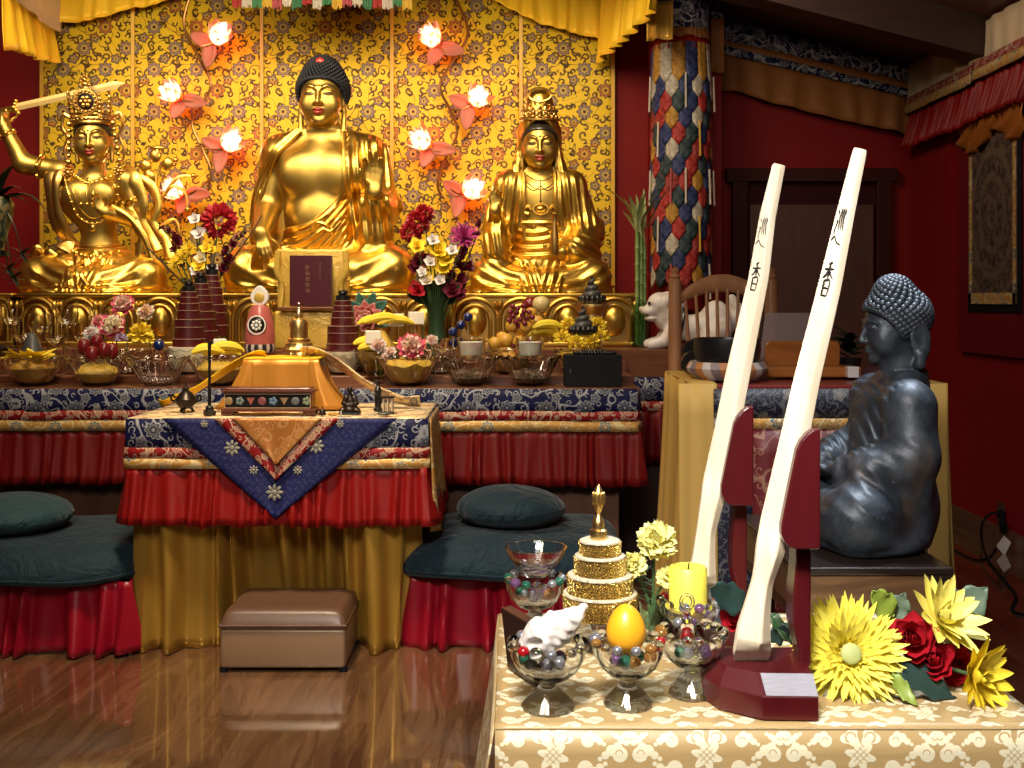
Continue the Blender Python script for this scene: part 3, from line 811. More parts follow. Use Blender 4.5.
# ---------------------------------------------------------------- dark bronze Buddha beside the sticks
def bronze_fn():
    p = objc(); n = noise(p, 14, 5, .6); g = noise(p, 90, 3, .6)
    w = noise(comb(mth('MULTIPLY', sep(p)[0], 9), mth('MULTIPLY', sep(p)[1], 9), mth('MULTIPLY', sep(p)[2], 3)), 1, 3, .6)
    c = mixc(ss(n, .35, .7), (.020, .026, .036), (.058, .070, .088)); c = mixc(ss(w, .60, .78) * .6, c, (.12, .075, .05))
    sp = ss(g, .66, .74) * .5
    c = mixc(sp, c, (.16, .17, .18))
    return {'Base Color': c, 'Roughness': mth('ADD', n * .25, .36), 'Metallic': .3, 'Normal': bump(g, .25, .004)}
M_BRONZE = mat('dark bronze', fn=bronze_fn)
def build_bronze():
    Y = 2.56; k = 2.33 / F
    p = W(888, 565, 2.50); p.y = Y; p.z = .6475
    root = thing('buddha_statue', 'dark bronze meditating Buddha statue seen from the side, sitting on a brown wooden plinth', 'statue', (p.x, p.y, p.z), -PI / 2)
    R = rotm(.10, 0, 0); hc = (0, 14, 229.7); hs = 77; US = (.54, .21, .19)
    def torso(P):
        d = s_ell(P, (0, 6, 45), (62, 44, 48))
        d = smin(d, s_ell(P, (0, 8, 95), (50, 33, 52)), 22)
        d = smin(d, s_ell(P, (0, 12, 138), (54, 32, 36)), 20)
        for sg in (-1, 1):
            d = smin(d, s_ell(P, (sg*53, 14, 150), (20, 21, 21)), 16)
            d = smin(d, s_cap(P, (sg*44, 16, 158), (sg*8, 24, 178), 15, 14), 12)
        d = smin(d, s_cap(P, (0, 28, 165), (0, 24, 200), 24, 23), 10)
        return d
    def arms(P):
        d = None
        for sg in (-1, 1):
            a = s_chain(P, [(sg*57, 13, 150), (sg*68, 12, 95), (sg*36, -52, 80)], [21, 18, 12], 10)
            d = a if d is None else np.minimum(d, a)
        d = smin(d, f_hand(P, (32, -52, 78), (-1, -.30, -.05), (.0, -.2, 1), 25, (.2, .2, .2, .2, .3), -1, .03), 6)
        d = smin(d, f_hand(P, (-32, -50, 70), (1, -.40, -.05), (.0, -.2, 1), 25, (.2, .2, .2, .2, .3), 1, .03), 6)
        return d
    def head(P): return f_head(P, hc, hs, R, .52, (.38, .25, -.17, .15, .30), 1.12)
    def robe(P):
        x, y, z = P.T
        d = torso(P)
        d = smin(d, arms(P), 8)
        for sg in (-1, 1):
            d = smin(d, s_chain(P, [(sg*57, 14, 148), (sg*69, 12, 100), (sg*58, -28, 84)], [22, 22, 20], 10), 10)
            d = smin(d, s_ell(P, (sg*68, -14, 66), (15, 38, 33)), 12)   # sleeve falling to the thigh
        lg = legs_sdf(P, 112, -46, 34, 34, -70)
        lg = smin(lg, s_ell(P, (0, -22, 8), (98, 64, 16)), 12)
        d = smin(d, lg, 12)
        d = smin(d, s_ell(P, (0, 20, 66), (72, 25, 90)), 16)
        # long folds fall from the shoulder over the chest, a few gather at the elbow
        m = fade(-y, -22, -6) * fade(z, 88, 102) * (1 - fade(z, 166, 180)) * (1 - fade(np.abs(x), 60, 68))
        d = d - 2.4 * ridge((y + .30 * z + .10 * np.abs(x)) / 9.5) * m
        ph = np.hypot(y - 24, z - 120) / 17
        d = d - 1.6 * ridge(ph) * fade(np.abs(x), 58, 68) * fade(z, 34, 50) * (1 - fade(z, 84, 98)) * (1 - fade(y, -10, 14))
        d = d - 1.2 * ridge((z + .8 * y) / 24) * fade(np.abs(x), 62, 72) * fade(z, 84, 96) * (1 - fade(z, 112, 128)) * (1 - fade(y, 10, 30))
        return d - 2.5
    def full(P):
        r = robe(P)
        r = smax(r, -s_ell(P, (0, 22, 206), (44, 44, 26)), 4)          # collar
        r = smax(r, -s_ell(P, (0, -68, 82), (44, 26, 19)), 4)          # sleeve mouths
        d = np.minimum(r, smin(head(P), s_cap(P, (0, 28, 165), (0, 22, 206), 24, 23), 5))
        return np.minimum(d, arms(P))
    sdf_obj('body', full, (-122, -112, 0), (122, 62, 282), 1.35, M_BRONZE, root, k)
    fh = lambda P: f_hair(P, hc, hs, R, True, .03, .0, US)
    hr = sdf_obj('hair', fh, (-46, -46, 180), (46, 70, 304), 1.5, M_BRONZE, root, k)
    mb = MB()
    hair_bumps(mb, fh, np.array(hc) + (0, 4, 14), R, hs, 560, 4.0, lambda q: q[:, 2] > np.interp(q[:, 1], HL_Y, HL_Z) - .02, seg=8, hc=np.array(hc))
    mb.v = [v * k for v in mb.v]
    mb.build('hair_curls', M_BRONZE, hr, world=False)
    return root
# ================================================================== pattern materials
def medallion(u, v, cell, n=8, rad=.36, vstep=None, seed=0.0):
    """returns (flower mask, outline, inner mask, centre, cell hash, distance) on a half-drop lattice"""
    vs = cell * .5 if vstep is None else vstep
    row = floor(v / vs); uu = u / cell + row * .5
    cu = floor(uu); x = (uu - cu - .5) * cell; y = (v / vs - row - .5) * vs
    h = white(comb(cu + seed, row, 3.1))
    r = sqrt(x * x + y * y); t = atan2(y, x)
    R = rad * vs * (.88 + .14 * cos(t * n))
    return below(r, R, .002), below(absf(r - R), vs * .028, .002), below(r, R * .58, .002), below(r, R * .24, .002), h, r, below(absf(r - R * .6), vs * .022, .002)
def hooks(u, v, cell, seed=0.0, w=1.0):
    cu, cv = floor(u / cell), floor(v / cell)
    h = white(comb(cu, cv, 1.7 + seed)); h2 = white(comb(cu, cv, 5.3 + seed))
    x = u / cell - cu - .35 - h * .3; y = v / cell - cv - .35 - h2 * .3
    r = sqrt(x * x + y * y); t = fract(atan2(y, x) / (2 * PI) + h * 7.0)
    return below(absf(r - (.06 + .27 * t)), (.052 - t * .02) * w, .015) * below(t, .8, .02)
def vines(v3, scale, w):
    n = noise(v3, scale, .6, .5, .6)
    return below(absf(fract(n * 4.5) - .5), w, .03)
def brocade_fn(base, lines, petals, cell=.25, rough=.42, metal=.25, hook_cell=.055, coords=uvc, alt=(.5, .09, .02), vine=.05, hook_w=1.0):
    def f():
        p = sep(coords()); u, v = p[0], p[1]
        fl, ol, inn, cen, h, r, ring = medallion(u, v, cell)
        fl2, ol2, inn2, cen2, h2, r2, ring2 = medallion(u + cell * .25, v + cell * .25, cell, 5, .24, seed=9)
        c = mixc(vines(comb(u, v), 9, vine), base, lines)
        c = mixc(hooks(u, v, hook_cell, 0.0, hook_w), c, lines)
        c = mixc(hooks(u + .31, v + .17, hook_cell * 1.35, 4.0, hook_w) * .9, c, lines)
        lit = mixc(ss(h, .55, .6), petals, alt)
        for F_, O_, I_, C_, Q_ in ((fl2, ol2, inn2, cen2, ring2), (fl, ol, inn, cen, ring)):
            c = mixc(F_, c, lit); c = mixc(I_, c, mixc(.55, lit, base)); c = mixc(O_ * .85, c, lines); c = mixc(Q_ * .7, c, lines); c = mixc(C_, c, lines)
        w = voro(comb(u * 40, v * 40), 8) 
        return {'Base Color': c, 'Roughness': rough, 'Metallic': metal, 'Specular IOR Level': .18, 'Normal': bump(noise(comb(u, v), 420, 1), .08, .002)}
    return f
M_BROCADE = mat('yellow brocade', fn=brocade_fn((.70, .475, .025), (.065, .030, .016), (.27, .19, .17), rough=.5, metal=.1, hook_cell=.068, hook_w=1.6, vine=.035, alt=(.42, .15, .05)))
M_BLUEBROC = mat('navy brocade', fn=brocade_fn((.005, .006, .042), (.26, .26, .28), (.015, .03, .06), cell=.16, rough=.55, metal=.05, hook_cell=.042, alt=(.04, .04, .05), vine=.10))
M_REDBROC = mat('red brocade', fn=brocade_fn((.20, .008, .010), (.42, .30, .22), (.30, .10, .06), cell=.09, rough=.5, metal=.1, hook_cell=.03, alt=(.35, .2, .1), vine=.08))
M_GOLDBROC = mat('gold brocade ribbon', fn=brocade_fn((.42, .22, .055), (.55, .42, .22), (.06, .10, .14), cell=.16, rough=.45, metal=.2, hook_cell=.04, alt=(.30, .15, .05), vine=.08))
M_CREAMBROC = mat('cream brocade', fn=brocade_fn((.78, .62, .36), (.36, .22, .10), (.52, .26, .20), cell=.16, rough=.42, metal=.1, hook_cell=.04, alt=(.16, .18, .30), vine=.06))
M_ORANGEBROC = mat('orange brocade', fn=brocade_fn((.30, .11, .025), (.40, .20, .07), (.36, .15, .04), cell=.15, rough=.4, metal=.3, hook_cell=.05, alt=(.25, .08, .02)))
def cloth_fn(a, b, rough=.5, scale=4, metal=0.0, sheen=.0, spec=.15):
    def f():
        p = objc()
        return {'Base Color': mixc(noise(p, scale, 4, .6), a, b), 'Roughness': rough, 'Metallic': metal, 'Sheen Weight': sheen, 'Specular IOR Level': spec,
                'Normal': bump(noise(p, 700, 1), .06, .001)}
    return f
def teal_fn(a, b):
    def f():
        p = objc(); n = noise(p, 7, 4, .6, 1.2)
        return {'Base Color': mixc(n, a, b), 'Roughness': .7, 'Sheen Weight': .12, 'Specular IOR Level': .2, 'Normal': bump(noise(p, 9, 3, .55, 1.6), .55, .035)}
    return f
M_REDCLOTH = mat('red pleated cloth', fn=cloth_fn((.25, .006, .005), (.14, .003, .003), .5, scale=9, spec=.2))
M_DARKRED = mat('dark red pleated cloth', fn=cloth_fn((.15, .005, .005), (.085, .003, .003), .5, scale=9, spec=.2))
M_CRIMSON = mat('crimson satin', fn=cloth_fn((.28, .004, .018), (.20, .003, .011), .36, sheen=0, spec=.4))
M_GOLDSATIN = mat('old gold satin', fn=cloth_fn((.50, .29, .055), (.40, .22, .035), .30, metal=.45, sheen=0))
M_YELSATIN = mat('yellow satin', fn=cloth_fn((.84, .54, .03), (.74, .44, .02), .38, metal=.1, sheen=0))
M_PALESATIN = mat('pale gold satin', fn=cloth_fn((.50, .40, .25), (.62, .50, .33), .3, metal=.2))
M_TANCLOTH = mat('orange tan cloth', fn=cloth_fn((.27, .11, .035), (.20, .075, .022), .5))
M_TEAL = mat('dark teal velvet', fn=teal_fn((.003, .013, .022), (.006, .022, .034)))
M_TEALTOP = mat('grey green cotton', fn=teal_fn((.012, .036, .046), (.018, .050, .060)))
M_YELCLOTH = mat('yellow ochre cloth', fn=cloth_fn((.50, .31, .09), (.42, .25, .06), .5))
M_ORANGESATIN = mat('orange gold satin', fn=cloth_fn((.48, .21, .035), (.38, .15, .02), .32, metal=.25))
def wood_fn(a, b, scale=(3, 30, 30), rough=.35, coat=0.0, rings=1.0):
    def f():
        p = sep(objc()); q = comb(p[0] * scale[0], p[1] * scale[1], p[2] * scale[2])
        n = noise(q, 1, 5, .62, 1.0)
        return {'Base Color': mixc(ss(n, .25, .75), a, b), 'Roughness': rough, 'Coat Weight': coat, 'Coat Roughness': .15}
    return f
M_WOODRED = mat('reddish shelf wood', fn=wood_fn((.10, .030, .014), (.17, .06, .028), rough=.3))
M_WOODDARK = mat('dark panel wood', fn=wood_fn((.030, .010, .007), (.055, .020, .012), (30, 30, 2), .4))
M_WOODPLINTH = mat('brown plinth wood', fn=wood_fn((.07, .032, .014), (.22, .115, .052), (4, 30, 22), .4))
M_WOODEDGE = mat('dark plinth edge', (.016, .010, .008), .25)
M_CHAIR = mat('warm chair wood', fn=wood_fn((.24, .105, .045), (.34, .155, .07), (20, 20, 3), .35))
M_MAROON = mat('maroon lacquer', fn=wood_fn((.058, .004, .006), (.085, .007, .009), (6, 6, 3), .28, .12))
M_PALEWOOD = mat('pale maple', fn=wood_fn((.68, .55, .38), (.80, .70, .54), (26, 26, 1.6), .45))
M_GOLDMETAL = mat('polished gold metal', metal=1.0, fn=gold_fn((.75, .50, .16), (.88, .64, .26), 40))
M_BLACK = mat('black lacquer', (.008, .007, .008), .3)
M_BLACKMATT = mat('black matt', (.006, .006, .008), .6, Specular_IOR_Level=.15)
# ------------------------------------------------------------------ room shell
XR, XL, YB, YF = 2.38, -3.7, 6.56, -2.6
RX = -1.15
def ceil_z(x): return 2.60 + .26 * (XR - x) if x > RX else 2.60 + .26 * (XR - RX) - .22 * (RX - x)
def wall_fn():
    n = noise(objc(), 1.3, 3, .6); g = noise(objc(), 90, 2)
    return {'Base Color': mixc(n, (.155, .0035, .0045), (.200, .005, .006)), 'Roughness': .6, 'Specular IOR Level': .2, 'Normal': bump(g, .08, .003)}
M_WALL = mat('red painted wall', fn=wall_fn)
M_WALLDARK = mat('maroon painted wall', (.028, .003, .005), .7, Specular_IOR_Level=.15)
def floor_fn():
    p = sep(objc()); x, y = p[0], p[1]
    bw = .19; bi = floor(x / bw); fx = fract(x / bw)
    h = white(comb(bi, 1.0)); 
    yb = floor(y / 1.2 + h); hb = white(comb(bi, yb, 2.0))
    wv = noise(comb(x * 2.2 + hb * 5, y * .9, hb * 3), 1.0, 2, .5)
    q = comb((x + wv * .30) * 8 + hb * 9, y * .75 + h * 20, hb * 5)
    n = noise(q, 1.3, 6, .62, 1.1)
    m = noise(q, .5, 3, .5, .8)
    line = below(absf(fract(n * 9) - .5), .12, .12)
    c = mixc(ss(n, .30, .70), (.070, .029, .014), (.175, .088, .042))
    c = mixc(line * .45, c, (.050, .019, .009))
    c = mixc(ss(m, .45, .7) * .35, c, (.205, .112, .055))
    seam = mx(below(fx, .008, .004), below(fract(y / 1.2 + h), .0022, .001))
    c = mixc(seam * .45, c, (.03, .012, .007))
    return {'Base Color': c, 'Roughness': .07, 'Specular IOR Level': .85, 'Coat Weight': .8, 'Coat Roughness': .02}
M_FLOOR = mat('laminate floor', fn=floor_fn)
M_CEIL = mat('ceiling boards', fn=wood_fn((.085, .032, .018), (.12, .048, .027), (2, 14, 14), .5))
M_BEAM = mat('dark beam wood', fn=wood_fn((.020, .008, .007), (.035, .013, .010), (2, 20, 20), .5))
M_BASE = mat('baseboard wood', fn=wood_fn((.09, .036, .018), (.13, .052, .026), (20, 2, 20), .35))
def slab(name, c, size, m): return struct(MB().box(c, size, 0, 0).build(name, m))
slab('floor', ((XL + XR) / 2, (YB + YF) / 2, -.05), (XR - XL + .2, YB - YF + .2, .1), M_FLOOR)
def gable(name, y0, m):
    pts = [(XL, 0), (XR, 0), (XR, ceil_z(XR) + .02), (RX, ceil_z(RX) + .02), (XL, ceil_z(XL) + .02)]
    return struct(MB().prism(pts, .1, 0, t=(0, y0, 0)).build(name, m))
gable('wall_back', YB, M_WALL); gable('wall_front', YF - .1, M_WALL)
slab('wall_right', (XR + .05, (YB + YF) / 2, 1.32), (.1, YB - YF + .2, 2.64), M_WALL)
slab('wall_left', (XL - .05, (YB + YF) / 2, 1.5), (.1, YB - YF + .2, 3.0), M_WALL)
cp = [(XR + .1, ceil_z(XR) - .026), (RX, ceil_z(RX)), (XL - .1, ceil_z(XL) - .022), (XL - .1, ceil_z(XL) + .1), (RX, ceil_z(RX) + .12), (XR + .1, ceil_z(XR) + .09)]
struct(MB().prism(cp, YB - YF + .2, 0, t=(0, YF - .1, 0)).build('ceiling', M_CEIL))
for i, y in enumerate((5.55, 4.35, 3.15, 1.95, .75)):
    mb = MB(); a = math.atan(.26); L = (XR - RX) / math.cos(a)
    xm = (XR + RX) / 2
    mb.box((xm + .0, y, ceil_z(xm) - .1), (L, .19, .2), .006, 0, rotm(0, a, 0))
    struct(mb.build('trim_%d' % (i + 1), M_BEAM))
slab('baseboard_right', (XR - .008, (YB + YF) / 2, .05), (.016, YB - YF, .10), M_BASE)
slab('baseboard_back', (1.75, YB - .008, .05), (1.2, .016, .10), M_BASE)
# door in the dark corner
mb = MB(); x0, x1 = (735 - 512) * YB / F, (885 - 512) * YB / F; zt = CZ + (300 - 205) * YB / F; zf = CZ + (300 - 176) * YB / F
mb.box(((x0 + x1) / 2, YB - .02, zt / 2), (x1 - x0 - .16, .04, zt), .004)
M_DOOR = mat('brown door', fn=wood_fn((.050, .014, .010), (.075, .022, .014), (20, 20, 2), .5))
d = struct(mb.build('door_1', M_DOOR))
mb = MB(); 
for s in (x0 + .02, x1 - .02): mb.box((s, YB - .03, zf / 2), (.09, .06, zf), .005)
mb.box(((x0 + x1) / 2, YB - .03, zf), (x1 - x0 + .12, .066, .08), .005)
M_DOORF = mat('door casing', (.034, .006, .006), .6, Specular_IOR_Level=.15)
mb.build('door_frame', M_DOORF, d, world=True)
mb = MB(); mb.box(((x0 + x1) / 2, YB - .01, (zt + zf) / 2), (x1 - x0, .02, zf - zt), .002); mb.build('door_transom', M_WALLDARK, d)
# red post that carries the patchwork banner
slab('trim_6', ((655 + 722) / 2 / F * 6.2 - 512 / F * 6.2, 6.38, 1.42), (.37, .36, 2.84), M_WALL)
# ------------------------------------------------------------------ draped cloth helpers
def path_len(P):
    P = np.asarray(P, float); return np.concatenate([[0], np.cumsum(np.linalg.norm(np.diff(P, axis=0), axis=1))])
def path_eval(P, L, s):
    P = np.asarray(P, float); p = np.array([np.interp(s, L, P[:, i]) for i in range(P.shape[1])])
    e = 1e-3 * L[-1]; q0 = np.array([np.interp(s - e, L, P[:, i]) for i in range(P.shape[1])]); q1 = np.array([np.interp(s + e, L, P[:, i]) for i in range(P.shape[1])])
    t = q1 - q0; t = t[:2] / (np.linalg.norm(t[:2]) + 1e-9)
    return p, np.array((t[1], -t[0]))          # normal to the right of travel
def pleats(path, zt, zb, amp, wl, flare=0.0, rnd=.35, nv=8, m=0, mb=None, seed=0, top_amp=.25, res=9, wav=.01, hem=None, push=None, uvm=1.0):
    """gathered cloth hung along an xy path (normal on the right hand of travel); zt, zb numbers or f(s in 0..1)"""
    mb = mb or MB(); L = path_len(path); n = max(8, int(L[-1] / wl * res)); rs = np.random.RandomState(seed)
    kn = max(4, int(L[-1] / wl) + 3); jit = rs.uniform(-1, 1, kn); am = rs.uniform(.55, 1.25, kn)
    hz = rs.uniform(-1, 1, kn)
    def fn(u, v):
        s = u * L[-1]; p, nn = path_eval(path, L, s); x = s / wl; i = min(int(x), kn - 2); f = x - i; f = f * f * (3 - 2 * f)
        ph = x + rnd * (jit[i] * (1 - f) + jit[i+1] * f) + .10 * math.sin(x * 1.7 + v * 2.2)
        a = amp * (am[i] * (1 - f) + am[i+1] * f) * (top_amp + (1 - top_amp) * v ** .8)
        w = math.cos(2 * PI * ph); w = (abs(w) ** .8) * (1 if w > 0 else -1)
        o = a * (w + .6) + flare * v ** 1.3
        t0 = zt(u) if callable(zt) else zt; b0 = zb(u) if callable(zb) else zb
        b0 += wav * (hz[i] * (1 - f) + hz[i+1] * f)
        xy = p[:2] + nn * o
        if push: xy = xy + np.array(push(xy[0], v))
        return (xy[0], xy[1], t0 + (b0 - t0) * v + .0 * w)
    return mb.grid(fn, n, nv, m, uvs=(L[-1] * uvm, 1))
def band(path, zt, zb, off=0.0, m=0, mb=None, nv=2, wob=.0, seed=0, flare=0.0):
    mb = mb or MB(); L = path_len(path); n = max(4, int(L[-1] / .03)); rs = np.random.RandomState(seed); ph = rs.uniform(0, 6, 4)
    V = []; UV = []
    for i in range(n + 1):
        s = L[-1] * i / n; p, nn = path_eval(path, L, s)
        w = wob * (math.sin(s * 11 + ph[0]) + .6 * math.sin(s * 23 + ph[1]))
        t0 = zt(i / n) if callable(zt) else zt; b0 = zb(i / n) if callable(zb) else zb
        for j in range(nv + 1):
            t = j / nv; z = t0 + (b0 - t0) * t
            xy = p[:2] + nn * (off + w * t + flare * t); V.append((xy[0], xy[1], z)); UV.append((s, z))
    f = [(i*(nv+1)+j, (i+1)*(nv+1)+j, (i+1)*(nv+1)+j+1, i*(nv+1)+j+1) for i in range(n) for j in range(nv)]
    return mb.add(V, f, UV, m)
# ------------------------------------------------------------------ brocade backdrop with five seams
root = thing('brocade_curtain', 'yellow floral brocade hanging on the wall behind the three golden statues', 'hanging', (0, 6.5, 1.0))
seams = [42, 133, 262, 392, 521, 613]
for i in range(5):
    a, b = xpx(seams[i], 6.5), xpx(seams[i+1], 6.5)
    mb = band([(a, 6.5), (b, 6.5)], lambda u, a=a, b=b: min(3.0, ceil_z(a + (b - a) * u) - .02), .95, 0, wob=.002, seed=i, nv=4)
    mb.build('brocade_panel', M_BROCADE, root, solid=.004)
M_SEAM = mat('yellow seam ribbon', (.62, .36, .03), .45)
for i, s in enumerate(seams):
    x = xpx(s, 6.5); MB().box((x, 6.493, 1.96), (.022, .006, 2.0), .002).build('seam_ribbon', M_SEAM, root)
# ------------------------------------------------------------------ yellow canopy valances
def valance(nm, label, path, zt, zb, m, amp=.02, wl=.085, seed=0, **kw):
    r = thing(nm, label, 'valance', (path[0][0], path[0][1], zb(0) if callable(zb) else zb))
    pleats(path, zt, zb, amp, wl, .02, seed=seed, **kw).build('pleated_cloth', m, r, solid=.003)
    return r
Y1 = 6.44
# panels that follow the sloping ceiling on the back wall
zl = lambda x: CZ + (300 - np.interp(x, [46, 130, 205], [29, 11, -8])) * Y1 / F
P = [(xpx(210, Y1), Y1), (xpx(46, Y1), Y1)][::-1]
valance('canopy_valance', 'yellow gathered canopy valance sloping down above the sword statue', P, lambda u: 3.14, lambda u: zl(46 + 164 * u), M_YELSATIN, .012, .10, 1)
zr = lambda x: CZ + (300 - np.interp(x, [478, 540, 605], [-8, 24, 42])) * Y1 / F
P = [(xpx(470, Y1), Y1), (xpx(612, Y1), Y1)]
valance('canopy_valance', 'yellow gathered canopy valance sloping down above the hooded statue', P, lambda u: 3.02, lambda u: zr(470 + 142 * u), M_YELSATIN, .014, .09, 2)
# the sides that come forward into the room
P = [(xpx(603, 6.4), 6.42), (.70, 5.75), (.74, 5.45)]
r = valance('canopy_side_valance', 'yellow gathered side valance hanging beside the red post', P, lambda u: 3.0, lambda u: 2.58 + .07 * u, M_YELSATIN, .03, .14, 3, res=12)
r = valance('canopy_side_valance', 'orange yellow valance below the beam, left of the patchwork banner', [(.70, 5.72), (.835, 5.70)], lambda u: 2.75, lambda u: 2.545, M_GOLDSATIN, .012, .06, 5)  # yellow cloth; its shade is put into the colour by a darker satin
P = [(-2.55, 5.5), (-2.66, 6.1), (xpx(50, 6.4), 6.42)]
r = valance('canopy_side_valance', 'yellow gathered side valance with pale band in the upper left corner', P, lambda u: 2.80 + .02 * u, lambda u: 2.45 + .14 * u, M_YELSATIN, .03, .13, 4, res=12)
band(P, lambda u: 3.05, lambda u: 2.72 + .04 * u, .05, wob=.008, nv=3).build('pale_band', M_PALESATIN, r, solid=.003)
# coloured tassel fringe above the Buddha
r = thing('tassel_fringe', 'red, white, green and yellow tassel fringe hanging above the central Buddha', 'fringe', (xpx(325, 5.9), 5.9, 2.77))
tc = [(.28, .01, .01), (.42, .37, .30), (.03, .15, .05), (.45, .27, .02), (.32, .05, .06), (.46, .40, .33), (.025, .12, .05)]
tm = [mat('tassel thread %d' % i, c, .6) for i, c in enumerate(tc)]
MB().box((xpx(325, 5.9), 5.9, 3.02), (1.0, .05, .3), .01).build('fringe_heading', M_REDCLOTH, r)
for i in range(18):
    x = xpx(238 + i * 10.0, 5.9); mb = MB(); rs = np.random.RandomState(i)
    zb = zpx(9 + rs.uniform(-1, 3) + (3 if i == 17 else 0), 5.9)
    for j in range(9):
        xx = x + (j - 4) * .0058; mb.tube([(xx, 5.88, 3.0), (xx + rs.uniform(-.002, .002), 5.875 + rs.uniform(-.006, .006), zb + rs.uniform(0, .02))], .0036, 5)
    mb.build('tassel', tm[i % 7], r)
# ------------------------------------------------------------------ dark valance along the back wall on the right
x0, x1 = xpx(716, 6.5), XR - .03
zz = lambda p0, p1: (lambda u: CZ + (300 - (p0 + (p1 - p0) * u)) * 6.48 / F)
P = [(x0, 6.5), (x1, 6.5)]
r = thing('wall_valance', 'dim brown and navy valance following the roof slope on the back wall', 'valance', (x0, 6.5, 2.1))
band(P, zz(16, 66), zz(38, 82), .022, nv=2).build('navy_band', M_BLUEBROC, r, solid=.003)
band(P, zz(38, 82), zz(46, 92), .020, nv=2).build('gold_band', M_TANCLOTH, r, solid=.003)
band(P, zz(44, 90), zz(52, 98), .026, nv=2).build('navy_braid', M_BLUEBROC, r, solid=.003)
pleats(P, zz(50, 96), zz(88, 136), .012, .15, .02, seed=8, nv=6, top_amp=.5).build('pleated_cloth', M_TANCLOTH, r, solid=.003)
r = thing('valance_tab', 'narrow gold and navy cloth strip hanging on the red post edge', 'valance', (xpx(718, 6.16), 6.16, 2.3))
xx = [xpx(711, 6.16), xpx(724, 6.16)]
band([(xx[0], 6.165), (xx[1], 6.165)], 2.86, 2.78, .0).build('navy_band', M_BLUEBROC, r, solid=.004)
pleats([(xx[0], 6.165), (xx[1], 6.165)], 2.78, zpx(73, 6.16), .004, .05, .01, nv=4).build('gold_strip', M_TANCLOTH, r, solid=.004)
# right wall valance: pale satin, braid, gold ribbon and red pleats
def rwv(y0, y1, seed, label, sag=0.0):
    P = [(XR - .03, y0), (XR - .03, y1)]
    r = thing('wall_valance', label, 'valance', (XR - .03, y0, 2.1))
    pleats(P[::-1] if False else P, 2.585, 2.36 - sag, .012, .17, .01, nv=4, seed=seed, top_amp=.8).build('pale_heading', M_PALESATIN, r, solid=.003)
    band(P, 2.385 - sag, 2.340 - sag, .030, wob=.004, seed=seed).build('braid', M_REDBROC, r, solid=.004)
    band(P, 2.342 - sag, 2.292 - sag, .034, wob=.004, seed=seed).build('gold_ribbon', M_GOLDBROC, r, solid=.004)
    pleats(P, 2.30 - sag, 2.085 - sag, .016, .055, .05, nv=7, seed=seed + 3, top_amp=.4).build('red_pleats', M_REDCLOTH, r, solid=.003)
rwv(6.49, 5.55, 1, 'red pleated valance with pale satin heading in the far right corner')
rwv(5.54, 4.2, 2, 'nearer red pleated valance on the right wall above the dark thangka', -.01)
# ------------------------------------------------------------------ thangka on the right wall
r = thing('thangka', 'dark brocade thangka scroll with gold edging hanging on the right wall', 'wall hanging', (XR - .02, 5.3, .9))
xw = XR - .022
def wallquad(y0, y1, z0, z1, off, th, lean=0.0):
    return MB().box((xw - off, (y0 + y1) / 2, (z0 + z1) / 2), (th, abs(y1 - y0), z1 - z0), .002)
wallquad(5.80, 4.86, .93, 2.06, .0, .012).build('maroon_mount', mat('maroon thangka silk', fn=cloth_fn((.14, .006, .009), (.10, .005, .007), .6, sheen=0)), r)
yA, yB = 5.62, 5.10
wallquad(yA + .035, yB - .035, 1.14, 2.06, .010, .01).build('black_border', M_BLACKMATT, r)
def thangka_fn():
    p = sep(objc()); y, z = p[1], p[2]
    u = y - (yA + yB) / 2 + 0; 
    yy = (y + 5.3 - 5.36); zc = (z + .9 - 1.62)
    rr = sqrt((yy * 2.4) * (yy * 2.4) + zc * zc * 3.4)
    ringm = below(absf(fract(rr * 4.5) - .5), .16, .06)
    n = noise(comb(y, z), 26, 4, .7, .8)
    c = mixc(ss(n, .42, .62), (.030, .020, .017), (.115, .072, .045)); c = mixc(ringm * .55, c, (.13, .085, .055))
    return {'Base Color': c, 'Roughness': .55}
wallquad(yA, yB, 1.18, 2.05, .016, .008).build('painted_panel', mat('thangka picture', fn=thangka_fn), r)
mb = MB()
for (y0, y1, z0, z1) in ((yA, yA - .03, 1.18, 2.05), (yB, yB + .03, 1.18, 2.05), (yA, yB, 1.18, 1.235)):
    mb.box((xw - .022, (y0 + y1) / 2, (z0 + z1) / 2), (.006, abs(y1 - y0), z1 - z0), .001)
mb.build('gold_edging', M_GOLDBROC, r)
def swag(u, v):
    y = 5.72 - u * .72; s = abs(math.sin(PI * u * 2.0)) if u < .5 else abs(math.sin(PI * (u - .5) * 1.2 + 0))
    return (xw - .035 - .02 * math.sin(v * 9 + u * 30) * v, y, 2.12 - v * (.09 + .09 * abs(math.sin(PI * (u * 1.5 + .12)))))
MB().grid(swag, 40, 10).build('gathered_cover', mat('orange silk cover', fn=cloth_fn((.35, .12, .02), (.24, .07, .015), .35, metal=.2)), r, solid=.003)
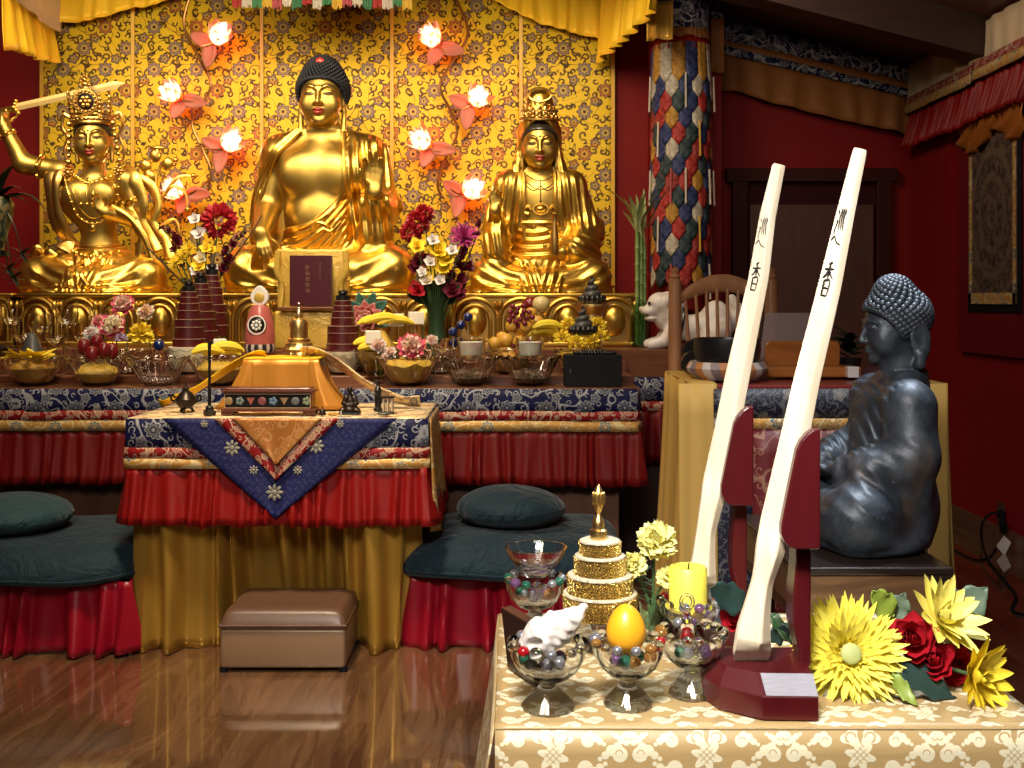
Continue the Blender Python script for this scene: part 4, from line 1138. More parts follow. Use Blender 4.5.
# ------------------------------------------------------------------ patchwork tongue banner on the post
cx, cy, rb = xpx(681, 6.02), 6.03, .148
r = thing('patchwork_banner', 'round banner of overlapping blue, white, red and yellow brocade tongues on the post', 'banner', (cx, cy, 1.2))
cols = [hx('18224a'), hx('8d867a'), hx('7c1a16'), hx('86601c'), hx('16262c'), hx('6a1c18')]
tmats = [mat('tongue brocade %d' % i, fn=brocade_fn(tuple(c), tuple(min(1, x * 1.9 + .05) for x in c), tuple(x * .55 for x in c), cell=.07, rough=.55, metal=.05, hook_cell=.025, alt=tuple(x * 1.4 for x in c))) for i, c in enumerate(cols)]
rows = 14
zt0 = zpx(38, 6.02) ; ztop = zpx(-4, 6.02)
mb = MB()
aa = [(cx + rb * 1.02 * math.cos(t), cy + rb * 1.02 * math.sin(t)) for t in np.linspace(PI * 1.0, PI * 2.0, 20)]
band(aa, ztop, zt0 + .02, 0).build('navy_crown', M_BLUEBROC, r, solid=.006)
pleats(aa, zt0 + .03, zt0 - .02, .003, .03, .006, nv=2).build('gold_ring', M_TANCLOTH, r, solid=.004)
pleats(aa, zt0 - .02, zt0 - .08, .003, .03, .004, nv=2).build('red_ring', M_REDCLOTH, r, solid=.004)
MB().tube([(cx, cy, 1.15), (cx, cy, ztop)], rb * .93, 24).build('inner_tube', M_DARKRED, r)
NT = 7; th = .215
for j in range(rows):
    for i in range(NT):
        t0 = PI + PI * (i + (.5 if j % 2 else 0)) / NT
        if t0 > 2 * PI + .1: continue
        ci = (i * 2 + j + (j // 2) * 2 + (i * j) % 2) % 6
        if j == 0: ci = (0, 3, 1, 3)[i % 4]
        if j == 1: ci = (1, 0, 1, 0)[i % 4]
        zt = zt0 - .05 - j * .085; w = PI / NT * .53
        def fn(u, v, t0=t0, zt=zt, w=w, j=j):
            vv = v; b = 1.0 if vv < .80 else (1 - (vv - .80) / .20) 
            a = t0 + (u - .5) * 2 * w * b; q = rb + .006 + .012 * v + .004 * math.cos((u - .5) * PI)
            return (cx + q * math.cos(a), cy + q * math.sin(a), zt - th * vv)
        MB().grid(fn, 4, 9, uvs=(.09, th)).build('brocade_tongue', tmats[ci], r, solid=.003)
for i in range(8):
    t0 = PI + PI * (i + .5) / NT; z0 = zt0 - .22 - .255 * (i % 3); q = rb + .028
    for jj in range(2):
        z1 = z0 - jj * .51
        MB().tube([(cx + q * math.cos(t0), cy + q * math.sin(t0), z1), (cx + (q + .006) * math.cos(t0), cy + (q + .006) * math.sin(t0), z1 - .19)], .0055, 6).build('cord_tassel', tm[(1, 5, 4, 1, 3)[i % 5]], r)
# ------------------------------------------------------------------ stepped altar
r = thing('altar', 'long stepped wooden altar with blue brocade bands and red pleated skirts', 'altar', (-1.2, 4.9, 0))
XE = xpx(640, 4.5)
AX0 = -2.9
T1, T2, T3, T4 = .84, zpx(376, 4.74), zpx(361.5, 4.98), .964
def shelf(nm, x0, x1, y0, y1, z0, z1): return MB().box(((x0 + x1) / 2, (y0 + y1) / 2, (z0 + z1) / 2), (x1 - x0, y1 - y0, z1 - z0), .004).build(nm, M_WOODRED, r)
shelf('lower_step', AX0, XE, 4.5, 4.76, T1 - .03, T1)
shelf('middle_step', AX0, xpx(634, 4.74), 4.74, 5.0, T1 - .02, T2)
shelf('upper_step', AX0, xpx(627, 4.98), 4.98, 5.22, T1 - .02, T3)
shelf('main_top', AX0, 1.05, 5.2, 6.45, T4 - .13, T4)
MB().box(((AX0 + XE) / 2 - .03, 4.66, T1 / 2 - .015), (XE - AX0 - .10, .20, T1 - .03), .004).build('front_panel', mat('altar panel wood', fn=wood_fn((.085, .032, .016), (.13, .055, .030), (24, 24, 2), .45)), r)
MB().box(((AX0 + 1.03) / 2, 5.85, .415), (1.03 - AX0, 1.2, .83), .004).build('cabinet', M_WOODDARK, r)
P = [(AX0, 4.495), (XE - .004, 4.495), (XE - .004, 5.18)]
lz = lambda y: zpx(y, 4.5)
# on the photo's right the bands sag slightly to the end
sg = lambda y: (lambda u: lz(y) - .02 * max(0, (u - .6)))
q = band(P, lz(388.5), sg(411), .004, wob=.003, seed=3, nv=3, flare=.006).build('navy_band', M_BLUEBROC, r, solid=.003)
band(P, sg(410), sg(420), .012, wob=.003, seed=3, nv=2).build('red_band', M_REDBROC, r, solid=.003)
band(P, sg(420), sg(430.5), .013, wob=.003, seed=3, nv=2).build('gold_band', M_GOLDBROC, r, solid=.003)
pleats(P, sg(429), sg(483), .010, .058, .03, seed=5, nv=6, top_amp=.35, wav=.008, rnd=.6).build('red_pleats', M_DARKRED, r, solid=.003)
P = [(XE - .2, 5.195), (1.05, 5.195), (1.05, 5.9)]
lz2 = lambda y: zpx(y, 5.2)
band(P, lz2(377), lz2(401), .006, wob=.003, seed=4, nv=2).build('rear_navy_band', M_BLUEBROC, r, solid=.003)
band(P, lz2(401), lz2(411), .010, wob=.003, seed=4, nv=2).build('rear_red_band', M_REDBROC, r, solid=.003)
pleats(P, lz2(410), lz2(462), .016, .09, .03, seed=6, nv=6, top_amp=.3).build('rear_red_pleats', M_DARKRED, r, solid=.003)
# lotus panel pedestals
PZ = 1.235
def pedestal(x0, x1, n, label):
    yf, yb = 5.52, 6.3
    r = thing('statue_pedestal', label, 'pedestal', ((x0 + x1) / 2, (yf + yb) / 2, T4))
    MB().box(((x0 + x1) / 2, (yf + yb) / 2 + .01, (T4 + PZ) / 2), (x1 - x0 - .04, yb - yf - .02, PZ - T4 - .002), .01).build('core', M_GOLDDARK, r)
    mb = MB(); mb.box(((x0 + x1) / 2, (yf + yb) / 2, PZ - .011), (x1 - x0, yb - yf, .022), .008, seg=3); mb.box(((x0 + x1) / 2, (yf + yb) / 2, T4 + .014), (x1 - x0, yb - yf, .026), .008, seg=3)
    mb.build('rim', M_GOLD, r)
    w = (x1 - x0) / n; h = PZ - T4 - .05
    for i in range(n):
        c = x0 + w * (i + .5); z0 = T4 + .028; mb = MB()
        arch = [(c - w * .47, z0)] + [(c + w * .47 * math.cos(a) , z0 + h * .52 + h * .46 * math.sin(a)) for a in np.linspace(PI, 0, 15)] + [(c + w * .47, z0)]
        mb.tube(np.array([(x, yf + .004, z) for x, z in arch]), .011, 8)
        arch2 = [(c - w * .33, z0)] + [(c + w * .33 * math.cos(a) , z0 + h * .45 + h * .38 * math.sin(a)) for a in np.linspace(PI, 0, 13)] + [(c + w * .33, z0)]
        mb.tube(np.array([(x, yf + .006, z) for x, z in arch2]), .010, 8)
        mb.sph((c, yf + .015, z0 + h * .46), (w * .25, .04, h * .34), 16, 12)
        for sg_ in (-1, 1): mb.sph((c + sg_ * w * .44, yf + .008, z0 + h * .80), (.016, .02, .03), 8, 6)
        mb.build('lotus_petal', M_GOLD, r)
    return r
pedestal(xpx(18, 5.55), xpx(182, 5.55), 4, 'golden lotus-panel pedestal under the sword bodhisattva')
pedestal(xpx(-42, 5.56), xpx(16, 5.56), 2, 'end of a golden lotus panel at the left edge behind the dark plant stand')
pedestal(xpx(190, 5.55), xpx(446, 5.55), 6, 'golden lotus-panel pedestal under the large central Buddha')
pedestal(xpx(452, 5.55), xpx(637, 5.55), 4, 'golden lotus-panel pedestal under the hooded bodhisattva with the vase')
# ------------------------------------------------------------------ central offering table
TX0, TX1, TY, TD, TZ = xpx(130, 3.74), xpx(424, 3.74), 3.74, .54, .80
r = thing('offering_table', 'central table with blue and red brocade front, triangular apron and gold curtain', 'table', ((TX0 + TX1) / 2, TY + TD / 2, 0))
MB().box(((TX0 + TX1) / 2, TY + TD / 2, TZ - .03), (TX1 - TX0, TD, .05), .008).build('tabletop', M_WOODDARK, r)
for sx in (0, 1):
    for sy in (0, 1):
        MB().box((TX0 + .08 + sx * (TX1 - TX0 - .16), TY + .24 + sy * (TD - .3), (TZ - .055) / 2), (.05, .05, TZ - .055), .004).build('leg', M_WOODDARK, r)
def top_cloth(u, v):
    x = TX0 - .006 + u * (TX1 - TX0 + .012); y = TY - .008 + v * (TD + .01)
    return (x, y, TZ - .003 + .0015 * math.sin(x * 31) * math.sin(y * 27))
MB().grid(top_cloth, 30, 16, uvs=(1.0, .54)).build('top_cloth', M_CREAMBROC, r, solid=.004)
cz = lambda y: zpx(y, TY)
P = [(TX0 - .008, TY + TD), (TX0 - .008, TY - .008), (TX1 + .008, TY - .008), (TX1 + .008, TY + TD)]
band(P, TZ - .002, cz(447), .004, wob=.002, seed=6, nv=3, flare=.004).build('navy_band', M_BLUEBROC, r, solid=.003)
band(P, cz(447), cz(458), .010, wob=.002, seed=6).build('red_band', M_REDBROC, r, solid=.003)
band(P, cz(458), cz(468), .011, wob=.002, seed=6).build('gold_band', M_GOLDBROC, r, solid=.003)
pleats(P, cz(467), cz(524), .013, .058, .03, seed=7, nv=7, top_amp=.3, wav=.006, res=11).build('red_pleats', M_REDCLOTH, r, solid=.003)
PC = [(TX0 + .05, TY + TD - .02), (TX0 + .05, TY + .035), (TX1 - .085, TY + .035), (TX1 - .085, TY + TD - .02)]
def push(x, v):
    c = xpx(283, 3.74); q = max(0, 1 - abs(x - c) / .30); q = q * q * (3 - 2 * q)
    return (0, min(.24, .62 * q) * (.3 + .7 * v))
pleats(PC, cz(515), .004, .040, .100, .0, seed=12, nv=12, top_amp=.9, rnd=.5, res=20, wav=.004, push=push).build('gold_curtain', M_GOLDSATIN, r, solid=.003)
def tri(nm, m, x0, x1, xa, za, y, z0=TZ + .001, k=1.0):
    def fn(u, v):
        a = x0 + (x1 - x0) * u; x = a + (xa - a) * v; z = z0 + (za - z0) * v
        return (x, y - .006 * math.sin(u * 9) * v - .016 * v, z)
    mb = MB(); V = []; UV = []; n = 18
    for i in range(n + 1):
        for j in range(n + 1):
            p = fn(i / n, j / n); V.append(p); UV.append((p[0], p[2]))
    f = [(i*(n+1)+j, (i+1)*(n+1)+j, (i+1)*(n+1)+j+1, i*(n+1)+j+1) for i in range(n) for j in range(n)]
    return mb.add(V, f, UV).build(nm, m, r, solid=.003)
ya = TY - .026
def navy_dense():
    p = sep(uvc()); n = hooks(p[0], p[1], .026); q = hooks(p[0] + .013, p[1] + .017, .026, 3)
    return {'Base Color': mixc(mx(n, q) * .8, (.007, .009, .070), (.050, .052, .13)), 'Roughness': .7, 'Specular IOR Level': .25}
tri('apron_border', mat('navy apron brocade', fn=navy_dense), xpx(162, 3.72), xpx(398, 3.72), xpx(277, 3.72), zpx(517, 3.72), ya)
tri('apron_red_stripe', M_REDBROC, xpx(214, 3.71), xpx(340, 3.71), xpx(277, 3.71), zpx(479, 3.71), ya - .005)
tri('apron_centre', M_ORANGEBROC, xpx(232, 3.70), xpx(322, 3.70), xpx(277, 3.70), zpx(464, 3.70), ya - .010)
M_SILVERTHREAD = mat('silver thread', (.24, .22, .19), .55, .1)
for (px, py, rad) in ((275, 492, 9), (232, 448, 8.5), (316, 446, 8.5), (254, 470, 5), (298, 470, 5), (204, 424, 4.5), (340, 424, 4.5)):
    mb = MB(); p = W(px, py, 3.705); q = rad * 3.7 / F; v = (py - 420) / 97 * .016
    for i in range(8):
        a = 2 * PI * i / 8; mb.sph((p.x + q * .62 * math.cos(a), ya - .005 - v, p.z + q * .62 * math.sin(a)), (q * .36, .0025, q * .20), 8, 5, R=rotm(0, -a, 0))
    mb.sph((p.x, ya - .006 - v, p.z), (q * .3, .003, q * .3), 8, 6); mb.build('apron_flower', M_SILVERTHREAD, r)
# side drop with fringe at the right end
def drop(u, v):
    y = TY - .01 + u * .40; z = TZ - v * (.36 + .05 * math.sin(u * 5)); return (TX1 + .022 + .018 * math.sin(u * 22) * v + .012 * v, y, z)
MB().grid(drop, 30, 12, uvs=(.5, .4)).build('side_drop', M_GOLDBROC, r, solid=.004)
# ------------------------------------------------------------------ floor seats with crimson skirts
def seat(x0, x1, y0, y1, h, label, seed):
    r = thing('meditation_bench', label, 'bench', ((x0 + x1) / 2, (y0 + y1) / 2, 0))
    MB().box(((x0 + x1) / 2, (y0 + y1) / 2, h - .02), (x1 - x0 - .08, y1 - y0 - .08, .04), .006).build('bench_top', M_WOODDARK, r)
    for sx in (0, 1):
        for sy in (0, 1): MB().box((x0 + .06 + sx * (x1 - x0 - .12), y0 + .09 + sy * (y1 - y0 - .15), (h - .04) / 2), (.05, .05, h - .04), .004).build('leg', M_WOODDARK, r)
    P = [(x0, y1), (x0, y0), (x1, y0), (x1, y1)]
    pleats(P, h - .002, .006, .030, .105, .03, seed=seed, nv=10, top_amp=.3, rnd=.6, res=16).build('pleated_skirt', M_CRIMSON, r, solid=.003)
    return r
bl0, bl1 = xpx(-110, 3.75), xpx(131, 3.75)
seat(bl0, bl1 - .01, 3.74, 4.40, .245, 'low bench with crimson satin skirt under the left cushions', 21)
br0, br1 = xpx(411, 3.8), xpx(622, 3.8)
seat(br0, br1, 3.82, 4.42, .245, 'low bench with dark red skirt under the right cushions', 22)
def cushion_flat(x0, x1, y0, y1, z0, h, label, seed, droop=.05):
    r = thing('floor_cushion', label, 'cushion', ((x0 + x1) / 2, (y0 + y1) / 2, z0))
    cx, cy, a, b = (x0 + x1) / 2, (y0 + y1) / 2, (x1 - x0) / 2, (y1 - y0) / 2; rs = np.random.RandomState(seed); ph = rs.uniform(0, 6, 6)
    mb = MB()
    def fn(u, v):
        t = 2 * PI * u; n = 3.2
        c, s = math.cos(t), math.sin(t); q = (abs(c) ** n + abs(s) ** n) ** (-1 / n)
        w = v * 2                                            # 0..1 top, 1..2 bottom
        if w <= 1: rr = math.sin(w * PI / 2); zz = h * (.5 + .5 * math.cos(w * PI / 2) ** .6)
        else: rr = math.sin((2 - w) * PI / 2); zz = h * (.5 - .5 * math.cos((2 - w) * PI / 2) ** .6)
        x, y = cx + a * q * c * rr, cy + b * q * s * rr
        zz += .010 * math.sin(x * 13 + ph[0]) * math.sin(y * 15 + ph[1]) * (w < 1) * rr
        if w > .3: zz += .004 * rr * math.sin(t * 7 + ph[2]) * math.sin(PI * w / 2)
        d = max(0, rr - .78) / .22
        zz -= droop * d * d * (1 if s < .2 else .2) * (w > .0)
        if w > 1: zz = max(zz, .001) if rr < .78 else zz
        return (x, y, z0 + zz)
    mb.grid(fn, 72, 26, cu=True); mb.build('cover', M_TEAL, r, sharp=0)
    a_ = np.linspace(0, 2 * PI, 73)
    P = np.array([fn(i / 72, .5) for i in range(73)]); MB().tube(P, .005, 6, cap=False).build('piping', M_TEAL, r)
    return r
cushion_flat(bl0 - .02, bl1 + .045, 3.66, 4.40, .246, .125, 'wide dark teal floor cushion on the left bench', 1)
cushion_flat(br0 - .07, br1 + .02, 3.72, 4.42, .246, .140, 'wide dark teal floor cushion on the right bench', 2)
def zafu(c, rx, h, m, label, seed):
    r = thing('round_cushion', label, 'cushion', c)
    mb = MB(); rs = np.random.RandomState(seed)
    def fn(u, v):
        t = 2 * PI * u; w = PI * v; rr = math.sin(w) ** .80; z = h * (.5 + .5 * math.copysign(abs(math.cos(w)) ** .88, math.cos(w)))
        pl = 1 + .020 * abs(math.sin(t * 13 + .6 * math.sin(t * 3))) * math.sin(w) ** 3
        x, y = rx * rr * pl * math.cos(t), rx * .92 * rr * pl * math.sin(t)
        z += .008 * math.sin(x * 14 + seed) * math.cos(y * 12) * (v < .5)
        return (c[0] + x, c[1] + y, c[2] + z)
    mb.grid(fn, 96, 24, cu=True); mb.build('cover', m, r, sharp=0)
    mb = MB(); a = np.linspace(0, 2 * PI, 61)
    for z, q in ((.52, .985),):
        mb = MB(); mb.tube(np.array([(c[0] + rx * q * 1.012 * math.cos(t), c[1] + rx * .92 * q * 1.012 * math.sin(t), c[2] + h * z) for t in a]), .004, 6, cap=False); mb.build('seam', m, r)
zafu((xpx(4, 3.95), 3.98, .246 + .112), .222, .135, M_TEALTOP, 'grey-green round cushion resting on the left floor cushion', 1)
zafu((xpx(511, 4.0), 4.02, .246 + .128), .196, .140, M_TEAL, 'dark teal round cushion resting on the right floor cushion', 2)
# ------------------------------------------------------------------ vinyl ottoman
ox0, ox1 = xpx(220, 3.54), xpx(345, 3.54); oy0, oy1 = 3.54, 3.86
r = thing('ottoman', 'tan vinyl storage ottoman in front of the gold curtain', 'ottoman', ((ox0 + ox1) / 2, (oy0 + oy1) / 2, 0))
def vinyl(a, b):
    def f():
        p = sep(objc()); w = mth('SINE', p[0] * 900) 
        n = noise(objc(), 260, 2, .6)
        return {'Base Color': mixc(noise(objc(), 5, 3), a, b), 'Roughness': .38, 'Normal': bump(n + w * .15, .10, .002)}
    return f
MV = mat('tan vinyl', fn=vinyl((.20, .115, .062), (.25, .148, .082))); MV2 = mat('brown vinyl', fn=vinyl((.085, .040, .024), (.115, .055, .034)))
MB().box(((ox0 + ox1) / 2, (oy0 + oy1) / 2, .0765), (ox1 - ox0, oy1 - oy0, .125), .01, seg=3).build('body', MV, r)
for sx in (.02, .98):
    for sy in (.05, .95): MB().lathe([(0, 0), (.014, 0), (.014, .014), (0, .014)], 10, (ox0 + sx * (ox1 - ox0), oy0 + sy * (oy1 - oy0), 0)).build('foot', M_BLACKMATT, r)
mb = MB()
def lid(u, v):
    x = (u - .5) * 2; y = (v - .5) * 2; e = max(abs(x), abs(y))
    z = .150 + .052 * (1 - abs(x) ** 14) ** .5 * (1 - abs(y) ** 9) ** .5
    return ((ox0 + ox1) / 2 + x * (ox1 - ox0) / 2 * 1.01, (oy0 + oy1) / 2 + y * (oy1 - oy0) / 2 * 1.01, z)
mb.grid(lid, 40, 30); mb.box(((ox0 + ox1) / 2, (oy0 + oy1) / 2, .147), ((ox1 - ox0) * 1.01, (oy1 - oy0) * 1.01, .012), .003)
mb.build('padded_lid', MV2, r, sharp=0)
a = np.array([(ox0 - .003, oy0 - .003), (ox1 + .003, oy0 - .003), (ox1 + .003, oy1 + .003), (ox0 - .003, oy1 + .003), (ox0 - .003, oy0 - .003)])
MB().tube(np.column_stack([a, np.full(5, .151)]), .004, 6, cap=False).build('lid_piping', MV2, r)
# ------------------------------------------------------------------ side table with yellow cloth, behind the sticks
SX0, SX1, SY0, SY1, SZ = xpx(693, 3.3), xpx(945, 3.3), 3.3, 3.84, .95
r = thing('side_table', 'tall side table with yellow cloth ends and navy and red brocade front', 'table', ((SX0 + SX1) / 2, (SY0 + SY1) / 2, 0))
MB().box(((SX0 + SX1) / 2, (SY0 + SY1) / 2, SZ - .02), (SX1 - SX0 - .01, SY1 - SY0 - .01, .03), .004).build('tabletop', mat('red table edge', (.16, .02, .015), .35), r)
for sx in (0, 1):
    for sy in (0, 1): MB().box((SX0 + .05 + sx * (SX1 - SX0 - .1), SY0 + .06 + sy * (SY1 - SY0 - .12), (SZ - .04) / 2), (.05, .05, SZ - .04), .004).build('leg', M_WOODDARK, r)
MB().box((SX0 + .03, (SY0 + SY1) / 2, SZ - .001), (.075, SY1 - SY0 + .006, .008), .002).build('cloth_edge', M_YELCLOTH, r)
pleats([(SX0 - .004, SY1), (SX0 - .004, SY0 - .004)], SZ, .01, .014, .17, .05, seed=3, nv=10, top_amp=.3, res=14).build('side_cloth', M_YELCLOTH, r, solid=.004)
pleats([(SX1 + .004, SY0 - .004), (SX1 + .004, SY1)], SZ, .01, .014, .17, .05, seed=4, nv=10, top_amp=.3, res=14).build('side_cloth', M_YELCLOTH, r, solid=.004)
def corner(x0, x1, seed):
    return pleats([(x0, SY0 - .008), (x1, SY0 - .008)], SZ, .01, .006, .09, .03, seed=seed, nv=10, top_amp=.3)
corner(SX0 - .045, SX0 + .07, 5).build('corner_cloth', M_YELCLOTH, r, solid=.004)
corner(SX1 - .06, SX1 + .004, 6).build('corner_cloth', M_YELCLOTH, r, solid=.004)
def navy2():
    p = sep(uvc()); u, v = p[0], p[1]
    n1 = hooks(u, v, .030); n2 = hooks(u + .016, v + .020, .030, 2); vv = vines(comb(u, v), 16, .08)
    fl, ol, inn, cen, h, rr, ring = medallion(u, v + .02, .15, 5, .30)
    c = mixc(mx(mx(n1, n2), vv) * .75, (.008, .009, .022), (.12, .115, .12)); c = mixc(fl, c, (.17, .15, .125)); c = mixc(ol * .8, c, (.03, .03, .04)); c = mixc(ring, c, (.07, .06, .06))
    return {'Base Color': c, 'Roughness': .5}
M_NAVY2 = mat('dark navy medallion brocade', fn=navy2)
def redpanel():
    p = sep(uvc()); u, v = p[0] - .335, p[1] - .40
    rr = sqrt(u * u + v * v * .8)
    ringm = below(absf(rr - .235), .004, .002); ring2 = below(absf(rr - .19), .003, .002)
    inr = below(rr, .185, .003)
    key = below(fract(mth('ADD', absf(fract(p[0] / .022) - .5), absf(fract(p[1] / .022) - .5)) * 2), .35, .08)
    scroll = mx(hooks(p[0], p[1], .05), vines(comb(p[0], p[1]), 10, .06))
    lot = medallion(p[0] + .01, p[1] + .04, .17, 10, .34, .30)
    ann = below(absf(rr - .213), .016, .003)
    k = mx(mx(ringm, ring2), mx(inr * key, mx(ann * hooks(p[0], p[1], .024), (1.0 - below(rr, .24, .003)) * mx(scroll * .7, lot[1]))))
    return {'Base Color': mixc(k * .6, (.115, .007, .010), (.36, .21, .13)), 'Roughness': .5}
fy = SY0 - .012
band([(SX0 + .06, fy), (SX1 - .05, fy)], SZ - .015, zpx(418, SY0), .0).build('navy_band', M_NAVY2, r, solid=.003)
band([(SX0 + .06, fy), (SX0 + .175, fy)], zpx(418, SY0), .02, .001, nv=6).build('navy_border', M_NAVY2, r, solid=.003)
band([(SX0 + .175, fy), (SX1 - .05, fy)], zpx(418, SY0), zpx(428, SY0), .002).build('gold_band', M_GOLDBROC, r, solid=.003)
mb = MB(); w = SX1 - .05 - SX0 - .175
mb.grid(lambda u, v: (SX0 + .175 + w * u, fy + .0005, .02 + (zpx(428, SY0) - .02) * v), 10, 10, uvs=(w, zpx(428, SY0) - .02)); mb.build('red_panel', mat('red woven panel', fn=redpanel), r, solid=.003)
# ------------------------------------------------------------------ near table with gold damask cloth
NX0, NX1, NY0, NY1, NZ = xpx(495, 1.65), .807, 1.65, 2.25, .56
r = thing('display_table', 'near table draped in gold damask cloth carrying the two wooden sticks', 'table', ((NX0 + NX1) / 2, (NY0 + NY1) / 2, 0))
MB().box(((NX0 + NX1) / 2, (NY0 + NY1) / 2, NZ - .022), (NX1 - NX0 - .006, NY1 - NY0 - .006, .036), .004).build('tabletop', M_WOODDARK, r)
for sx in (0, 1):
    for sy in (0, 1): MB().box((NX0 + .04 + sx * (NX1 - NX0 - .08), NY0 + .04 + sy * (NY1 - NY0 - .08), (NZ - .04) / 2), (.04, .04, NZ - .04), .004).build('leg', M_WOODDARK, r)
def damask():
    p = sep(uvc()); C = .230; RV = .088
    row = floor(p[1] / RV); uu = (p[0] - .087) / C + modf_(row, 2.0) * .5
    x = (fract(uu) - .5) * C; y = (fract(p[1] / RV) - .5) * RV
    ax = absf(x); r_ = sqrt(x * x + (y - .004) * (y - .004)); t = atan2(y - .004, x)
    kn = below(r_, .0235 * (.80 + .22 * cos(t * 6 + 1.57)), .001)
    la = below(absf(fract((x + y) / .0095) - .5), .12, .05) ; lb = below(absf(fract((x - y) / .0095) - .5), .12, .05)
    kn = kn * (1.0 - mx(la, lb) * below(r_, .0125, .002) * .8)
    # two looped ribbons rising from the knot
    bx = ax - .0145; by = y - .031; rb_ = sqrt(bx * bx + by * by); tb = atan2(by, bx)
    bow = below(rb_, .015 * (.86 + .2 * cos(tb * 3 + .6)), .001) * (1.0 - below(absf(rb_ - .0075), .0014, .0006) * ss(tb, -1.5, -1.0))
    # drifting comma-shaped clouds between the knots
    def circ(px_, py_, r0): 
        dx = ax - px_; dy = y - py_
        return sqrt(dx * dx + dy * dy) - r0
    def cloud(cx_, cy_, s, fl, up):
        d = mn(circ(cx_, cy_, s), mn(circ(cx_ + fl * s * 1.1, cy_ + up * s * .5, s * .72), mn(circ(cx_ + fl * s * 1.9, cy_ - up * s * .1, s * .52), circ(cx_ + fl * s * 2.6, cy_ - up * s * .55, s * .30))))
        d = mn(d, circ(cx_ + fl * s * .3, cy_ + up * s * .9, s * .62))
        inner = circ(cx_ + fl * s * .1, cy_ + up * s * .1, s * .45)
        return below(d, .0, .0008) * (1.0 - below(absf(inner), .0008, .0005) * ss((y - cy_) * up, -.002, .003))
    cl = mx(mx(cloud(.048, -.014, .0115, 1, -1), cloud(.100, .006, .0115, -1, 1)), mx(cloud(.080, -.034, .0080, 1, 1), cloud(.052, .026, .0095, 1, 1)))
    cl = mx(cl, cloud(.112, .032, .0085, -1, -1))
    k = mx(mx(kn, bow), cl)
    grain = noise(comb(p[0] * 30, p[1] * 900), 1, 2)
    base = mixc(grain, (.41, .275, .115), (.50, .345, .155)); lite = mixc(grain, (.74, .66, .44), (.82, .75, .54))
    return {'Base Color': mixc(k, base, lite), 'Roughness': mth('ADD', .36, k * -.06), 'Specular IOR Level': .7, 'Normal': bump(k * .5 + grain * .3 + noise(comb(p[0] * 2, p[1] * 9), 4, 3) * 2.0, .22, .003)}
M_DAMASK = mat('gold damask', fn=damask)
def ncloth(u, v):
    x = NX0 + u * (NX1 - NX0); y = NY0 + v * (NY1 - NY0); e = min(u, 1 - u, v * .7, (1 - v) * .7)
    return (x, y, NZ - .002 + .0012 * math.sin(x * 40) * math.sin(y * 26) * min(1, e * 12))
mb = MB(); mb.grid(ncloth, 40, 30, uvs=(NX1 - NX0, NY1 - NY0))
mb.build('cloth_top', M_DAMASK, r, solid=.003)
mb = MB()
W_ = NX1 - NX0
mb.grid(lambda u, v: (NX0 + W_ * u, NY0 - .002 - .020 * v - .010 * v * math.sin(u * 7 + .6), NZ - .002 - v * .545), 40, 14, uvs=(W_, -.545)); mb.build('cloth_front', M_DAMASK, r, solid=.003)
mb = MB(); mb.grid(lambda u, v: (NX0 - .002 - .075 * v - .016 * v * math.sin(u * 9 + 1.0), NY0 + (NY1 - NY0) * u - .02 * v * (1 - u), NZ - .002 - v * .545), 30, 14, uvs=(NY1 - NY0, -.545)); mb.build('cloth_side', M_DAMASK, r, solid=.003)
mb = MB(); mb.grid(lambda u, v: (NX1 + .002 + .03 * v, NY0 + (NY1 - NY0) * u, NZ - .002 - v * .545), 20, 8, uvs=(NY1 - NY0, -.545)); mb.build('cloth_side', M_DAMASK, r, solid=.003)
MB().tube([(NX0, NY0 - .003, NZ - .002), (NX1, NY0 - .003, NZ - .002)], .0016, 6).build('pressed_crease', mat('cloth crease', (.42, .30, .14), .5), r)
# stand under the bronze statue
px0, px1, PY0, PY1 = xpx(795, 2.28), xpx(955, 2.27), 2.275, 2.85
r = thing('pedestal_table', 'dark side stand behind the near table, under the bronze statue plinth', 'table', ((px0 + px1) / 2, 2.56, 0))
MB().box(((px0 + px1) / 2, 2.56, .53), (px1 - px0 - .02, .54, .03), .004).build('tabletop', M_WOODDARK, r)
for sx in (-1, 1):
    for sy in (-1, 1): MB().box(((px0 + px1) / 2 + sx * .11, 2.56 + sy * .22, .2575), (.04, .04, .515), .004).build('leg', M_WOODDARK, r)
PLZ = .646
r = thing('statue_plinth', 'brown wooden block plinth with dark edges under the bronze Buddha', 'plinth', ((px0 + px1) / 2, 2.56, .546))
MB().box(((px0 + px1) / 2, 2.56, (.546 + PLZ - .016) / 2), (px1 - px0 - .012, .56, PLZ - .016 - .546), .003).build('block', M_WOODPLINTH, r)
MB().box(((px0 + px1) / 2, 2.56, PLZ - .008), (px1 - px0, .572, .016), .004).build('top_board', M_WOODEDGE, r)
MB().box((px1 - .025, PY0 - .0, (.546 + PLZ - .016) / 2), (.05, .006, PLZ - .016 - .546), .002).build('dark_end', M_WOODEDGE, r)
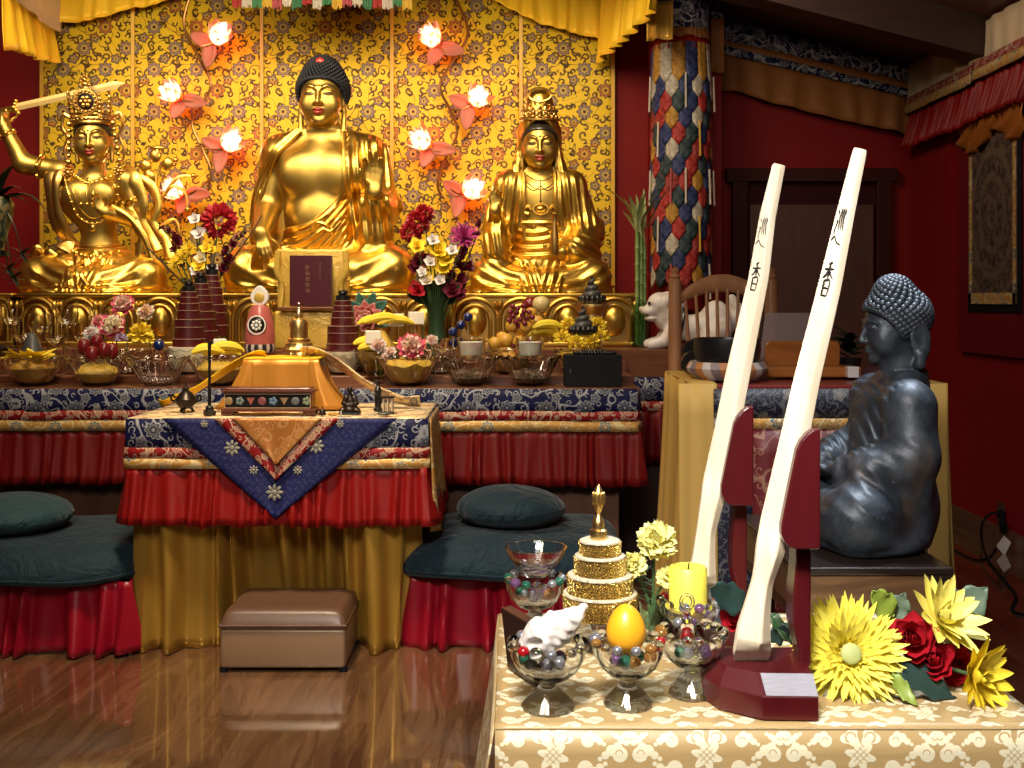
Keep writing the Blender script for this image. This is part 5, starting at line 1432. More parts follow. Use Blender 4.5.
# ================================================================== things on the altar
def glass(name, col=(1, 1, 1), rough=.02, ior=1.45, **kw): return mat(name, col, rough, 0.0, Transmission_Weight=1.0, IOR=ior, **kw)
M_GLASS = mat('clear glass', (.98, .985, .98), .015, Transmission_Weight=1.0, IOR=1.5); M_AMBER = glass('amber glass', (.98, .90, .62), .05)
M_GREENGLASS = glass('green glass', (.55, .75, .55), .05)
M_BLUEGLASS = mat('deep blue glass', (.010, .018, .10), .06, Coat_Weight=.6)
M_SILVER = mat('silver', (.72, .70, .66), .22, 1.0)
M_WAX = mat('white wax', (.80, .76, .66), .5, Subsurface_Weight=.2)
M_TORMA = mat('dark red dough', fn=lambda: {'Base Color': mixc(noise(objc(), 30, 2), (.045, .002, .004), (.080, .004, .006)), 'Roughness': .4})
M_TORMAW = mat('pale butter line', (.34, .20, .14), .5)
M_DARKSTONE = mat('dark slate dough', fn=lambda: {'Base Color': mixc(noise(objc(), 40, 3), (.028, .028, .027), (.075, .072, .065)), 'Roughness': .4})
M_YELPET = mat('yellow petal', fn=lambda: {'Base Color': mixc(noise(objc(), 60, 2), (.84, .58, .02), (.90, .72, .06)), 'Roughness': .55})
M_PINKPET = mat('pink petal', (.75, .12, .20), .5); M_PALEPET = mat('pale pink petal', (.85, .55, .48), .5)
M_CREAMPET = mat('cream petal', (.85, .76, .55), .5); M_WHITEPET = mat('white petal', (.80, .74, .72), .5)
M_REDPET = mat('deep red petal', fn=lambda: {'Base Color': mixc(noise(objc(), 60, 2), (.32, .006, .014), (.50, .015, .03)), 'Roughness': .5})
M_WINEPET = mat('wine petal', (.13, .006, .022), .5); M_MAGPET = mat('magenta petal', (.42, .04, .20), .5)
M_LEAF = mat('leaf green', (.03, .085, .025), .4); M_DKLEAF = mat('dark leaf', (.008, .020, .010), .45); M_STEM = mat('stem green', (.06, .12, .04), .5)
M_TWIG = mat('bronze twig', (.30, .14, .05), .3, .9)
def petal(mb, o, d, n, L, wd, curl=.6, m=0, nu=4, nv=6, cup=.25, tip=1.0):
    """one petal from o along d, bending toward n; width wd"""
    d = np.asarray(d, float); d /= np.linalg.norm(d); n = np.asarray(n, float); n = n - d * (n @ d); n /= np.linalg.norm(n) + 1e-9
    s = np.cross(d, n); o = np.asarray(o, float); V = []
    p = o.copy(); a = 0.0; st = L / nv; rows = []
    for j in range(nv + 1):
        t = j / nv
        w = wd * .5 * (math.sin(PI * min(1, .10 + .90 * t ** .8 * tip) * (1.0 if tip == 1.0 else .97)) ** .75 + .04)
        dd = d * math.cos(a) + n * math.sin(a); nn = n * math.cos(a) - d * math.sin(a)
        for i in range(nu + 1):
            q = (i / nu - .5) * 2
            V.append(p + s * (w * q) + nn * (cup * w * q * q))
        p = p + dd * st; a += curl / nv
    f = [(j*(nu+1)+i, j*(nu+1)+i+1, (j+1)*(nu+1)+i+1, (j+1)*(nu+1)+i) for j in range(nv) for i in range(nu)]
    mb.add(V, f, None, m)
def perp(a):
    a = np.asarray(a, float); u = np.cross(a, (0, 0, 1.)) if abs(a[2]) < .9 * np.linalg.norm(a) else np.cross(a, (1., 0, 0)); u /= np.linalg.norm(u)
    v = np.cross(a, u); return u, v / np.linalg.norm(v)
def bloom(mb, c, ax, r, layers, m=0, seed=0, nu=3, nv=5, jit=.18):
    """layers: (count, elevation from axis rad, length factor, width factor, curl, material, start offset)"""
    rs = np.random.RandomState(seed); ax = np.asarray(ax, float); ax /= np.linalg.norm(ax); u, v = perp(ax); c = np.asarray(c, float)
    for k, (n, el, Lf, wf, cu, mi, so) in enumerate(layers):
        for i in range(n):
            t = 2 * PI * (i + .5 * (k % 2)) / n + rs.uniform(-jit, jit); e = el + rs.uniform(-jit, jit) * .6
            rad = u * math.cos(t) + v * math.sin(t)
            d = ax * math.cos(e) + rad * math.sin(e); nn = ax * math.sin(e) - rad * math.cos(e)
            petal(mb, c + d * so * r, d, nn, Lf * r * rs.uniform(.88, 1.08), wf * r, cu + rs.uniform(-.2, .2), mi, nu, nv)
def pom(mb, c, r, n=90, m=0, seed=0, L=.55, wd=.35, ax=(0, 0, 1), lo=-.35, mm=None):
    """dense round head of short petals"""
    rs = np.random.RandomState(seed); g = PI * (3 - 5 ** .5); F_ = frame_to(ax)
    for i in range(n):
        z = 1 - (1 - lo) * (i + .5) / n; q = math.sqrt(max(0, 1 - z * z)); t = g * i
        d = F_ @ np.array((q * math.cos(t), q * math.sin(t), z)); d = d + rs.uniform(-.15, .15, 3); d /= np.linalg.norm(d)
        u, v = perp(d); a = rs.uniform(0, 6.28)
        petal(mb, np.asarray(c) + d * r * (1 - L), d, u * math.cos(a) + v * math.sin(a), L * r * rs.uniform(.85, 1.1), wd * r, rs.uniform(.4, 1.0), m if mm is None else mm[rs.randint(len(mm))], 2, 3)
# ------------------------------------------------------------------ lotus lamps on the wall
M_BULB = bpy.data.materials.new('lit bulb'); M_BULB.use_nodes = True
_b = M_BULB.node_tree.nodes['Principled BSDF']; _b.inputs['Emission Color'].default_value = (1, .80, .66, 1); _b.inputs['Emission Strength'].default_value = 70; _b.inputs['Base Color'].default_value = (1, .9, .8, 1)
M_LAMPPET = bpy.data.materials.new('pink lamp petal'); M_LAMPPET.use_nodes = True
_t = M_LAMPPET.node_tree; _t.nodes.clear()
_o = _t.nodes.new('ShaderNodeOutputMaterial'); _m = _t.nodes.new('ShaderNodeMixShader'); _m2 = _t.nodes.new('ShaderNodeMixShader')
_tl = _t.nodes.new('ShaderNodeBsdfTranslucent'); _tl.inputs[0].default_value = (1, .50, .36, 1)
_tp = _t.nodes.new('ShaderNodeBsdfTransparent'); _tp.inputs[0].default_value = (1, .88, .82, 1)
_gl = _t.nodes.new('ShaderNodeBsdfGlossy'); _gl.inputs[0].default_value = (1, .9, .85, 1); _gl.inputs['Roughness'].default_value = .25
_m.inputs[0].default_value = .45; _m2.inputs[0].default_value = .10
_t.links.new(_tl.outputs[0], _m.inputs[1]); _t.links.new(_tp.outputs[0], _m.inputs[2]); _t.links.new(_m.outputs[0], _m2.inputs[1]); _t.links.new(_gl.outputs[0], _m2.inputs[2]); _t.links.new(_m2.outputs[0], _o.inputs[0])
M_LAMPLEAF = mat('copper pink leaf', (.34, .10, .055), .5, .0)
def vine_lamp(label, path, lamps):
    Y = 6.40
    r = thing('lotus_vine_lamp', label, 'lamp', W(path[0][0], path[0][1], Y))
    P = bez([W(x, y, Y) for x, y in path], 60); MB().tube(P, .0085, 8).build('stem', M_TWIG, r)
    for i, (px, py, jx, jy, ang) in enumerate(lamps):
        c = np.array(W(px, py, Y - .07)); j = np.array(W(jx, jy, Y))
        ax = np.array((math.sin(ang), -.55, math.cos(ang))); ax /= np.linalg.norm(ax)
        b = c - ax * .055
        tw = MB().tube(bez([j, (j + b) / 2 + (0, -.02, -.02), b], 10), .005, 6).build('twig', M_TWIG, r)
        MB().sph(c, .044, 16, 12).build('bulb', M_BULB, r)
        mb = MB(); bloom(mb, b, ax, .150, [(6, .62, 1.0, .66, .75, 0, 0), (6, .95, 1.0, .62, .85, 0, 0)], seed=i, nu=4, nv=7, jit=.08)
        mb.build('lamp_petals', M_LAMPPET, r, solid=.002)
        for k, (a2, L) in enumerate(((-1.9, .13), (2.5, .15))):
            mb = MB(); d = np.array((math.sin(ang + a2), .05, math.cos(ang + a2)))
            petal(mb, b * .88 + j * .12, d, (0, -1, 0), L, .085, .35, nu=4, nv=8); mb.build('lamp_leaf', M_LAMPLEAF, r, solid=.003)
def all_lamps():
    vine_lamp('left winding copper vine with four lit lotus lamps on the brocade', [(191, -8), (184, 25), (200, 60), (211, 84), (200, 108), (192, 124), (203, 150), (211, 172), (206, 196)],
              [(218, 36, 188, 44, .75), (172, 93, 208, 97, -.75), (230, 143, 199, 143, .8), (175, 190, 210, 180, -.9)])
    vine_lamp('right winding copper vine with four lit lotus lamps on the brocade', [(453, -8), (468, 32), (452, 62), (440, 86), (450, 110), (457, 132), (446, 158), (438, 182), (441, 196)],
              [(432, 38, 459, 55, -.7), (477, 98, 449, 109, .75), (422, 141, 452, 150, -.8), (471, 190, 439, 178, .9)])
# ------------------------------------------------------------------ bowls
def bowl_mesh(R, H, rb, flutes, wave=.05, t=.005, facet=.03, foot=0.0):
    """cut glass bowl with deep flutes and a scalloped rim"""
    mb = MB(); n = flutes * 6
    k = lambda z: max(0, (z - foot) / H)
    zf = lambda a, z, r: .5 * wave * R * math.cos(a * flutes) * k(z) ** 4
    rf = lambda a, z, r: 1 + facet * (abs(math.cos(a * flutes / 2)) - .5) * (.35 + .65 * k(z))
    prof = lambda q: rb + (R - rb) * q ** .72
    ou = [(0, foot), (rb, foot)] + [(prof(q / 9), foot + H * q / 9) for q in range(1, 10)] + [(R + .004, foot + H + .002), (R, foot + H + .004)]
    inn = [(R - t, foot + H + .001)] + [(max(.004, prof(q / 9) - t), foot + max(t * 1.4, H * q / 9)) for q in range(8, 0, -1)] + [(rb * .8, foot + t * 1.4), (0, foot + t * 1.4)]
    mb.lathe(ou + inn, n, rf=rf, zf=zf)
    return mb
BOWLS = {}
def bowl(kind, px, Y, z, label, scale=1.0, m=None):
    if kind not in BOWLS:
        R, H, rb, fl, wv, fa = {'flute': (.126, .116, .050, 14, .07, .13), 'facet': (.120, .116, .048, 18, .10, .16), 'small': (.112, .103, .046, 14, .07, .13)}[kind]
        o = bowl_mesh(R, H, rb, fl, wv, facet=fa).build('bowl_pattern', m or M_GLASS); me = o.data; me.name = 'serving_bowl'
        bpy.data.objects.remove(o); BOWLS[kind] = me
    o = bpy.data.objects.new('serving_bowl', BOWLS[kind]); COL.objects.link(o); o.location = (xpx(px, Y), Y, z + .001); o.scale = (scale,) * 3; o.rotation_euler = (0, 0, px * .1)
    if m:
        o.data = o.data.copy(); o.data.materials[0] = m
    return tag(o, label, 'bowl', 'glass offering bowls on the altar')
def single(nm, mb, m, label, cat, group=None, **kw): return tag(mb.build(nm, m, **kw), label, cat, group)
def fill(px, Y, z, r, h, col, label, nm='offering_grain', rough=.6, top=None):
    """heap that fills a bowl"""
    x = xpx(px, Y); mb = MB(); tp = h if top is None else top; R0, H0, rb0 = (.126, .116, .050) if r > .10 else (.120, .116, .048) if r < .09 else (.112, .103, .046)
    wall = [(( rb0 + (R0 - rb0) * (q / 8) ** .72) * .90 - .004, .010 + (h - .014) * q / 8 * .98) for q in range(0, 9) if H0 * q / 8 <= h]
    rt, zt_ = wall[-1]
    mb.lathe([(0, .009)] + wall + [(rt * .86, zt_ + (tp - zt_) * .4 + .006), (rt * .5, zt_ + (tp - zt_) * .9 + .008), (0, tp + .006)], 40, (x, Y, z), rf=lambda a, zz, rr: 1 + .02 * math.sin(a * 7 + zz * 90) + .015 * math.sin(a * 4 - zz * 60), zf=lambda a, zz, rr: (.006 * math.sin(a * 5 + rr * 70) + .004 * math.sin(a * 9)) * (zz > h * .8))
    o = single(nm, mb, col, label, 'offering', 'fillings of the glass bowls'); return o
def peony(px, py, Y, r, label, outer=M_PINKPET, mid=M_PALEPET, core=M_CREAMPET, seed=0, ax=(0, -.8, .6)):
    c = np.array(W(px, py, Y)); t = thing('peony', label, 'flower', c - np.array((0, 0, r * .6)), group='blossoms among the altar bowls')
    mb = MB(); bloom(mb, c - np.array(ax) * r * .3, ax, r, [(12, 1.5, 1.0, .62, .7, 0, .05), (12, 1.25, 1.0, .6, .7, 0, .05), (10, 1.0, .95, .55, .7, 0, .05)], seed=seed); mb.build('outer_petals', outer, t)
    mb = MB(); pom(mb, c + np.array(ax) * r * .02, r * .74, 70, 0, seed + 1, .55, .55, ax=ax, lo=-.1); mb.build('inner_petals', mid, t)
    mb = MB(); pom(mb, c + np.array(ax) * r * .18, r * .52, 40, 0, seed + 2, .55, .45, ax=ax, lo=.1); mb.build('flower_heart', core, t)
    zs = (T1 if Y < 4.74 else T2 if Y < 5 else T3) + .001; MB().tube(bez([c, c + np.array((.004, .03, -.05)), (c[0] + .01, max(Y + .03, 4.5), min(zs, c[2] - .06))], 8), .003, 5).build('stem', M_STEM, t)
    return t
def marigold(px, py, Y, r, label, m=M_YELPET, seed=0, n=80, group='yellow blossoms on the altar'):
    c = np.array(W(px, py, Y)); mb = MB(); pom(mb, c, r, n, 0, seed, lo=-.6); return single('marigold', mb, m, label, 'flower', group)
def torma(px, ytop, ybot, Y, w, label, z=None):
    zt, zb = zpx(ytop, Y), zpx(ybot, Y); H = zt - zb; x = xpx(px, Y); R = w / 2 * Y / F
    t = thing('tiered_offering', label, 'offering', (x, Y, zb), group='dark red tiered offering towers')
    tiers = [(1.0, .0, .14), (.93, .14, .17), (.93, .31, .11), (.72, .42, .13), (.66, .55, .10), (.56, .65, .09), (.50, .74, .08), (.42, .82, .08)]
    for i, (q, a, h) in enumerate(tiers[:-1]):
        MB().lathe([(0, H * a), (R * q, H * a), (R * q * .97, H * (a + h) - .0028), (0, H * (a + h) - .0028)], 24, (x, Y, zb)).build('tier', M_TORMA, t, sharp=30)
        MB().lathe([(0, H * (a + h) - .0028), (R * q * 1.01, H * (a + h) - .0028), (R * q * 1.01, H * (a + h)), (0, H * (a + h))], 24, (x, Y, zb)).build('butter_line', M_TORMAW, t, sharp=30)
    q, a, h = tiers[-1]
    MB().lathe([(0, H * a), (R * q, H * a), (R * q, H * (a + h)), (R * .2, H * (a + h) + .002), (R * .3, H * .93), (R * .26, H * .97), (0, H)], 20, (x, Y, zb)).build('dark_cap', M_BLACK, t, sharp=30)
    return t
def fruit(px, py, Y, r, m, nm, label, group, sq=.92, dy=0):
    c = W(px, py, Y); mb = MB(); 
    mb.lathe([(0, -r * sq * .93)] + [(r * math.sin(a), -r * sq * math.cos(a)) for a in np.linspace(.25, PI - .25, 10)] + [(r * .08, r * sq * .88), (0, r * sq * .85)], 16, c)
    t = thing(nm, label, 'fruit', (c.x, c.y, c.z - r * sq), group=group); mb.build('flesh', m, t, sharp=0)
    MB().tube([c + Vector((0, 0, r * sq * .8)), c + Vector((.004, 0, r * sq * 1.12))], .0022, 5).build('stalk', M_STEM, t); return t
def goblet(px, Y, z, label, h=.20, r=.045):
    mb = MB(); t = .003
    mb.lathe([(0, 0), (r * .8, 0), (r * .8, .004), (.006, .014), (.005, h * .42), (r * .5, h * .48), (r, h * .66), (r * .96, h), (r * .96 - t, h), (r - t, h * .67), (r * .45, h * .5), (0, h * .485)], 40, rf=lambda a, z_, r_: 1 + .05 * abs(math.cos(a * 5)) * (z_ < h * .9), c= (xpx(px, Y), Y, z + .001))
    return single('goblet', mb, M_GLASS, label, 'glass', 'stemmed glasses at the left of the altar')
def tumbler(px, Y, z, label, h=.09, r=.046, m=None):
    mb = MB(); t = .004; mb.lathe([(0, 0), (r * .82, 0), (r, h), (r - t, h), (r * .80 - t, t * 2), (0, t * 2)], 28, (xpx(px, Y), Y, z + .001))
    return mb
def candle_cup(px, Y, z, label):
    x = xpx(px, Y); t = thing('candle_glass', label, 'candle', (x, Y, z))
    h, r = .082, .062
    tumbler(px, Y, z, '', h, r).build('glass_cup', M_GLASS, t)
    MB().lathe([(0, .010), (r * .70, .010), (r * .80, h * .78), (0, h * .78)], 24, (x, Y, z)).build('wax', M_WAX, t, sharp=30)
    MB().tube([(x, Y, z + h * .78), (x + .001, Y, z + h * .92)], .0015, 5).build('wick', M_BLACKMATT, t)
def wax_cube(px, py, Y, s, label):
    c = W(px, py, Y); mb = MB().box(c, (s, s, s * .85), .003, R=rotm(0, 0, .2)); return single('wax_cube', mb, M_WAX, label, 'candle', 'white wax cubes among the fruit')
def banana(px, py, Y, L, ang, label, seed=0, up=.4):
    c = np.array(W(px, py, Y)); P = [c + np.array((math.cos(ang) * L * (t - .5), (t - .5) * L * .3, up * L * .35 * (1 - (2 * t - 1) ** 2))) for t in np.linspace(0, 1, 9)]
    mb = MB().tube(P, np.array([.006, .013, .017, .019, .0195, .019, .017, .012, .005]), 7)
    return single('banana', mb, M_YELPET, label, 'fruit', 'yellow bananas in the bowls')
def ball_pick(px, py, Y, r, label):
    c = W(px, py, Y); t = thing('glass_ball', label, 'ornament', (c.x, c.y, c.z - r), group='dark blue glass balls over the bowls')
    MB().sph(c, r, 20, 14).build('ball', M_BLUEGLASS, t); MB().lathe([(0, r * .9), (r * .35, r * .86), (r * .3, r * 1.05), (0, r * 1.1)], 12, c).build('silver_cap', M_SILVER, t); 
    MB().tube([c - Vector((0, 0, r * .95)), Vector((c.x, c.y + .01, max(T2 if c.y > 4.74 else T1, c.z - .16) + .012))], .003, 6).build('stick', M_SILVER, t)
    return t
def altar_things():
    R1, R2, R3 = 4.63, 4.87, 5.10
    rnd = random.Random(3)
    # ---- front row
    bowl('flute', 33, R1, T1, 'clear fluted bowl heaped with yellow peel, first at the left end')
    bowl('flute', 97, R1, T1, 'clear fluted bowl holding dark red fruit, second from the left end')
    bowl('flute', 158, R1, T1, 'clear fluted bowl with one blue glass ball above it')
    bowl('flute', 219, R1, T1, 'fluted bowl of yellow bananas and a white wax cube behind the candlestick')
    bowl('flute', 408, R1, T1, 'yellow-filled fluted bowl under the pink and white peony')
    bowl('facet', 470, R1, T1, 'faceted bowl of dark pebbles under the left candle glass')
    bowl('facet', 530, R1, T1, 'faceted bowl of dark pebbles under the right candle glass')
    M_ORG = mat('orange peel fill', fn=lambda: {'Base Color': mixc(noise(objc(), 45, 3), (.30, .12, .012), (.64, .36, .04)), 'Roughness': .6})
    M_PEB = mat('dark pebbles', fn=lambda: {'Base Color': mixc(voro(objc(), 70), (.02, .012, .008), (.16, .10, .06)), 'Roughness': .35, 'Normal': bump(voro(objc(), 70), .8, .02)})
    M_YEL = mat('yellow grain', fn=lambda: {'Base Color': mixc(noise(objc(), 60, 3), (.36, .20, .02), (.72, .48, .07)), 'Roughness': .5})
    fill(33, R1, T1, .108, .10, M_ORG, 'orange fruit pieces filling the leftmost glass bowl')
    fill(97, R1, T1, .105, .085, M_YEL, 'yellow pieces lying in the bowl under the dark red fruit')
    fill(219, R1, T1, .106, .095, M_YEL, 'yellow pieces filling the bowl behind the candlestick')
    fill(408, R1, T1, .108, .105, M_YEL, 'yellow filling of the bowl under the pink peony')
    fill(470, R1, T1, .085, .062, M_PEB, 'dark pebbles in the bowl under the left candle glass', 'pebbles')
    fill(530, R1, T1, .085, .062, M_PEB, 'dark pebbles in the bowl under the right candle glass', 'pebbles')
    mb = MB()
    c = np.array(W(33, 358, R1)); rs = np.random.RandomState(4)
    for i in range(34):
        a = rs.uniform(0, 6.28); q = rs.uniform(0, .085)
        petal(mb, c + (q * math.cos(a), q * math.sin(a), rs.uniform(-.01, .012)), (math.cos(a + 1), math.sin(a + 1), rs.uniform(.0, .5)), (0, 0, 1), .07, .04, rs.uniform(-.6, .6), 0, 3, 4)
    single('yellow_peel', mb, M_YELPET, 'heap of curled yellow peel on the leftmost glass bowl', 'offering')
    M_DKRED = mat('dark red fruit skin', fn=lambda: {'Base Color': mixc(noise(objc(), 40), (.10, .004, .006), (.20, .012, .012)), 'Roughness': .25})
    for i, (x, y, d) in enumerate(((84, 347, 0), (97, 342, .03), (104, 350, -.04), (112, 351, .0), (92, 354, -.05))):
        fruit(x, y, R1 + d, .027, M_DKRED, 'strawberry', 'dark red fruit heaped on the second bowl from the left', 'dark red fruit on the second bowl', 1.3)
    ball_pick(159, 345, R1, .024, 'single dark blue glass ball over the third bowl from the left')
    for i, (x, y, L, a) in enumerate(((208, 353, .13, .25), (226, 350, .14, -.25), (233, 352, .10, -.5), (205, 351, .10, .5), (222, 355, .15, .05))):
        banana(x, y, R1 - .05 + .03 * i, L, a, 'yellow banana in the bowl behind the black candlestick', i)
    wax_cube(220, 344, R1 + .06, .052, 'white wax cube on the bananas behind the black candlestick')
    peony(411, 346, R1 - .02, .068, 'pink-edged peony lying on the yellow-filled front bowl', seed=3)
    candle_cup(471, R1, T1 + .119, 'white candle in a clear glass set on the left faceted bowl')
    candle_cup(530, R1, T1 + .119, 'white candle in a clear glass set on the right faceted bowl')
    # ---- second row
    for px, lb in ((130, 'small clear bowl under the pink peonies at the left'), (190, 'small clear bowl carrying the nearest of the three left red towers'), (343, 'small clear bowl carrying the red tower right of the gold stupa'),
                   (376, 'small clear bowl of bananas and wax cubes right of the red tower'), (440, 'small clear bowl under the dark blue glass balls'), (510, 'small clear bowl heaped with plums and grapes'), (578, 'small clear bowl of yellow marigolds behind the black box')):
        bowl('small', px, R2, T2, lb)
    peony(113, 326, R2, .070, 'large red and cream peony at the left of the altar', mid=M_CREAMPET, seed=5)
    peony(123, 304, R2 + .12, .062, 'upper pink and cream peony at the left of the altar', M_PINKPET, M_PALEPET, M_CREAMPET, 7)
    peony(146, 312, R2 + .15, .045, 'small cream blossom right of the pink peonies', M_CREAMPET, M_PALEPET, M_YELPET, 8)
    peony(100, 322, R2 + .08, .045, 'small pink blossom left of the large red peony', M_PALEPET, M_PINKPET, M_CREAMPET, 9)
    peony(91, 333, R2 - .06, .04, 'white blossom below the pink blossom at the left', M_WHITEPET, M_WHITEPET, M_PALEPET, 10)
    marigold(141, 335, R2 - .02, .062, 'yellow pompon blossom right of the large red peony', seed=2, n=110)
    mb = MB(); pom(mb, np.array(W(121, 339, R2 - .10)), .03, 40, 0, 5); single('lilac_blossom', mb, mat('lilac petal', (.42, .30, .50), .5), 'small lilac blossom under the large red peony', 'flower')
    torma(189, 279, 348, R2, 32, 'nearest and lowest of the three dark red towers at the left')
    torma(201, 271, 340, R3, 32, 'middle of the three dark red towers at the left')
    torma(212, 262, 335, R3 + .17, 32, 'rearmost and tallest-looking of the three dark red towers at the left')
    for px, Y in ((201, R3), (212, R3 + .17)):
        z0 = T3 if Y < 5.2 else T4
        mb = MB().lathe([(0, 0), (.05, 0), (.03, .01), (.03, zpx(340 if Y < 5.2 else 335, Y) - z0 - .012), (.075, zpx(340 if Y < 5.2 else 335, Y) - z0 - .004), (.075, zpx(340 if Y < 5.2 else 335, Y) - z0 - .0005), (0, zpx(340 if Y < 5.2 else 335, Y) - z0 - .0005)], 24, (xpx(px, Y), Y, z0 + .0005))
        single('offering_dish', mb, M_GLASS, 'clear pedestal dish under the %s dark red tower at the left' % ('middle' if Y < 5.2 else 'rearmost'), 'dish')
    mb = MB().lathe([(0, .0), (.050, .004), (.075, .05), (.092, zpx(348, R2) - T2 - .002), (0, zpx(348, R2) - T2 - .001)], 20, (xpx(189, R2), R2, T2 + .008)); single('grain_bed', mb, M_CREAMPET, 'pale grain bed under the nearest dark red tower at the left', 'offering')
    torma(343, 289, 352, R2 - .01, 34, 'dark red tower between the gold stupa and the pink lotus')
    mb = MB().lathe([(0, .0), (.050, .004), (.075, .05), (.09, zpx(352, R2) - T2 - .002), (0, zpx(352, R2) - T2 - .001)], 20, (xpx(343, R2 - .01), R2 - .01, T2 + .008)); single('grain_bed', mb, M_CREAMPET, 'pale grain bed under the tower right of the stupa', 'offering')
    # heart studded votive beside the tower
    mb = MB().lathe([(0, 0), (.034, 0), (.046, .03), (.05, .075), (.045, .10), (.042, .10), (.044, .07), (.038, .03), (0, .008)], 24, (xpx(376, R2 - .13), R2 - .13, T2 + .0 if R2 - .13 > 4.74 else T1 + .001))
    single('votive_cup', mb, M_AMBER, 'small amber glass cup under the bananas right of the red tower', 'glass')
    for i, (x, y, L, a, d) in enumerate(((374, 324, .16, .45, .02), (384, 322, .17, .2, -.02), (396, 324, .16, -.15, .0), (366, 344, .11, .3, -.08), (370, 349, .10, .1, -.10))):
        banana(x, y, R2 + d, L, a, 'yellow banana piled right of the red tower', i)
    fill(376, R2, T2, .095, .10, M_YEL, 'yellow pieces filling the bowl right of the red tower', top=.185)
    for x, y, d, lb in ((373, 337, -.09, 'lowest white wax cube beside the red tower'), (396, 320, .05, 'white wax cube left of its twin above the bananas'), (416, 318, .07, 'white wax cube nearest the right flower vase')):
        wax_cube(x, y, R2 + d, .066, lb)
    xg, Yg = xpx(416, R2 + .07), R2 + .07; hg = zpx(318, Yg) - .029 - T2
    single('tumbler', MB().lathe([(0, 0), (.036, 0), (.040, hg - .004), (.040, hg - .002), (.036, hg - .002), (.033, .008), (0, .006)], 24, (xg, Yg, T2 + .0005)), M_GLASS, 'clear tumbler under the white wax cube nearest the right flower vase', 'glass')
    MB_ = [(378, 345, .040), (390, 352, .03), (385, 358, .028), (432, 340, .03)]
    for i, (x, y, q) in enumerate(MB_): peony(x, y, R2 - .12, q, 'white and pale pink blossom tucked among the front bowls', M_WHITEPET, M_PALEPET, M_CREAMPET, 20 + i)
    for i, (x, y) in enumerate(((453, 332), (461, 325), (468, 317), (454, 343))):
        ball_pick(x, y, R2 - .05 + .02 * i, .021, ('leftmost of the blue glass balls in the row', 'middle dark blue glass ball of the row', 'uppermost dark blue glass ball', 'lowest dark blue glass ball, under the row')[i])
    tumbler(440, R2, T2, '', .0, .0) if 0 else None
    for i, (x, y) in enumerate(((441, 332), (437, 346), (488, 330))):
        mb = tumbler(x, R2 + .10 - .07 * i, T2 + .10, '', .055, .035); single('votive_glass', mb, M_GLASS, 'small clear votive glass around the blue glass balls', 'glass', 'votive glasses round the blue balls')
    M_PLUM = mat('yellow plum skin', fn=lambda: {'Base Color': mixc(noise(objc(), 18, 3), (.50, .24, .03), (.66, .38, .05)), 'Roughness': .35})
    M_APPLE = mat('apple skin', fn=lambda: {'Base Color': mixc(ss(sep(objc())[0] + noise(objc(), 9, 3) * .05, .14, .19), (.62, .50, .22), (.36, .03, .025)), 'Roughness': .3})
    for i, (x, y, d, q) in enumerate(((495, 343, -.05, .031), (506, 340, -.03, .033), (512, 326, .02, .031), (526, 327, -.02, .029), (537, 322, .03, .033), (531, 313, .08, .028), (502, 337, .03, .027), (519, 341, -.06, .026))):
        fruit(x, y, R2 + d, q, M_PLUM, 'plum', 'yellow plum in the fruit heap beside the grapes', 'yellow plums in the fruit heap')
    fruit(541, 304, R2 + .14, .040, M_APPLE, 'apple', 'red and cream apple on top of the fruit heap', None)
    fruit(530, 304, R2 + .20, .036, M_DKRED, 'apple', 'dark red apple behind the two-tone apple', None)
    M_GRAPE = mat('dark grape skin', fn=lambda: {'Base Color': mixc(noise(objc(), 25), (.12, .008, .02), (.26, .03, .05)), 'Roughness': .2})
    gi = 0
    for cx, cy, n, rad in ((520, 315, 16, 13), (520, 345, 9, 9)):
        for i in range(n):
            a = i * 2.4; q = rad * math.sqrt((i + .5) / n) * (.0042); c = np.array(W(cx, cy, R2 - .02)) + (q * math.cos(a) * 1.1, .02 * math.sin(i * 1.7) - .01, q * math.sin(a) * .9)
            o = MB().sph(c, .0125, 10, 8).build('grape', M_GRAPE); tag(o, 'dark red grape in the %s bunch of the fruit heap' % ('upper' if n == 16 else 'lower'), 'grape', '%s bunch of grapes' % ('upper' if n == 16 else 'lower'))
    for i, (x, y, L, a) in enumerate(((548, 328, .14, .1), (546, 333, .12, -.2), (541, 336, .12, .2))): banana(x, y, R2 + .03 * i, L, a, 'yellow banana at the right of the fruit heap', i)
    fill(510, R2, T2, .092, .092, M_ORG, 'orange pieces filling the bowl under the plums')
    fill(578, R2, T2, .095, .10, M_YEL, 'yellow pieces filling the bowl behind the black box')
    for i, (x, y, d, q) in enumerate(((562, 338, -.05, .045), (576, 343, -.08, .042), (592, 342, -.06, .042), (602, 336, .0, .04), (568, 325, .05, .04), (598, 325, .07, .045))):
        marigold(x, y, R2 + d, q, 'yellow marigold under the dark spiral cone', seed=30 + i, n=60)
    def cone(px, yb, yt, Y, label, w):
        zb, zt = zpx(yb, Y), zpx(yt, Y); H = zt - zb; x = xpx(px, Y); R = w / 2 * Y / F
        t = thing('spiral_cone', label, 'offering', (x, Y, zb))
        mb = MB(); P = []; r_ = []
        for i in range(70):
            q = i / 69; a = q * 2 * PI * 3.6; rr = R * .62 * (1 - q) ** .9
            P.append((x + rr * math.cos(a), Y + rr * math.sin(a), zb + H * (.14 + .80 * q))); r_.append(max(.006, R * .42 * (1 - q * .78)))
        mb.tube(P, r_, 10); mb.lathe([(0, 0), (R * .8, 0), (R * .9, H * .1), (R * .5, H * .5), (0, H * .8)], 16, (x, Y, zb))
        mb.build('spiral', M_DARKSTONE, t)
        mb = MB()
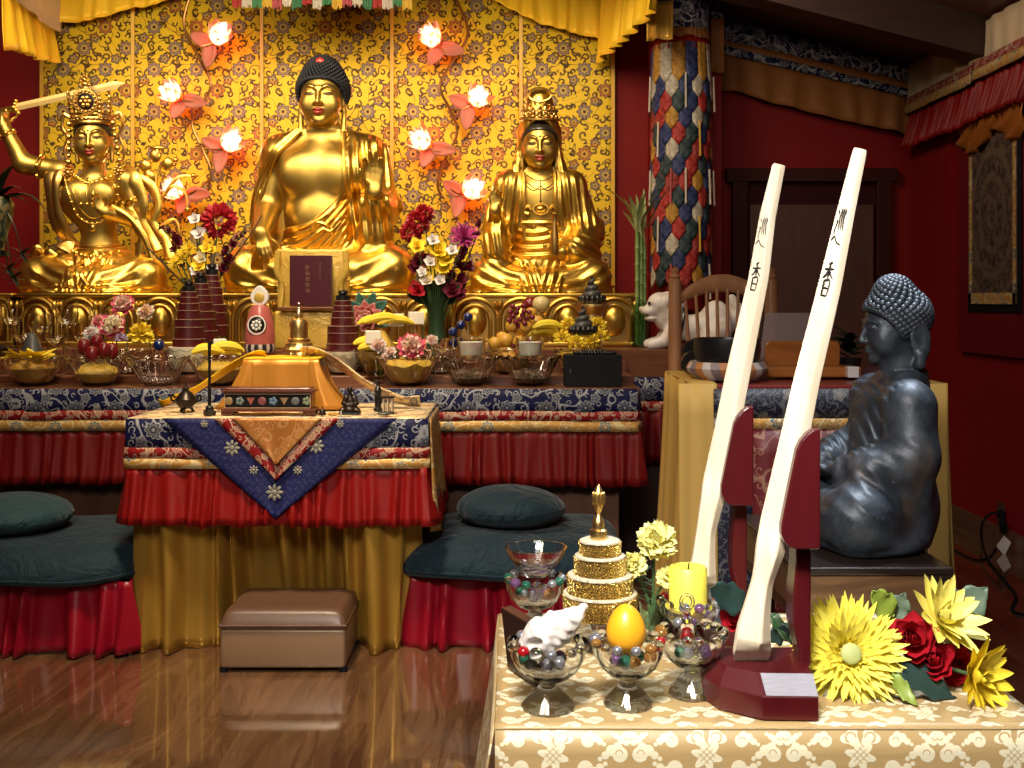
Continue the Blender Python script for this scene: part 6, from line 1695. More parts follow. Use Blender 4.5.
        for i in range(7):
            a = PI + PI * (i + .5) / 7; mb.sph((x + R * .95 * math.cos(a), Y + R * .95 * math.sin(a), zb + H * .17), (R * .26, R * .2, H * .13), 8, 6)
        mb.build('studs', M_BLACK, t); return t
    cone(583, 335, 304, R2 - .02, 'nearer dark spiral cone resting on yellow marigolds', 25)
    mb = MB().lathe([(0, 0), (.08, 0), (.05, .012), (.05, zpx(304, 5.14) - T3 - .05), (.095, zpx(304, 5.14) - T3 - .012), (.095, zpx(304, 5.14) - T3), (0, zpx(304, 5.14) - T3)], 24, (xpx(592, 5.14), 5.14, T3 + .0005)); single('offering_dish', mb, M_GOLDBROC if 0 else M_GOLDMETAL, 'tall gold dish lifting the rear dark spiral cone', 'dish')
    cone(592, 304, 274, 5.14, 'rear dark spiral cone in a pale dish, above the nearer one', 24)
    # black box with prayer beads
    x0, x1 = xpx(565, 4.55), xpx(622, 4.55)
    t = thing('black_box', 'plain black box at the right end of the lowest altar step', 'box', ((x0 + x1) / 2, 4.63, T1))
    hb = zpx(355.5, 4.55) - T1
    MB().box(((x0 + x1) / 2, 4.63, T1 + hb * .5 + .001), (x1 - x0, .15, hb), .003).build('case', M_BLACKMATT, t)
    MB().box((x0 + .022, 4.554, T1 + hb * .5), (.004, .003, .018), .0008).build('catch', M_SILVER, t)
    t = thing('prayer_beads', 'coiled strand of black prayer beads on the black box', 'prayer beads', ((x0 + x1) / 2, 4.63, T1 + hb))
    k_ = 0
    for ring, (a_, b_, n) in enumerate(((.085, .055, 40), (.060, .038, 28), (.035, .02, 16))):
        for i in range(n):
            q = 2 * PI * i / n
            o = MB().sph(((x0 + x1) / 2 + .01 + a_ * math.cos(q), 4.63 + b_ * math.sin(q), T1 + hb + .0075 + .004 * ring), .0068, 8, 6).build('bead', M_BLACK, t)
    MB().tube([((x0 + x1) / 2 + .01 + .085 * math.cos(q), 4.63 + .055 * math.sin(q), T1 + hb + .0075) for q in np.linspace(0, 2 * PI, 40)], .0015, 5, cap=False).build('cord', M_DARKRED, t)
    # stemmed glasses at the far left
    for i, (px, Y, h) in enumerate(((12, 5.36, .235), (67, 5.36, .23), (40, 5.30, .17), (85, 5.10, .17), (56, 5.08, .16), (24, 5.06, .18), (100, 5.3, .2))):
        goblet(px, Y, T4 if Y > 5.21 else T3, 'clear stemmed glass standing behind the left front bowls', h, .052)
    for i, (px, Y, h) in enumerate(((8, 4.88, .11), (52, 4.9, .10), (75, 4.86, .12))):
        single('tumbler', tumbler(px, Y, T2, '', h, .05), M_GLASS, 'clear tumbler on the middle step behind the left front bowls', 'glass', 'tumblers at the left')
    t = thing('cone_offering', 'small dark cone on a pale dish behind the leftmost bowl', 'offering', (xpx(32, 4.86), 4.86, T2))
    MB().lathe([(0, 0), (.06, 0), (.062, .09), (0, .09)], 20, (xpx(32, 4.86), 4.86, T2 + .001)).build('dish', mat('olive ceramic', (.25, .18, .08), .35), t, sharp=30)
    MB().lathe([(0, .09), (.052, .09), (.04, .12), (.02, .17), (0, .19)], 18, (xpx(32, 4.86), 4.86, T2 + .001)).build('cone', M_DARKSTONE, t)
    # rose coloured bottle with white round head
    Y = 4.98; x = xpx(260, Y); z0 = T2 if Y < 5 else T3; s = Y / F
    z0 = zpx(352, Y); t = thing('ritual_bottle', 'pink enamel ritual bottle with white teardrop head and black round emblem', 'bottle', (x, Y, z0))
    M_PINK = mat('rose enamel', (.42, .10, .085), .3); M_WHITEN = mat('white enamel', (.75, .72, .68), .3)
    MB().lathe([(0, 7 * s), (14.5 * s, 7 * s), (15 * s, 16 * s), (13.5 * s, 30 * s), (10 * s, 42 * s), (7.5 * s, 47 * s), (0, 47 * s)], 28, (x, Y, z0)).build('body', M_PINK, t)
    MB().lathe([(0, T3 - z0 + .0005 if T3 > z0 else 0), (14 * s, 0), (15.5 * s, 4 * s), (14.6 * s, 8 * s), (0, 8 * s)], 28, (x, Y, max(z0, T3))).build('patterned_foot', mat('black white enamel', fn=lambda: {'Base Color': mixc(below(absf(fract(atan2(sep(objc())[1], sep(objc())[0]) * 1.9) - .5), .22, .05), (.02, .02, .025), (.55, .45, .38)), 'Roughness': .3}), t)
    poly = []
    for a in np.linspace(0, 2 * PI, 28, endpoint=False):
        rr = 9 * s * (1 + .28 * max(0, math.sin(a)) ** 12); poly.append((rr * math.cos(a), rr * math.sin(a)))
    hw = MB().prism(poly[::-1], .03, 0, t=(x, Y - .015, z0 + 55 * s), bev=.004).build('teardrop_head', M_WHITEN, t)
    MB().sph((x, Y - .016, z0 + 54.5 * s), (5.2 * s, .006, 5.2 * s), 20, 8).build('gold_centre', mat('mustard enamel', (.50, .33, .06), .35), hw)
    yf = Y - 14.2 * s
    e = MB().sph((x, yf + .012, z0 + 27 * s), (9.2 * s, .020, 9.6 * s), 24, 10).build('emblem', M_BLACK, t)
    mb = MB(); a = np.linspace(0, 2 * PI, 25); mb.tube(np.array([(x + 8.6 * s * math.cos(q), yf + .002 - .004, z0 + 27 * s + 9 * s * math.sin(q)) for q in a]), .8 * s, 6, cap=False); mb.build('emblem_rim', M_WHITEN, e)
    mb = MB()
    for i in range(8):
        q = 2 * PI * i / 8; mb.sph((x + 4 * s * math.cos(q), yf - .008, z0 + 27 * s + 4 * s * math.sin(q)), (1.5 * s, .003, 1.5 * s), 8, 5)
    mb.sph((x, yf - .009, z0 + 27 * s), (1.8 * s, .003, 1.8 * s), 8, 5); mb.build('emblem_dots', M_WHITEN, e)
    # gold stupa
    Y = 4.9; x = xpx(299, Y); s = Y / F; z0 = T2
    off = T2 - zpx(352, Y)
    t = thing('stupa', 'small gilded stupa with bell dome and thin spire on the middle altar step', 'ornament', (x, Y, z0))
    zz = lambda y: zpx(y, Y) - z0
    MB().lathe([(0, 0), (14 * s, 0), (15 * s, .01), (15 * s, zz(354)), (14 * s, zz(352)), (16 * s, zz(349)), (13.5 * s, zz(346)), (13 * s, zz(343)), (11 * s, zz(342)), (0, zz(342))], 32, (x, Y, z0), rf=lambda a, z, r: 1 + .035 * math.cos(16 * a)).build('lotus_base', M_GOLDMETAL, t)
    MB().lathe([(0, zz(342)), (11 * s, zz(342)), (11 * s, zz(339)), (9 * s, zz(338)), (8.6 * s, zz(330)), (9.6 * s, zz(324)), (7.5 * s, zz(319.5)), (4 * s, zz(318)), (4 * s, zz(315)), (0, zz(315))], 28, (x, Y, z0)).build('dome', M_GOLDMETAL, t)
    MB().lathe([(0, zz(315)), (3 * s, zz(315))] + [(max(.9, 2.6 - i * .17) * s * (1 if i % 2 else .72), zz(314 - i * .85)) for i in range(10)] + [(1 * s, zz(305)), (1.6 * s, zz(303.5)), (0, zz(301))], 16, (x, Y, z0)).build('spire', M_SILVER, t)
    # pink lotus with leaves
    c = np.array(W(366, 317, 5.04)); t = thing('lotus_ornament', 'pink lotus ornament with green leaves right of the red tower', 'ornament', (c[0], c[1], T3))
    M_LOT = mat('dusty pink lotus', (.52, .16, .15), .4); M_LOT2 = mat('pale lotus edge', (.70, .36, .30), .4)
    mb = MB(); bloom(mb, c + (0, .03, 0), (0, -1, .1), .085, [(9, 1.35, 1.0, .55, .5, 0, .0), (8, .95, .85, .5, .6, 0, 0)], seed=2, nu=4, jit=.05); mb.build('outer_petals', M_LOT, t, solid=.004)
    mb = MB(); bloom(mb, c + (0, .0, 0), (0, -1, .1), .075, [(8, .85, .7, .45, .6, 0, 0), (6, .5, .6, .38, .6, 0, 0), (4, .2, .45, .3, .5, 0, 0)], seed=3, nu=4, jit=.05); mb.build('inner_petals', M_LOT2, t, solid=.003)
    for a in (-.9, -.35, .3, .9, 1.9, -2.0):
        mb = MB(); petal(mb, c + (0, .05, 0), (math.sin(a), -.1, math.cos(a)), (0, -1, 0), .125, .06, .3); mb.build('leaf', mat('teal leaf', (.05, .16, .12), .4), t, solid=.004)
    MB().lathe([(0, 0), (.04, 0), (.03, c[2] - T3 - .05), (0, c[2] - T3 - .05)], 16, (c[0], c[1] + .04, T3 + .0005)).build('foot', M_GOLDDARK, t)
    # cloth covered book support and book
    Y = 5.30
    t = thing('book_support', 'block wrapped in yellow satin in front of the central Buddha', 'stand', (xpx(310, Y), Y, T4))
    def sat(x0, x1, y0, y1, Yf, d, nm, m):
        xa, xb, z1, z0_ = xpx(x0, Yf), xpx(x1, Yf), zpx(y0, Yf), zpx(y1, Yf)
        mb = MB().box(((xa + xb) / 2, Yf + d / 2, (z0_ + z1) / 2), (xb - xa, d, z1 - z0_), .012, seg=4)
        return mb.build(nm, m, t)
    zb = 300 + (CZ - T4 - .0005) * F / 5.28
    M_SATBOX = mat('yellow satin wrap', fn=lambda: {'Base Color': mixc(noise(objc(), 6, 3), (.55, .34, .05), (.70, .47, .10)), 'Roughness': .32, 'Metallic': .2, 'Normal': bump(noise(objc(), 14, 3, .6, 1.5), .25, .03)})
    sat(274, 336, 311, zb, 5.28, .16, 'front_block', M_SATBOX)
    mb = MB()
    sat(277, 347, 249, 311, 5.36, .10, 'rear_block', M_SATBOX)
    for sx, x_ in ((-1, 278), (1, 345)):
        mb = MB().tube(bez([W(x_, 251, 5.33), W(x_ + sx * 1, 272, 5.33), W(x_ - sx * 4, 285, 5.34), W(x_ - sx * 3, 309, 5.33)], 14), np.linspace(.016, .010, 15), 8); mb.build('satin_fold', M_SATBOX, t)
    MB().box((xpx(309, 5.26), 5.275, zpx(308.5, 5.26)), (.29, .07, .014), .003).build('wooden_ledge', M_WOODRED, t)
    bk = thing('book', 'dark red upright book with faded gold Chinese title before the central Buddha', 'book', (xpx(310, 5.27), 5.27, zpx(306.5, 5.27)))
    MC = mat('dark red book cover', (.052, .004, .010), .35); MP = mat('page edges', (.55, .48, .36), .7); MG = mat('faded gold print', (.20, .10, .06), .5)
    bx, bz0, bz1, bw = xpx(311, 5.27), zpx(306, 5.27), zpx(255.5, 5.27), 42 * 5.27 / F
    MB().box((bx, 5.262, (bz0 + bz1) / 2), (bw, .004, bz1 - bz0), .001).build('front_cover', MC, bk)
    MB().box((bx + .002, 5.276, (bz0 + bz1) / 2), (bw - .008, .022, bz1 - bz0 - .008), 0).build('pages', MP, bk)
    MB().box((bx, 5.290, (bz0 + bz1) / 2), (bw, .004, bz1 - bz0), .001).build('back_cover', MC, bk)
    MB().box((bx - bw / 2 + .002, 5.276, (bz0 + bz1) / 2), (.004, .03, bz1 - bz0), .001).build('spine', MC, bk)
    rs = np.random.RandomState(11)
    def glyphs(cx, ct, n, s_, nm):
        mb = MB()
        for i in range(n):
            gx, gz = cx, ct - i * s_ * 1.25
            for k_ in range(3): mb.box((gx + rs.uniform(-.1, .1) * s_, 5.2595, gz + (k_ - 1) * s_ * .32), (s_ * rs.uniform(.5, .9), .001, s_ * .10))
            for k_ in range(2): mb.box((gx + (k_ - .5) * s_ * .5 + rs.uniform(-.1, .1) * s_, 5.2594, gz + rs.uniform(-.1, .1) * s_), (s_ * .10, .001, s_ * rs.uniform(.5, .85)))
        mb.build(nm, MG, bk)
    glyphs(xpx(308, 5.27), zpx(267.5, 5.27), 5, 4.6 * 5.27 / F, 'title_lettering')
    glyphs(xpx(320.5, 5.27), zpx(263, 5.27), 8, 1.7 * 5.27 / F, 'small_lettering')
# ------------------------------------------------------------------ flowers in vases
def spike(pts, Y, n, r, m, nm, label, w0=.3, seed=0, stem=M_STEM):
    P = bez([W(x, y, Y + d) for x, y, d in pts], 24); t = thing(nm, label, 'flower', P[0])
    MB().tube(P, np.linspace(.006, .0025, 25), 6).build('stem', stem, t)
    rs = np.random.RandomState(seed)
    for i in range(n):
        q = w0 + (1 - w0) * i / n; p = P[int(q * 24)]; rr = r * (1 - .65 * max(0, (q - .55) / .45)); a = rs.uniform(0, 6.28)
        d = np.array((math.cos(a), -.7 + .5 * math.sin(a), .35)); mb = MB()
        bloom(mb, p + d * rr * .3, d, rr, [(6, 1.0, 1.0, .75, .5, 0, 0), (4, .5, .75, .6, .5, 0, 0)], seed=seed + i, nu=3, nv=4); mb.build('blossom', m, t)
    return t
def stemflower(px, py, Y, base, r, m, nm, label, kind, seed=0, ax=(0, -.85, .45)):
    c = np.array(W(px, py, Y)); t = thing(nm, label, 'flower', base)
    MB().tube(bez([base, (np.array(base) + c) / 2 + (0, 0, .02), c], 10), .0035, 5).build('stem', M_STEM, t); mb = MB()
    if kind == 'pom': pom(mb, c, r, 120, 0, seed, .5, .30, ax=ax, lo=-.5)
    elif kind == 'mum': bloom(mb, c - np.array(ax) * r * .2, ax, r, [(18, 1.4, 1.0, .16, .4, 0, .05), (16, 1.05, .95, .15, .5, 0, .05), (14, .7, .85, .14, .5, 0, .03), (10, .35, .7, .13, .4, 0, 0)], seed=seed, nu=2)
    else: bloom(mb, c - np.array(ax) * r * .2, ax, r, [(5, 1.25, 1.0, .85, .5, 0, .03), (4, .75, .8, .6, .6, 0, .02), (3, .3, .5, .4, .5, 0, 0)], seed=seed)
    mb.build('blossom', m, t); return t
def vase_flowers():
    # left arrangement
    global stemflower, spike
    sf0, sp0 = stemflower, spike
    stemflower = lambda px, py, Y, base, r, *a, **k: sf0(px, py, Y, base, r * 1.22, *a, **k)
    spike = lambda pts, Y, n, r, *a, **k: sp0(pts, Y, int(n * 1.3), r * 1.2, *a, **k)
    Y = 5.38; b = Vector((xpx(205, Y), Y, T4 + .14))
    t = thing('flower_vase', 'dark glass vase of the left bouquet, hidden behind the red towers', 'vase', (b.x, Y, T4))
    mb = MB().lathe([(0, 0), (.05, 0), (.055, .05), (.045, .12), (.06, .20), (.056, .20), (.04, .12), (.05, .05), (0, .008)], 24, (b.x, Y, T4 + .001)); mb.build('vessel', M_GREENGLASS, t)
    bz = (b.x, Y, T4 + .05)
    L = 'in the left bouquet'
    stemflower(219, 221, 5.36, bz, .080, M_REDPET, 'carnation', 'large crimson pompon flower at the top of the left bouquet', 'pom', 1)
    spike([(208, 300, 0), (188, 265, 0), (172, 238, -.02), (157, 225, -.03)], Y, 9, .034, M_WINEPET, 'gladiolus', 'dark red flower spike leaning left in the left bouquet', .35, 3)
    spike([(212, 296, 0), (222, 270, 0), (234, 246, -.02), (246, 230, -.03)], Y - .02, 9, .032, M_WINEPET, 'gladiolus', 'dark red flower spike leaning right in the left bouquet', .3, 5)
    for i, (x, y) in enumerate(((180, 258), (184, 253), (189, 248), (175, 262))): stemflower(x, y, Y - .05, bz, .035, M_YELPET, 'chrysanthemum', 'small yellow spray blossom low on the left bouquet', 'mum', 10 + i)['group'] = 'yellow sprays in the left bouquet'
    for i, (x, y, q) in enumerate(((199, 233, .036), (195, 219, .032), (201, 258, .034), (213, 268, .03), (196, 270, .032))): 
        o = stemflower(x, y, Y - .06, bz, q, M_WHITEPET if i != 2 else M_CREAMPET, 'orchid', 'white open blossom in the left bouquet', 'open', 30 + i); o['group'] = 'white blossoms in the left bouquet'
    for i, (x, y, q) in enumerate(((206, 248, .03), (199, 266, .036), (212, 250, .026))): 
        o = stemflower(x, y, Y - .07, bz, q, M_YELPET, 'daisy', 'yellow open blossom in the middle of the left bouquet', 'open', 40 + i); o['group'] = 'yellow open blossoms in the left bouquet'
    for i, pts in enumerate((((205, 300, 0), (180, 280, -.03), (155, 255, -.04), (148, 248, -.04)), ((205, 300, 0), (225, 270, -.04), (250, 235, -.04), (262, 215, -.03)))):
        P = bez([W(x, y, Y + d) for x, y, d in pts], 20); o = MB().tube(P, np.linspace(.006, .003, 21), 6).build('twig', mat('brown twig', (.06, .025, .012), .6)); tag(o, 'bare brown twig reaching %s out of the left bouquet' % ('left' if i == 0 else 'right'), 'twig')
    # right arrangement
    Y = 5.34; x = xpx(437, Y); bz = (x, Y, T4 + .06)
    t = thing('flower_vase', 'dark green vase of the right bouquet between the Buddha and hooded statue', 'vase', (x, Y, T4))
    MB().lathe([(0, 0), (.055, 0), (.05, .04), (.038, .10), (.05, .19), (.062, .25), (.057, .25), (.045, .19), (.033, .10), (0, .02)], 24, (x, Y, T4 + .001)).build('vessel', mat('dark green glaze', (.02, .045, .02), .25), t)
    for i in range(7):
        a = -1.2 + i * .4; mb = MB(); petal(mb, (x, Y, T4 + .22), (math.sin(a), -.3, math.cos(a) * .8), (0, -1, 0), .17, .05, .5); o = mb.build('leaf', M_LEAF if i % 2 else M_DKLEAF, t)
    for i, (px, py, q) in enumerate(((418, 222, .055), (411, 232, .05), (424, 214, .045))):
        stemflower(px, py, Y - .02, bz, q, M_REDPET, 'carnation', 'bright crimson carnation at the upper left of the right bouquet', 'pom', 50 + i)['group'] = 'crimson carnations in the right bouquet'
    spike([(448, 300, 0), (460, 275, 0), (472, 248, -.02), (484, 214, -.02)], Y, 12, .042, M_WINEPET, 'gladiolus', 'dark red flower spike leaning right in the right bouquet', .15, 8)
    stemflower(464, 236, Y - .06, bz, .068, M_MAGPET, 'chrysanthemum', 'magenta spidery blossom in the right bouquet', 'mum', 61)
    for i, (px, py, q) in enumerate(((418, 262, .04), (415, 268, .035), (424, 258, .03))): stemflower(px, py, Y - .03, bz, q, M_WINEPET, 'gladiolus', 'dark red blossom low at the left of the right bouquet', 'open', 70 + i)['group'] = 'dark red blossoms left in the right bouquet'
    for i, (px, py, q) in enumerate(((417, 246, .042), (438, 250, .05), (446, 258, .05), (442, 268, .04), (428, 278, .035))): stemflower(px, py, Y - .08, bz, q, M_YELPET, 'daisy', 'yellow open blossom in the heart of the right bouquet', 'open', 80 + i)['group'] = 'yellow blossoms in the right bouquet'
    for i, (px, py, q) in enumerate(((430, 262, .03), (433, 240, .03), (426, 280, .032), (440, 280, .03), (452, 250, .03), (422, 272, .026))): stemflower(px, py, Y - .09, bz, q, M_WHITEPET, 'orchid', 'small white blossom among the yellow ones in the right bouquet', 'open', 90 + i)['group'] = 'white blossoms in the right bouquet'
    for i, (px, py, q) in enumerate(((417, 290, .045), (452, 290, .05), (460, 294, .035))): stemflower(px, py, Y - .07, bz, q, M_REDPET if i == 0 else M_WINEPET, 'rose', ('crimson rose hanging left over the right bouquet vase rim', 'dark red rose over the right bouquet vase rim', 'outer dark red rose right of the right bouquet vase')[i], 'open', 100 + i)
    # lucky bamboo in a tall glass
    Y = 5.5; x = xpx(641, Y)
    t = thing('bamboo_vase', 'tall clear glass vase holding the lucky bamboo', 'vase', (x, Y, T4))
    MB().lathe([(0, 0), (.05, 0), (.05, .22), (.046, .22), (.046, .01), (0, .01)], 24, (x, Y, T4 + .001)).build('vessel', M_GREENGLASS, t)
    for i, dx in enumerate((-3, 1, 4.5)):
        xa = xpx(640 + dx, Y); b = thing('bamboo_stalk', 'lucky bamboo stalk with leafy top beside the red post', 'plant', (xa, Y, T4), group='lucky bamboo stalks in the glass vase')
        zt = zpx(232 + 6 * i, Y); pr = []
        nseg = 7
        for k in range(nseg):
            z0 = .012 + (zt - T4 - .012) * k / nseg; z1 = .012 + (zt - T4 - .012) * (k + 1) / nseg
            pr += [(.0125, z0), (.0105, z0 + .01), (.0105, z1 - .008), (.0130, z1 - .001)]
        MB().lathe([(0, .012)] + pr + [(0, zt - T4)], 10, (xa, Y + .012 * (i - 1), T4)).build('cane', mat('bamboo green', fn=lambda: {'Base Color': mixc(noise(objc(), 12), (.10, .19, .05), (.22, .30, .10)), 'Roughness': .4}), b)
        rs = np.random.RandomState(i)
        for k in range(6):
            a = rs.uniform(-1.0, 1.0); mb = MB(); petal(mb, (xa, Y + .012 * (i - 1), zt - .02 + .02 * k), (math.sin(a) * .7, -.3 * rs.uniform(-1, 1), 1), (math.sin(a), -.3, -.2), rs.uniform(.14, .30), .022, rs.uniform(.1, .9), nu=2, nv=8); mb.build('leaf', mat('bamboo leaf', (.26, .30, .12), .4), b)
    # dark plant stand at the left edge
    Y = 5.2; x = xpx(-4, Y)
    t = thing('plant_vase', 'mottled green vase on a slim dark stand at the left edge', 'vase', (x, Y, zpx(250, Y) - .03))
    MB().lathe([(0, 0), (.035, 0), (.04, .03), (.075, .16), (.08, .22), (.06, .25), (.055, .25), (.07, .21), (.03, .03), (0, .02)], 24, (x, Y, zpx(250, Y))).build('vessel', mat('mottled green glaze', fn=lambda: {'Base Color': mixc(ss(noise(objc(), 28, 3), .45, .6), (.02, .035, .02), (.16, .13, .055)), 'Roughness': .3}), t)
    MB().lathe([(0, -.03), (.06, -.03), (.06, -.005), (.02, 0), (0, 0)], 20, (x, Y, zpx(250, Y))).build('saucer', M_BLACK, t)
    s_ = thing('vase_stand', 'slim dark stand carrying the mottled vase at the left edge', 'stand', (x, Y, T3))
    MB().lathe([(0, 0), (.07, 0), (.07, .012), (.014, .03), (.012, zpx(250, Y) - .035 - T4), (.05, zpx(250, Y) - .031 - T4), (0, zpx(250, Y) - .031 - T4)], 20, (x, Y + .05 * 0, T4 + .001)).build('pedestal', M_BLACK, s_)
    p = thing('potted_plant', 'dark arching leaves spilling from the mottled vase at the left edge', 'plant', (x, Y, zpx(200, Y)))
    rs = np.random.RandomState(5)
    for i in range(15):
        a = rs.uniform(-1.6, 1.9); mb = MB(); petal(mb, (x, Y, zpx(202, Y)), (math.sin(a), rs.uniform(-.5, .3), .7), (math.sin(a) * .6, -.2, -1), rs.uniform(.18, .33), .035, rs.uniform(1.0, 2.6), nu=2, nv=9); mb.build('leaf', M_DKLEAF, p)
    for i, (px, py) in enumerate(((22, 253), (8, 268), (14, 277))):
        for k in range(6):
            a = 2 * PI * k / 6; mb = MB(); petal(mb, W(px, py, Y - .03), (math.cos(a), -.2, math.sin(a) * .6), (0, 0, -1), .06, .03, .8, nu=2, nv=4); mb.build('leaf', M_DKLEAF, p)
        MB().tube(bez([W(2, 205, Y), W(px * .6, py - 30, Y - .05), W(px, py, Y - .03)], 10), .003, 5).build('runner', M_DKLEAF, p)
# ================================================================== things on the central table
M_BRONZEDK = mat('dark bronze metal', (.030, .020, .014), .35, .7)
def central_things():
    z = TZ + .002
    # cloth covered book box with scarves
    x0, x1, yf, yb, zt = xpx(246, 4.0), xpx(318, 4.0), 4.0, 4.2, zpx(359, 4.0)
    t = thing('covered_lectern', 'low box draped in orange gold satin on the central table', 'box', ((x0 + x1) / 2, 4.1, z))
    MB().box(((x0 + x1) / 2, 4.1, (z + zt) / 2 - .002), (x1 - x0 - .01, .19, zt - z - .006), .01, seg=3).build('box', M_WOODRED, t)
    def topc(u, v): return (x0 - .008 + (x1 - x0 + .016) * u, yf - .008 + (yb - yf + .016) * v, zt + .002 + .003 * math.sin(u * 14) * math.sin(v * 6))
    MB().grid(topc, 24, 8).build('top_cloth', M_YELSATIN, t, solid=.004)
    pleats([(x0 + .02, yf - .012), (x1 - .02, yf - .012)], zt, z + .002, .004, .12, .012, seed=3, nv=8, res=16).build('front_cloth', M_ORANGESATIN, t, solid=.004)
    for sgn, xa in ((-1, x0), (1, x1)):
        def side(u, v, sgn=sgn, xa=xa):
            s = .02 + .085 * v ** 1.4 * (1 - .25 * u); w = .012 * math.sin(u * 13 + 1) * v
            return (xa + sgn * (s * (v + .1) + w - .015), yf - .03 * v + (yb - yf + .02) * u, zt + .001 - (zt - z - .004) * v)
        MB().grid(side, 26, 12).build('side_cloth', M_ORANGESATIN, t, solid=.004)
        def cor(u, v, sgn=sgn, xa=xa):
            q = u; xx = xa + sgn * (-.03 + (.035 + .10 * v ** 1.4) * q); return (xx, yf - .014 - .02 * v * (1 - abs(2 * u - 1)) - .012 * v, zt - (zt - z - .003) * v)
        MB().grid(cor, 12, 12).build('corner_cloth', M_ORANGESATIN, t, solid=.004)
    def scarf(pts, w, m, label, nm='ceremonial_scarf'):
        P = bez(pts, 40); mb = MB()
        def fn(u, v):
            i = u * 40; j = min(int(i), 39); p = P[j] + (P[j+1] - P[j]) * (i - j)
            return (p[0], p[1] + (v - .5) * w * .85, p[2] + (.5 - v) * w * .55 + .003 * math.sin(u * 20 + v * 5))
        mb.grid(fn, 40, 5, uvs=(.6, w)); o = mb.build(nm, m, solid=.003); return tag(o, label, 'scarf')
    scarf([(x0 + .05, 4.10, zt + .012), (x0 - .015, 4.10, zt + .004), (xpx(205, 4.1), 4.08, zpx(385, 4.08)), (xpx(172, 4.08), 4.08, z + .026), (xpx(158, 4.08), 4.10, z + .014)], .045, M_YELSATIN, 'plain yellow scarf sloping down to the left from the draped lectern')
    scarf([(x1 - .08, 4.10, zt + .016), (x1 - .0, 4.10, zt + .012), (xpx(365, 4.1), 4.06, zpx(382, 4.06)), (xpx(395, 4.05), 4.06, z + .034), (xpx(420, 4.05), 4.06, z + .024)], .075, M_CREAMBROC, 'patterned cream scarf sloping down to the right from the draped lectern')
    # inlaid incense box
    x0, x1, yf = xpx(223, 3.79), xpx(312, 3.79), 3.79; w = x1 - x0; d = .085; cx = (x0 + x1) / 2; cy = yf + d / 2
    t = thing('incense_box', 'long rosewood incense box with inlaid coloured symbols on the central table', 'box', (cx, cy, z))
    zb, zl = zpx(412, yf) , zpx(393, yf)
    MB().box((cx, cy, (z + .018 + zl) / 2), (w - .006, d - .006, zl - z - .018), .002).build('body', M_MAROON, t)
    M_ROSE = mat('rosewood', fn=wood_fn((.075, .018, .012), (.12, .035, .02), (6, 40, 40), .3))
    mb = MB(); mb.box((cx, cy, zl + .005), (w + .012, d + .012, .008), .002); mb.box((cx, cy, zl + .013), (w + .002, d - .002, .010), .004, taper=.93); mb.build('lid', M_ROSE, t)
    mb = MB(); mb.box((cx, cy, z + .018), (w + .012, d + .012, .009), .002); mb.build('plinth_rail', M_ROSE, t)
    for sx in (-1, 1):
        for sy in (-1, 1): MB().box((cx + sx * (w / 2 - .012), cy + sy * (d / 2 - .008), z + .0075), (.040, .02, .014), .003).build('foot', M_ROSE, t)
    fz = (z + .022 + zl) / 2; fh = zl - z - .030; dull = lambda c: tuple(.10 + .35 * v for v in c)
    mb = MB()
    for zz in (fz - fh / 2, fz + fh / 2): mb.box((cx, yf + .001, zz), (w - .012, .003, .0022))
    for xx in (x0 + .006, x1 - .006): mb.box((xx, yf + .001, fz), (.0022, .003, fh))
    mb.build('pale_inlay_line', mat('pale inlay', (.42, .28, .16), .4), t)
    MB().box((cx, yf + .0022, fz), (w - .018, .002, fh - .005)).build('dark_inlay_panel', M_BLACK, t)
    cols = ['b0894a', '7f8f8a', 'b5543a', '9c3c44', '5f86a8', 'a98450', '6a6e74', '8a9a6e']; rs = np.random.RandomState(2)
    for i, h_ in enumerate(cols):
        mm = mat('inlay ' + h_, dull(hx(h_)) if 0 else tuple(v * .45 + .03 for v in hx(h_)), .35); q = x0 + w * (i + .5) / 8; mb = MB(); s = fh * .30
        if i % 3 == 0: mb.sph((q, yf + .0005, fz), (s, .0015, s), 10, 6)
        elif i % 3 == 1:
            for k in range(5):
                a = 2 * PI * k / 5; mb.sph((q + s * .6 * math.cos(a), yf + .0005, fz + s * .6 * math.sin(a)), (s * .45, .0015, s * .45), 8, 5)
        else:
            mb.prism([(q - s, fz + s * .8), (q + s, fz + s * .8), (q, fz - s)], .0015, t=(0, yf - .0008, 0))
        mb.build('inlaid_symbol', mm, t)
    # thin black incense stand
    x, Y = xpx(209.5, 3.82), 3.82
    t = thing('incense_holder', 'slender black incense stand left of the rosewood box', 'holder', (x, Y, z))
    MB().lathe([(0, 0), (.022, 0), (.023, .012), (.015, .018), (.014, .026), (.008, .032), (0, .032)], 8, (x, Y, z)).build('base', M_BLACK, t, sharp=25)
    H = zpx(341, Y) - z
    MB().lathe([(0, .03), (.0062, .03), (.0062, .07), (.0048, H * .6), (.0058, H - .03), (.0066, H - .012), (.0066, H), (0, H)], 10, (x, Y, z)).build('pole', M_BLACK, t, sharp=30)
    # lidded censer on the left
    x, Y = xpx(186, 3.92), 3.92
    t = thing('incense_burner', 'small dark bronze censer with pointed lid at the left of the central table', 'burner', (x, Y, z))
    MB().lathe([(0, .012), (.018, .012), (.036, .03), (.038, .045), (.030, .056), (0, .056)], 20, (x, Y, z)).build('pot', M_BRONZEDK, t)
    MB().lathe([(0, .056), (.029, .056), (.022, .068), (.009, .076), (.012, .084), (.004, .092), (.003, .108), (0, .11)], 18, (x, Y, z)).build('lid', M_BRONZEDK, t)
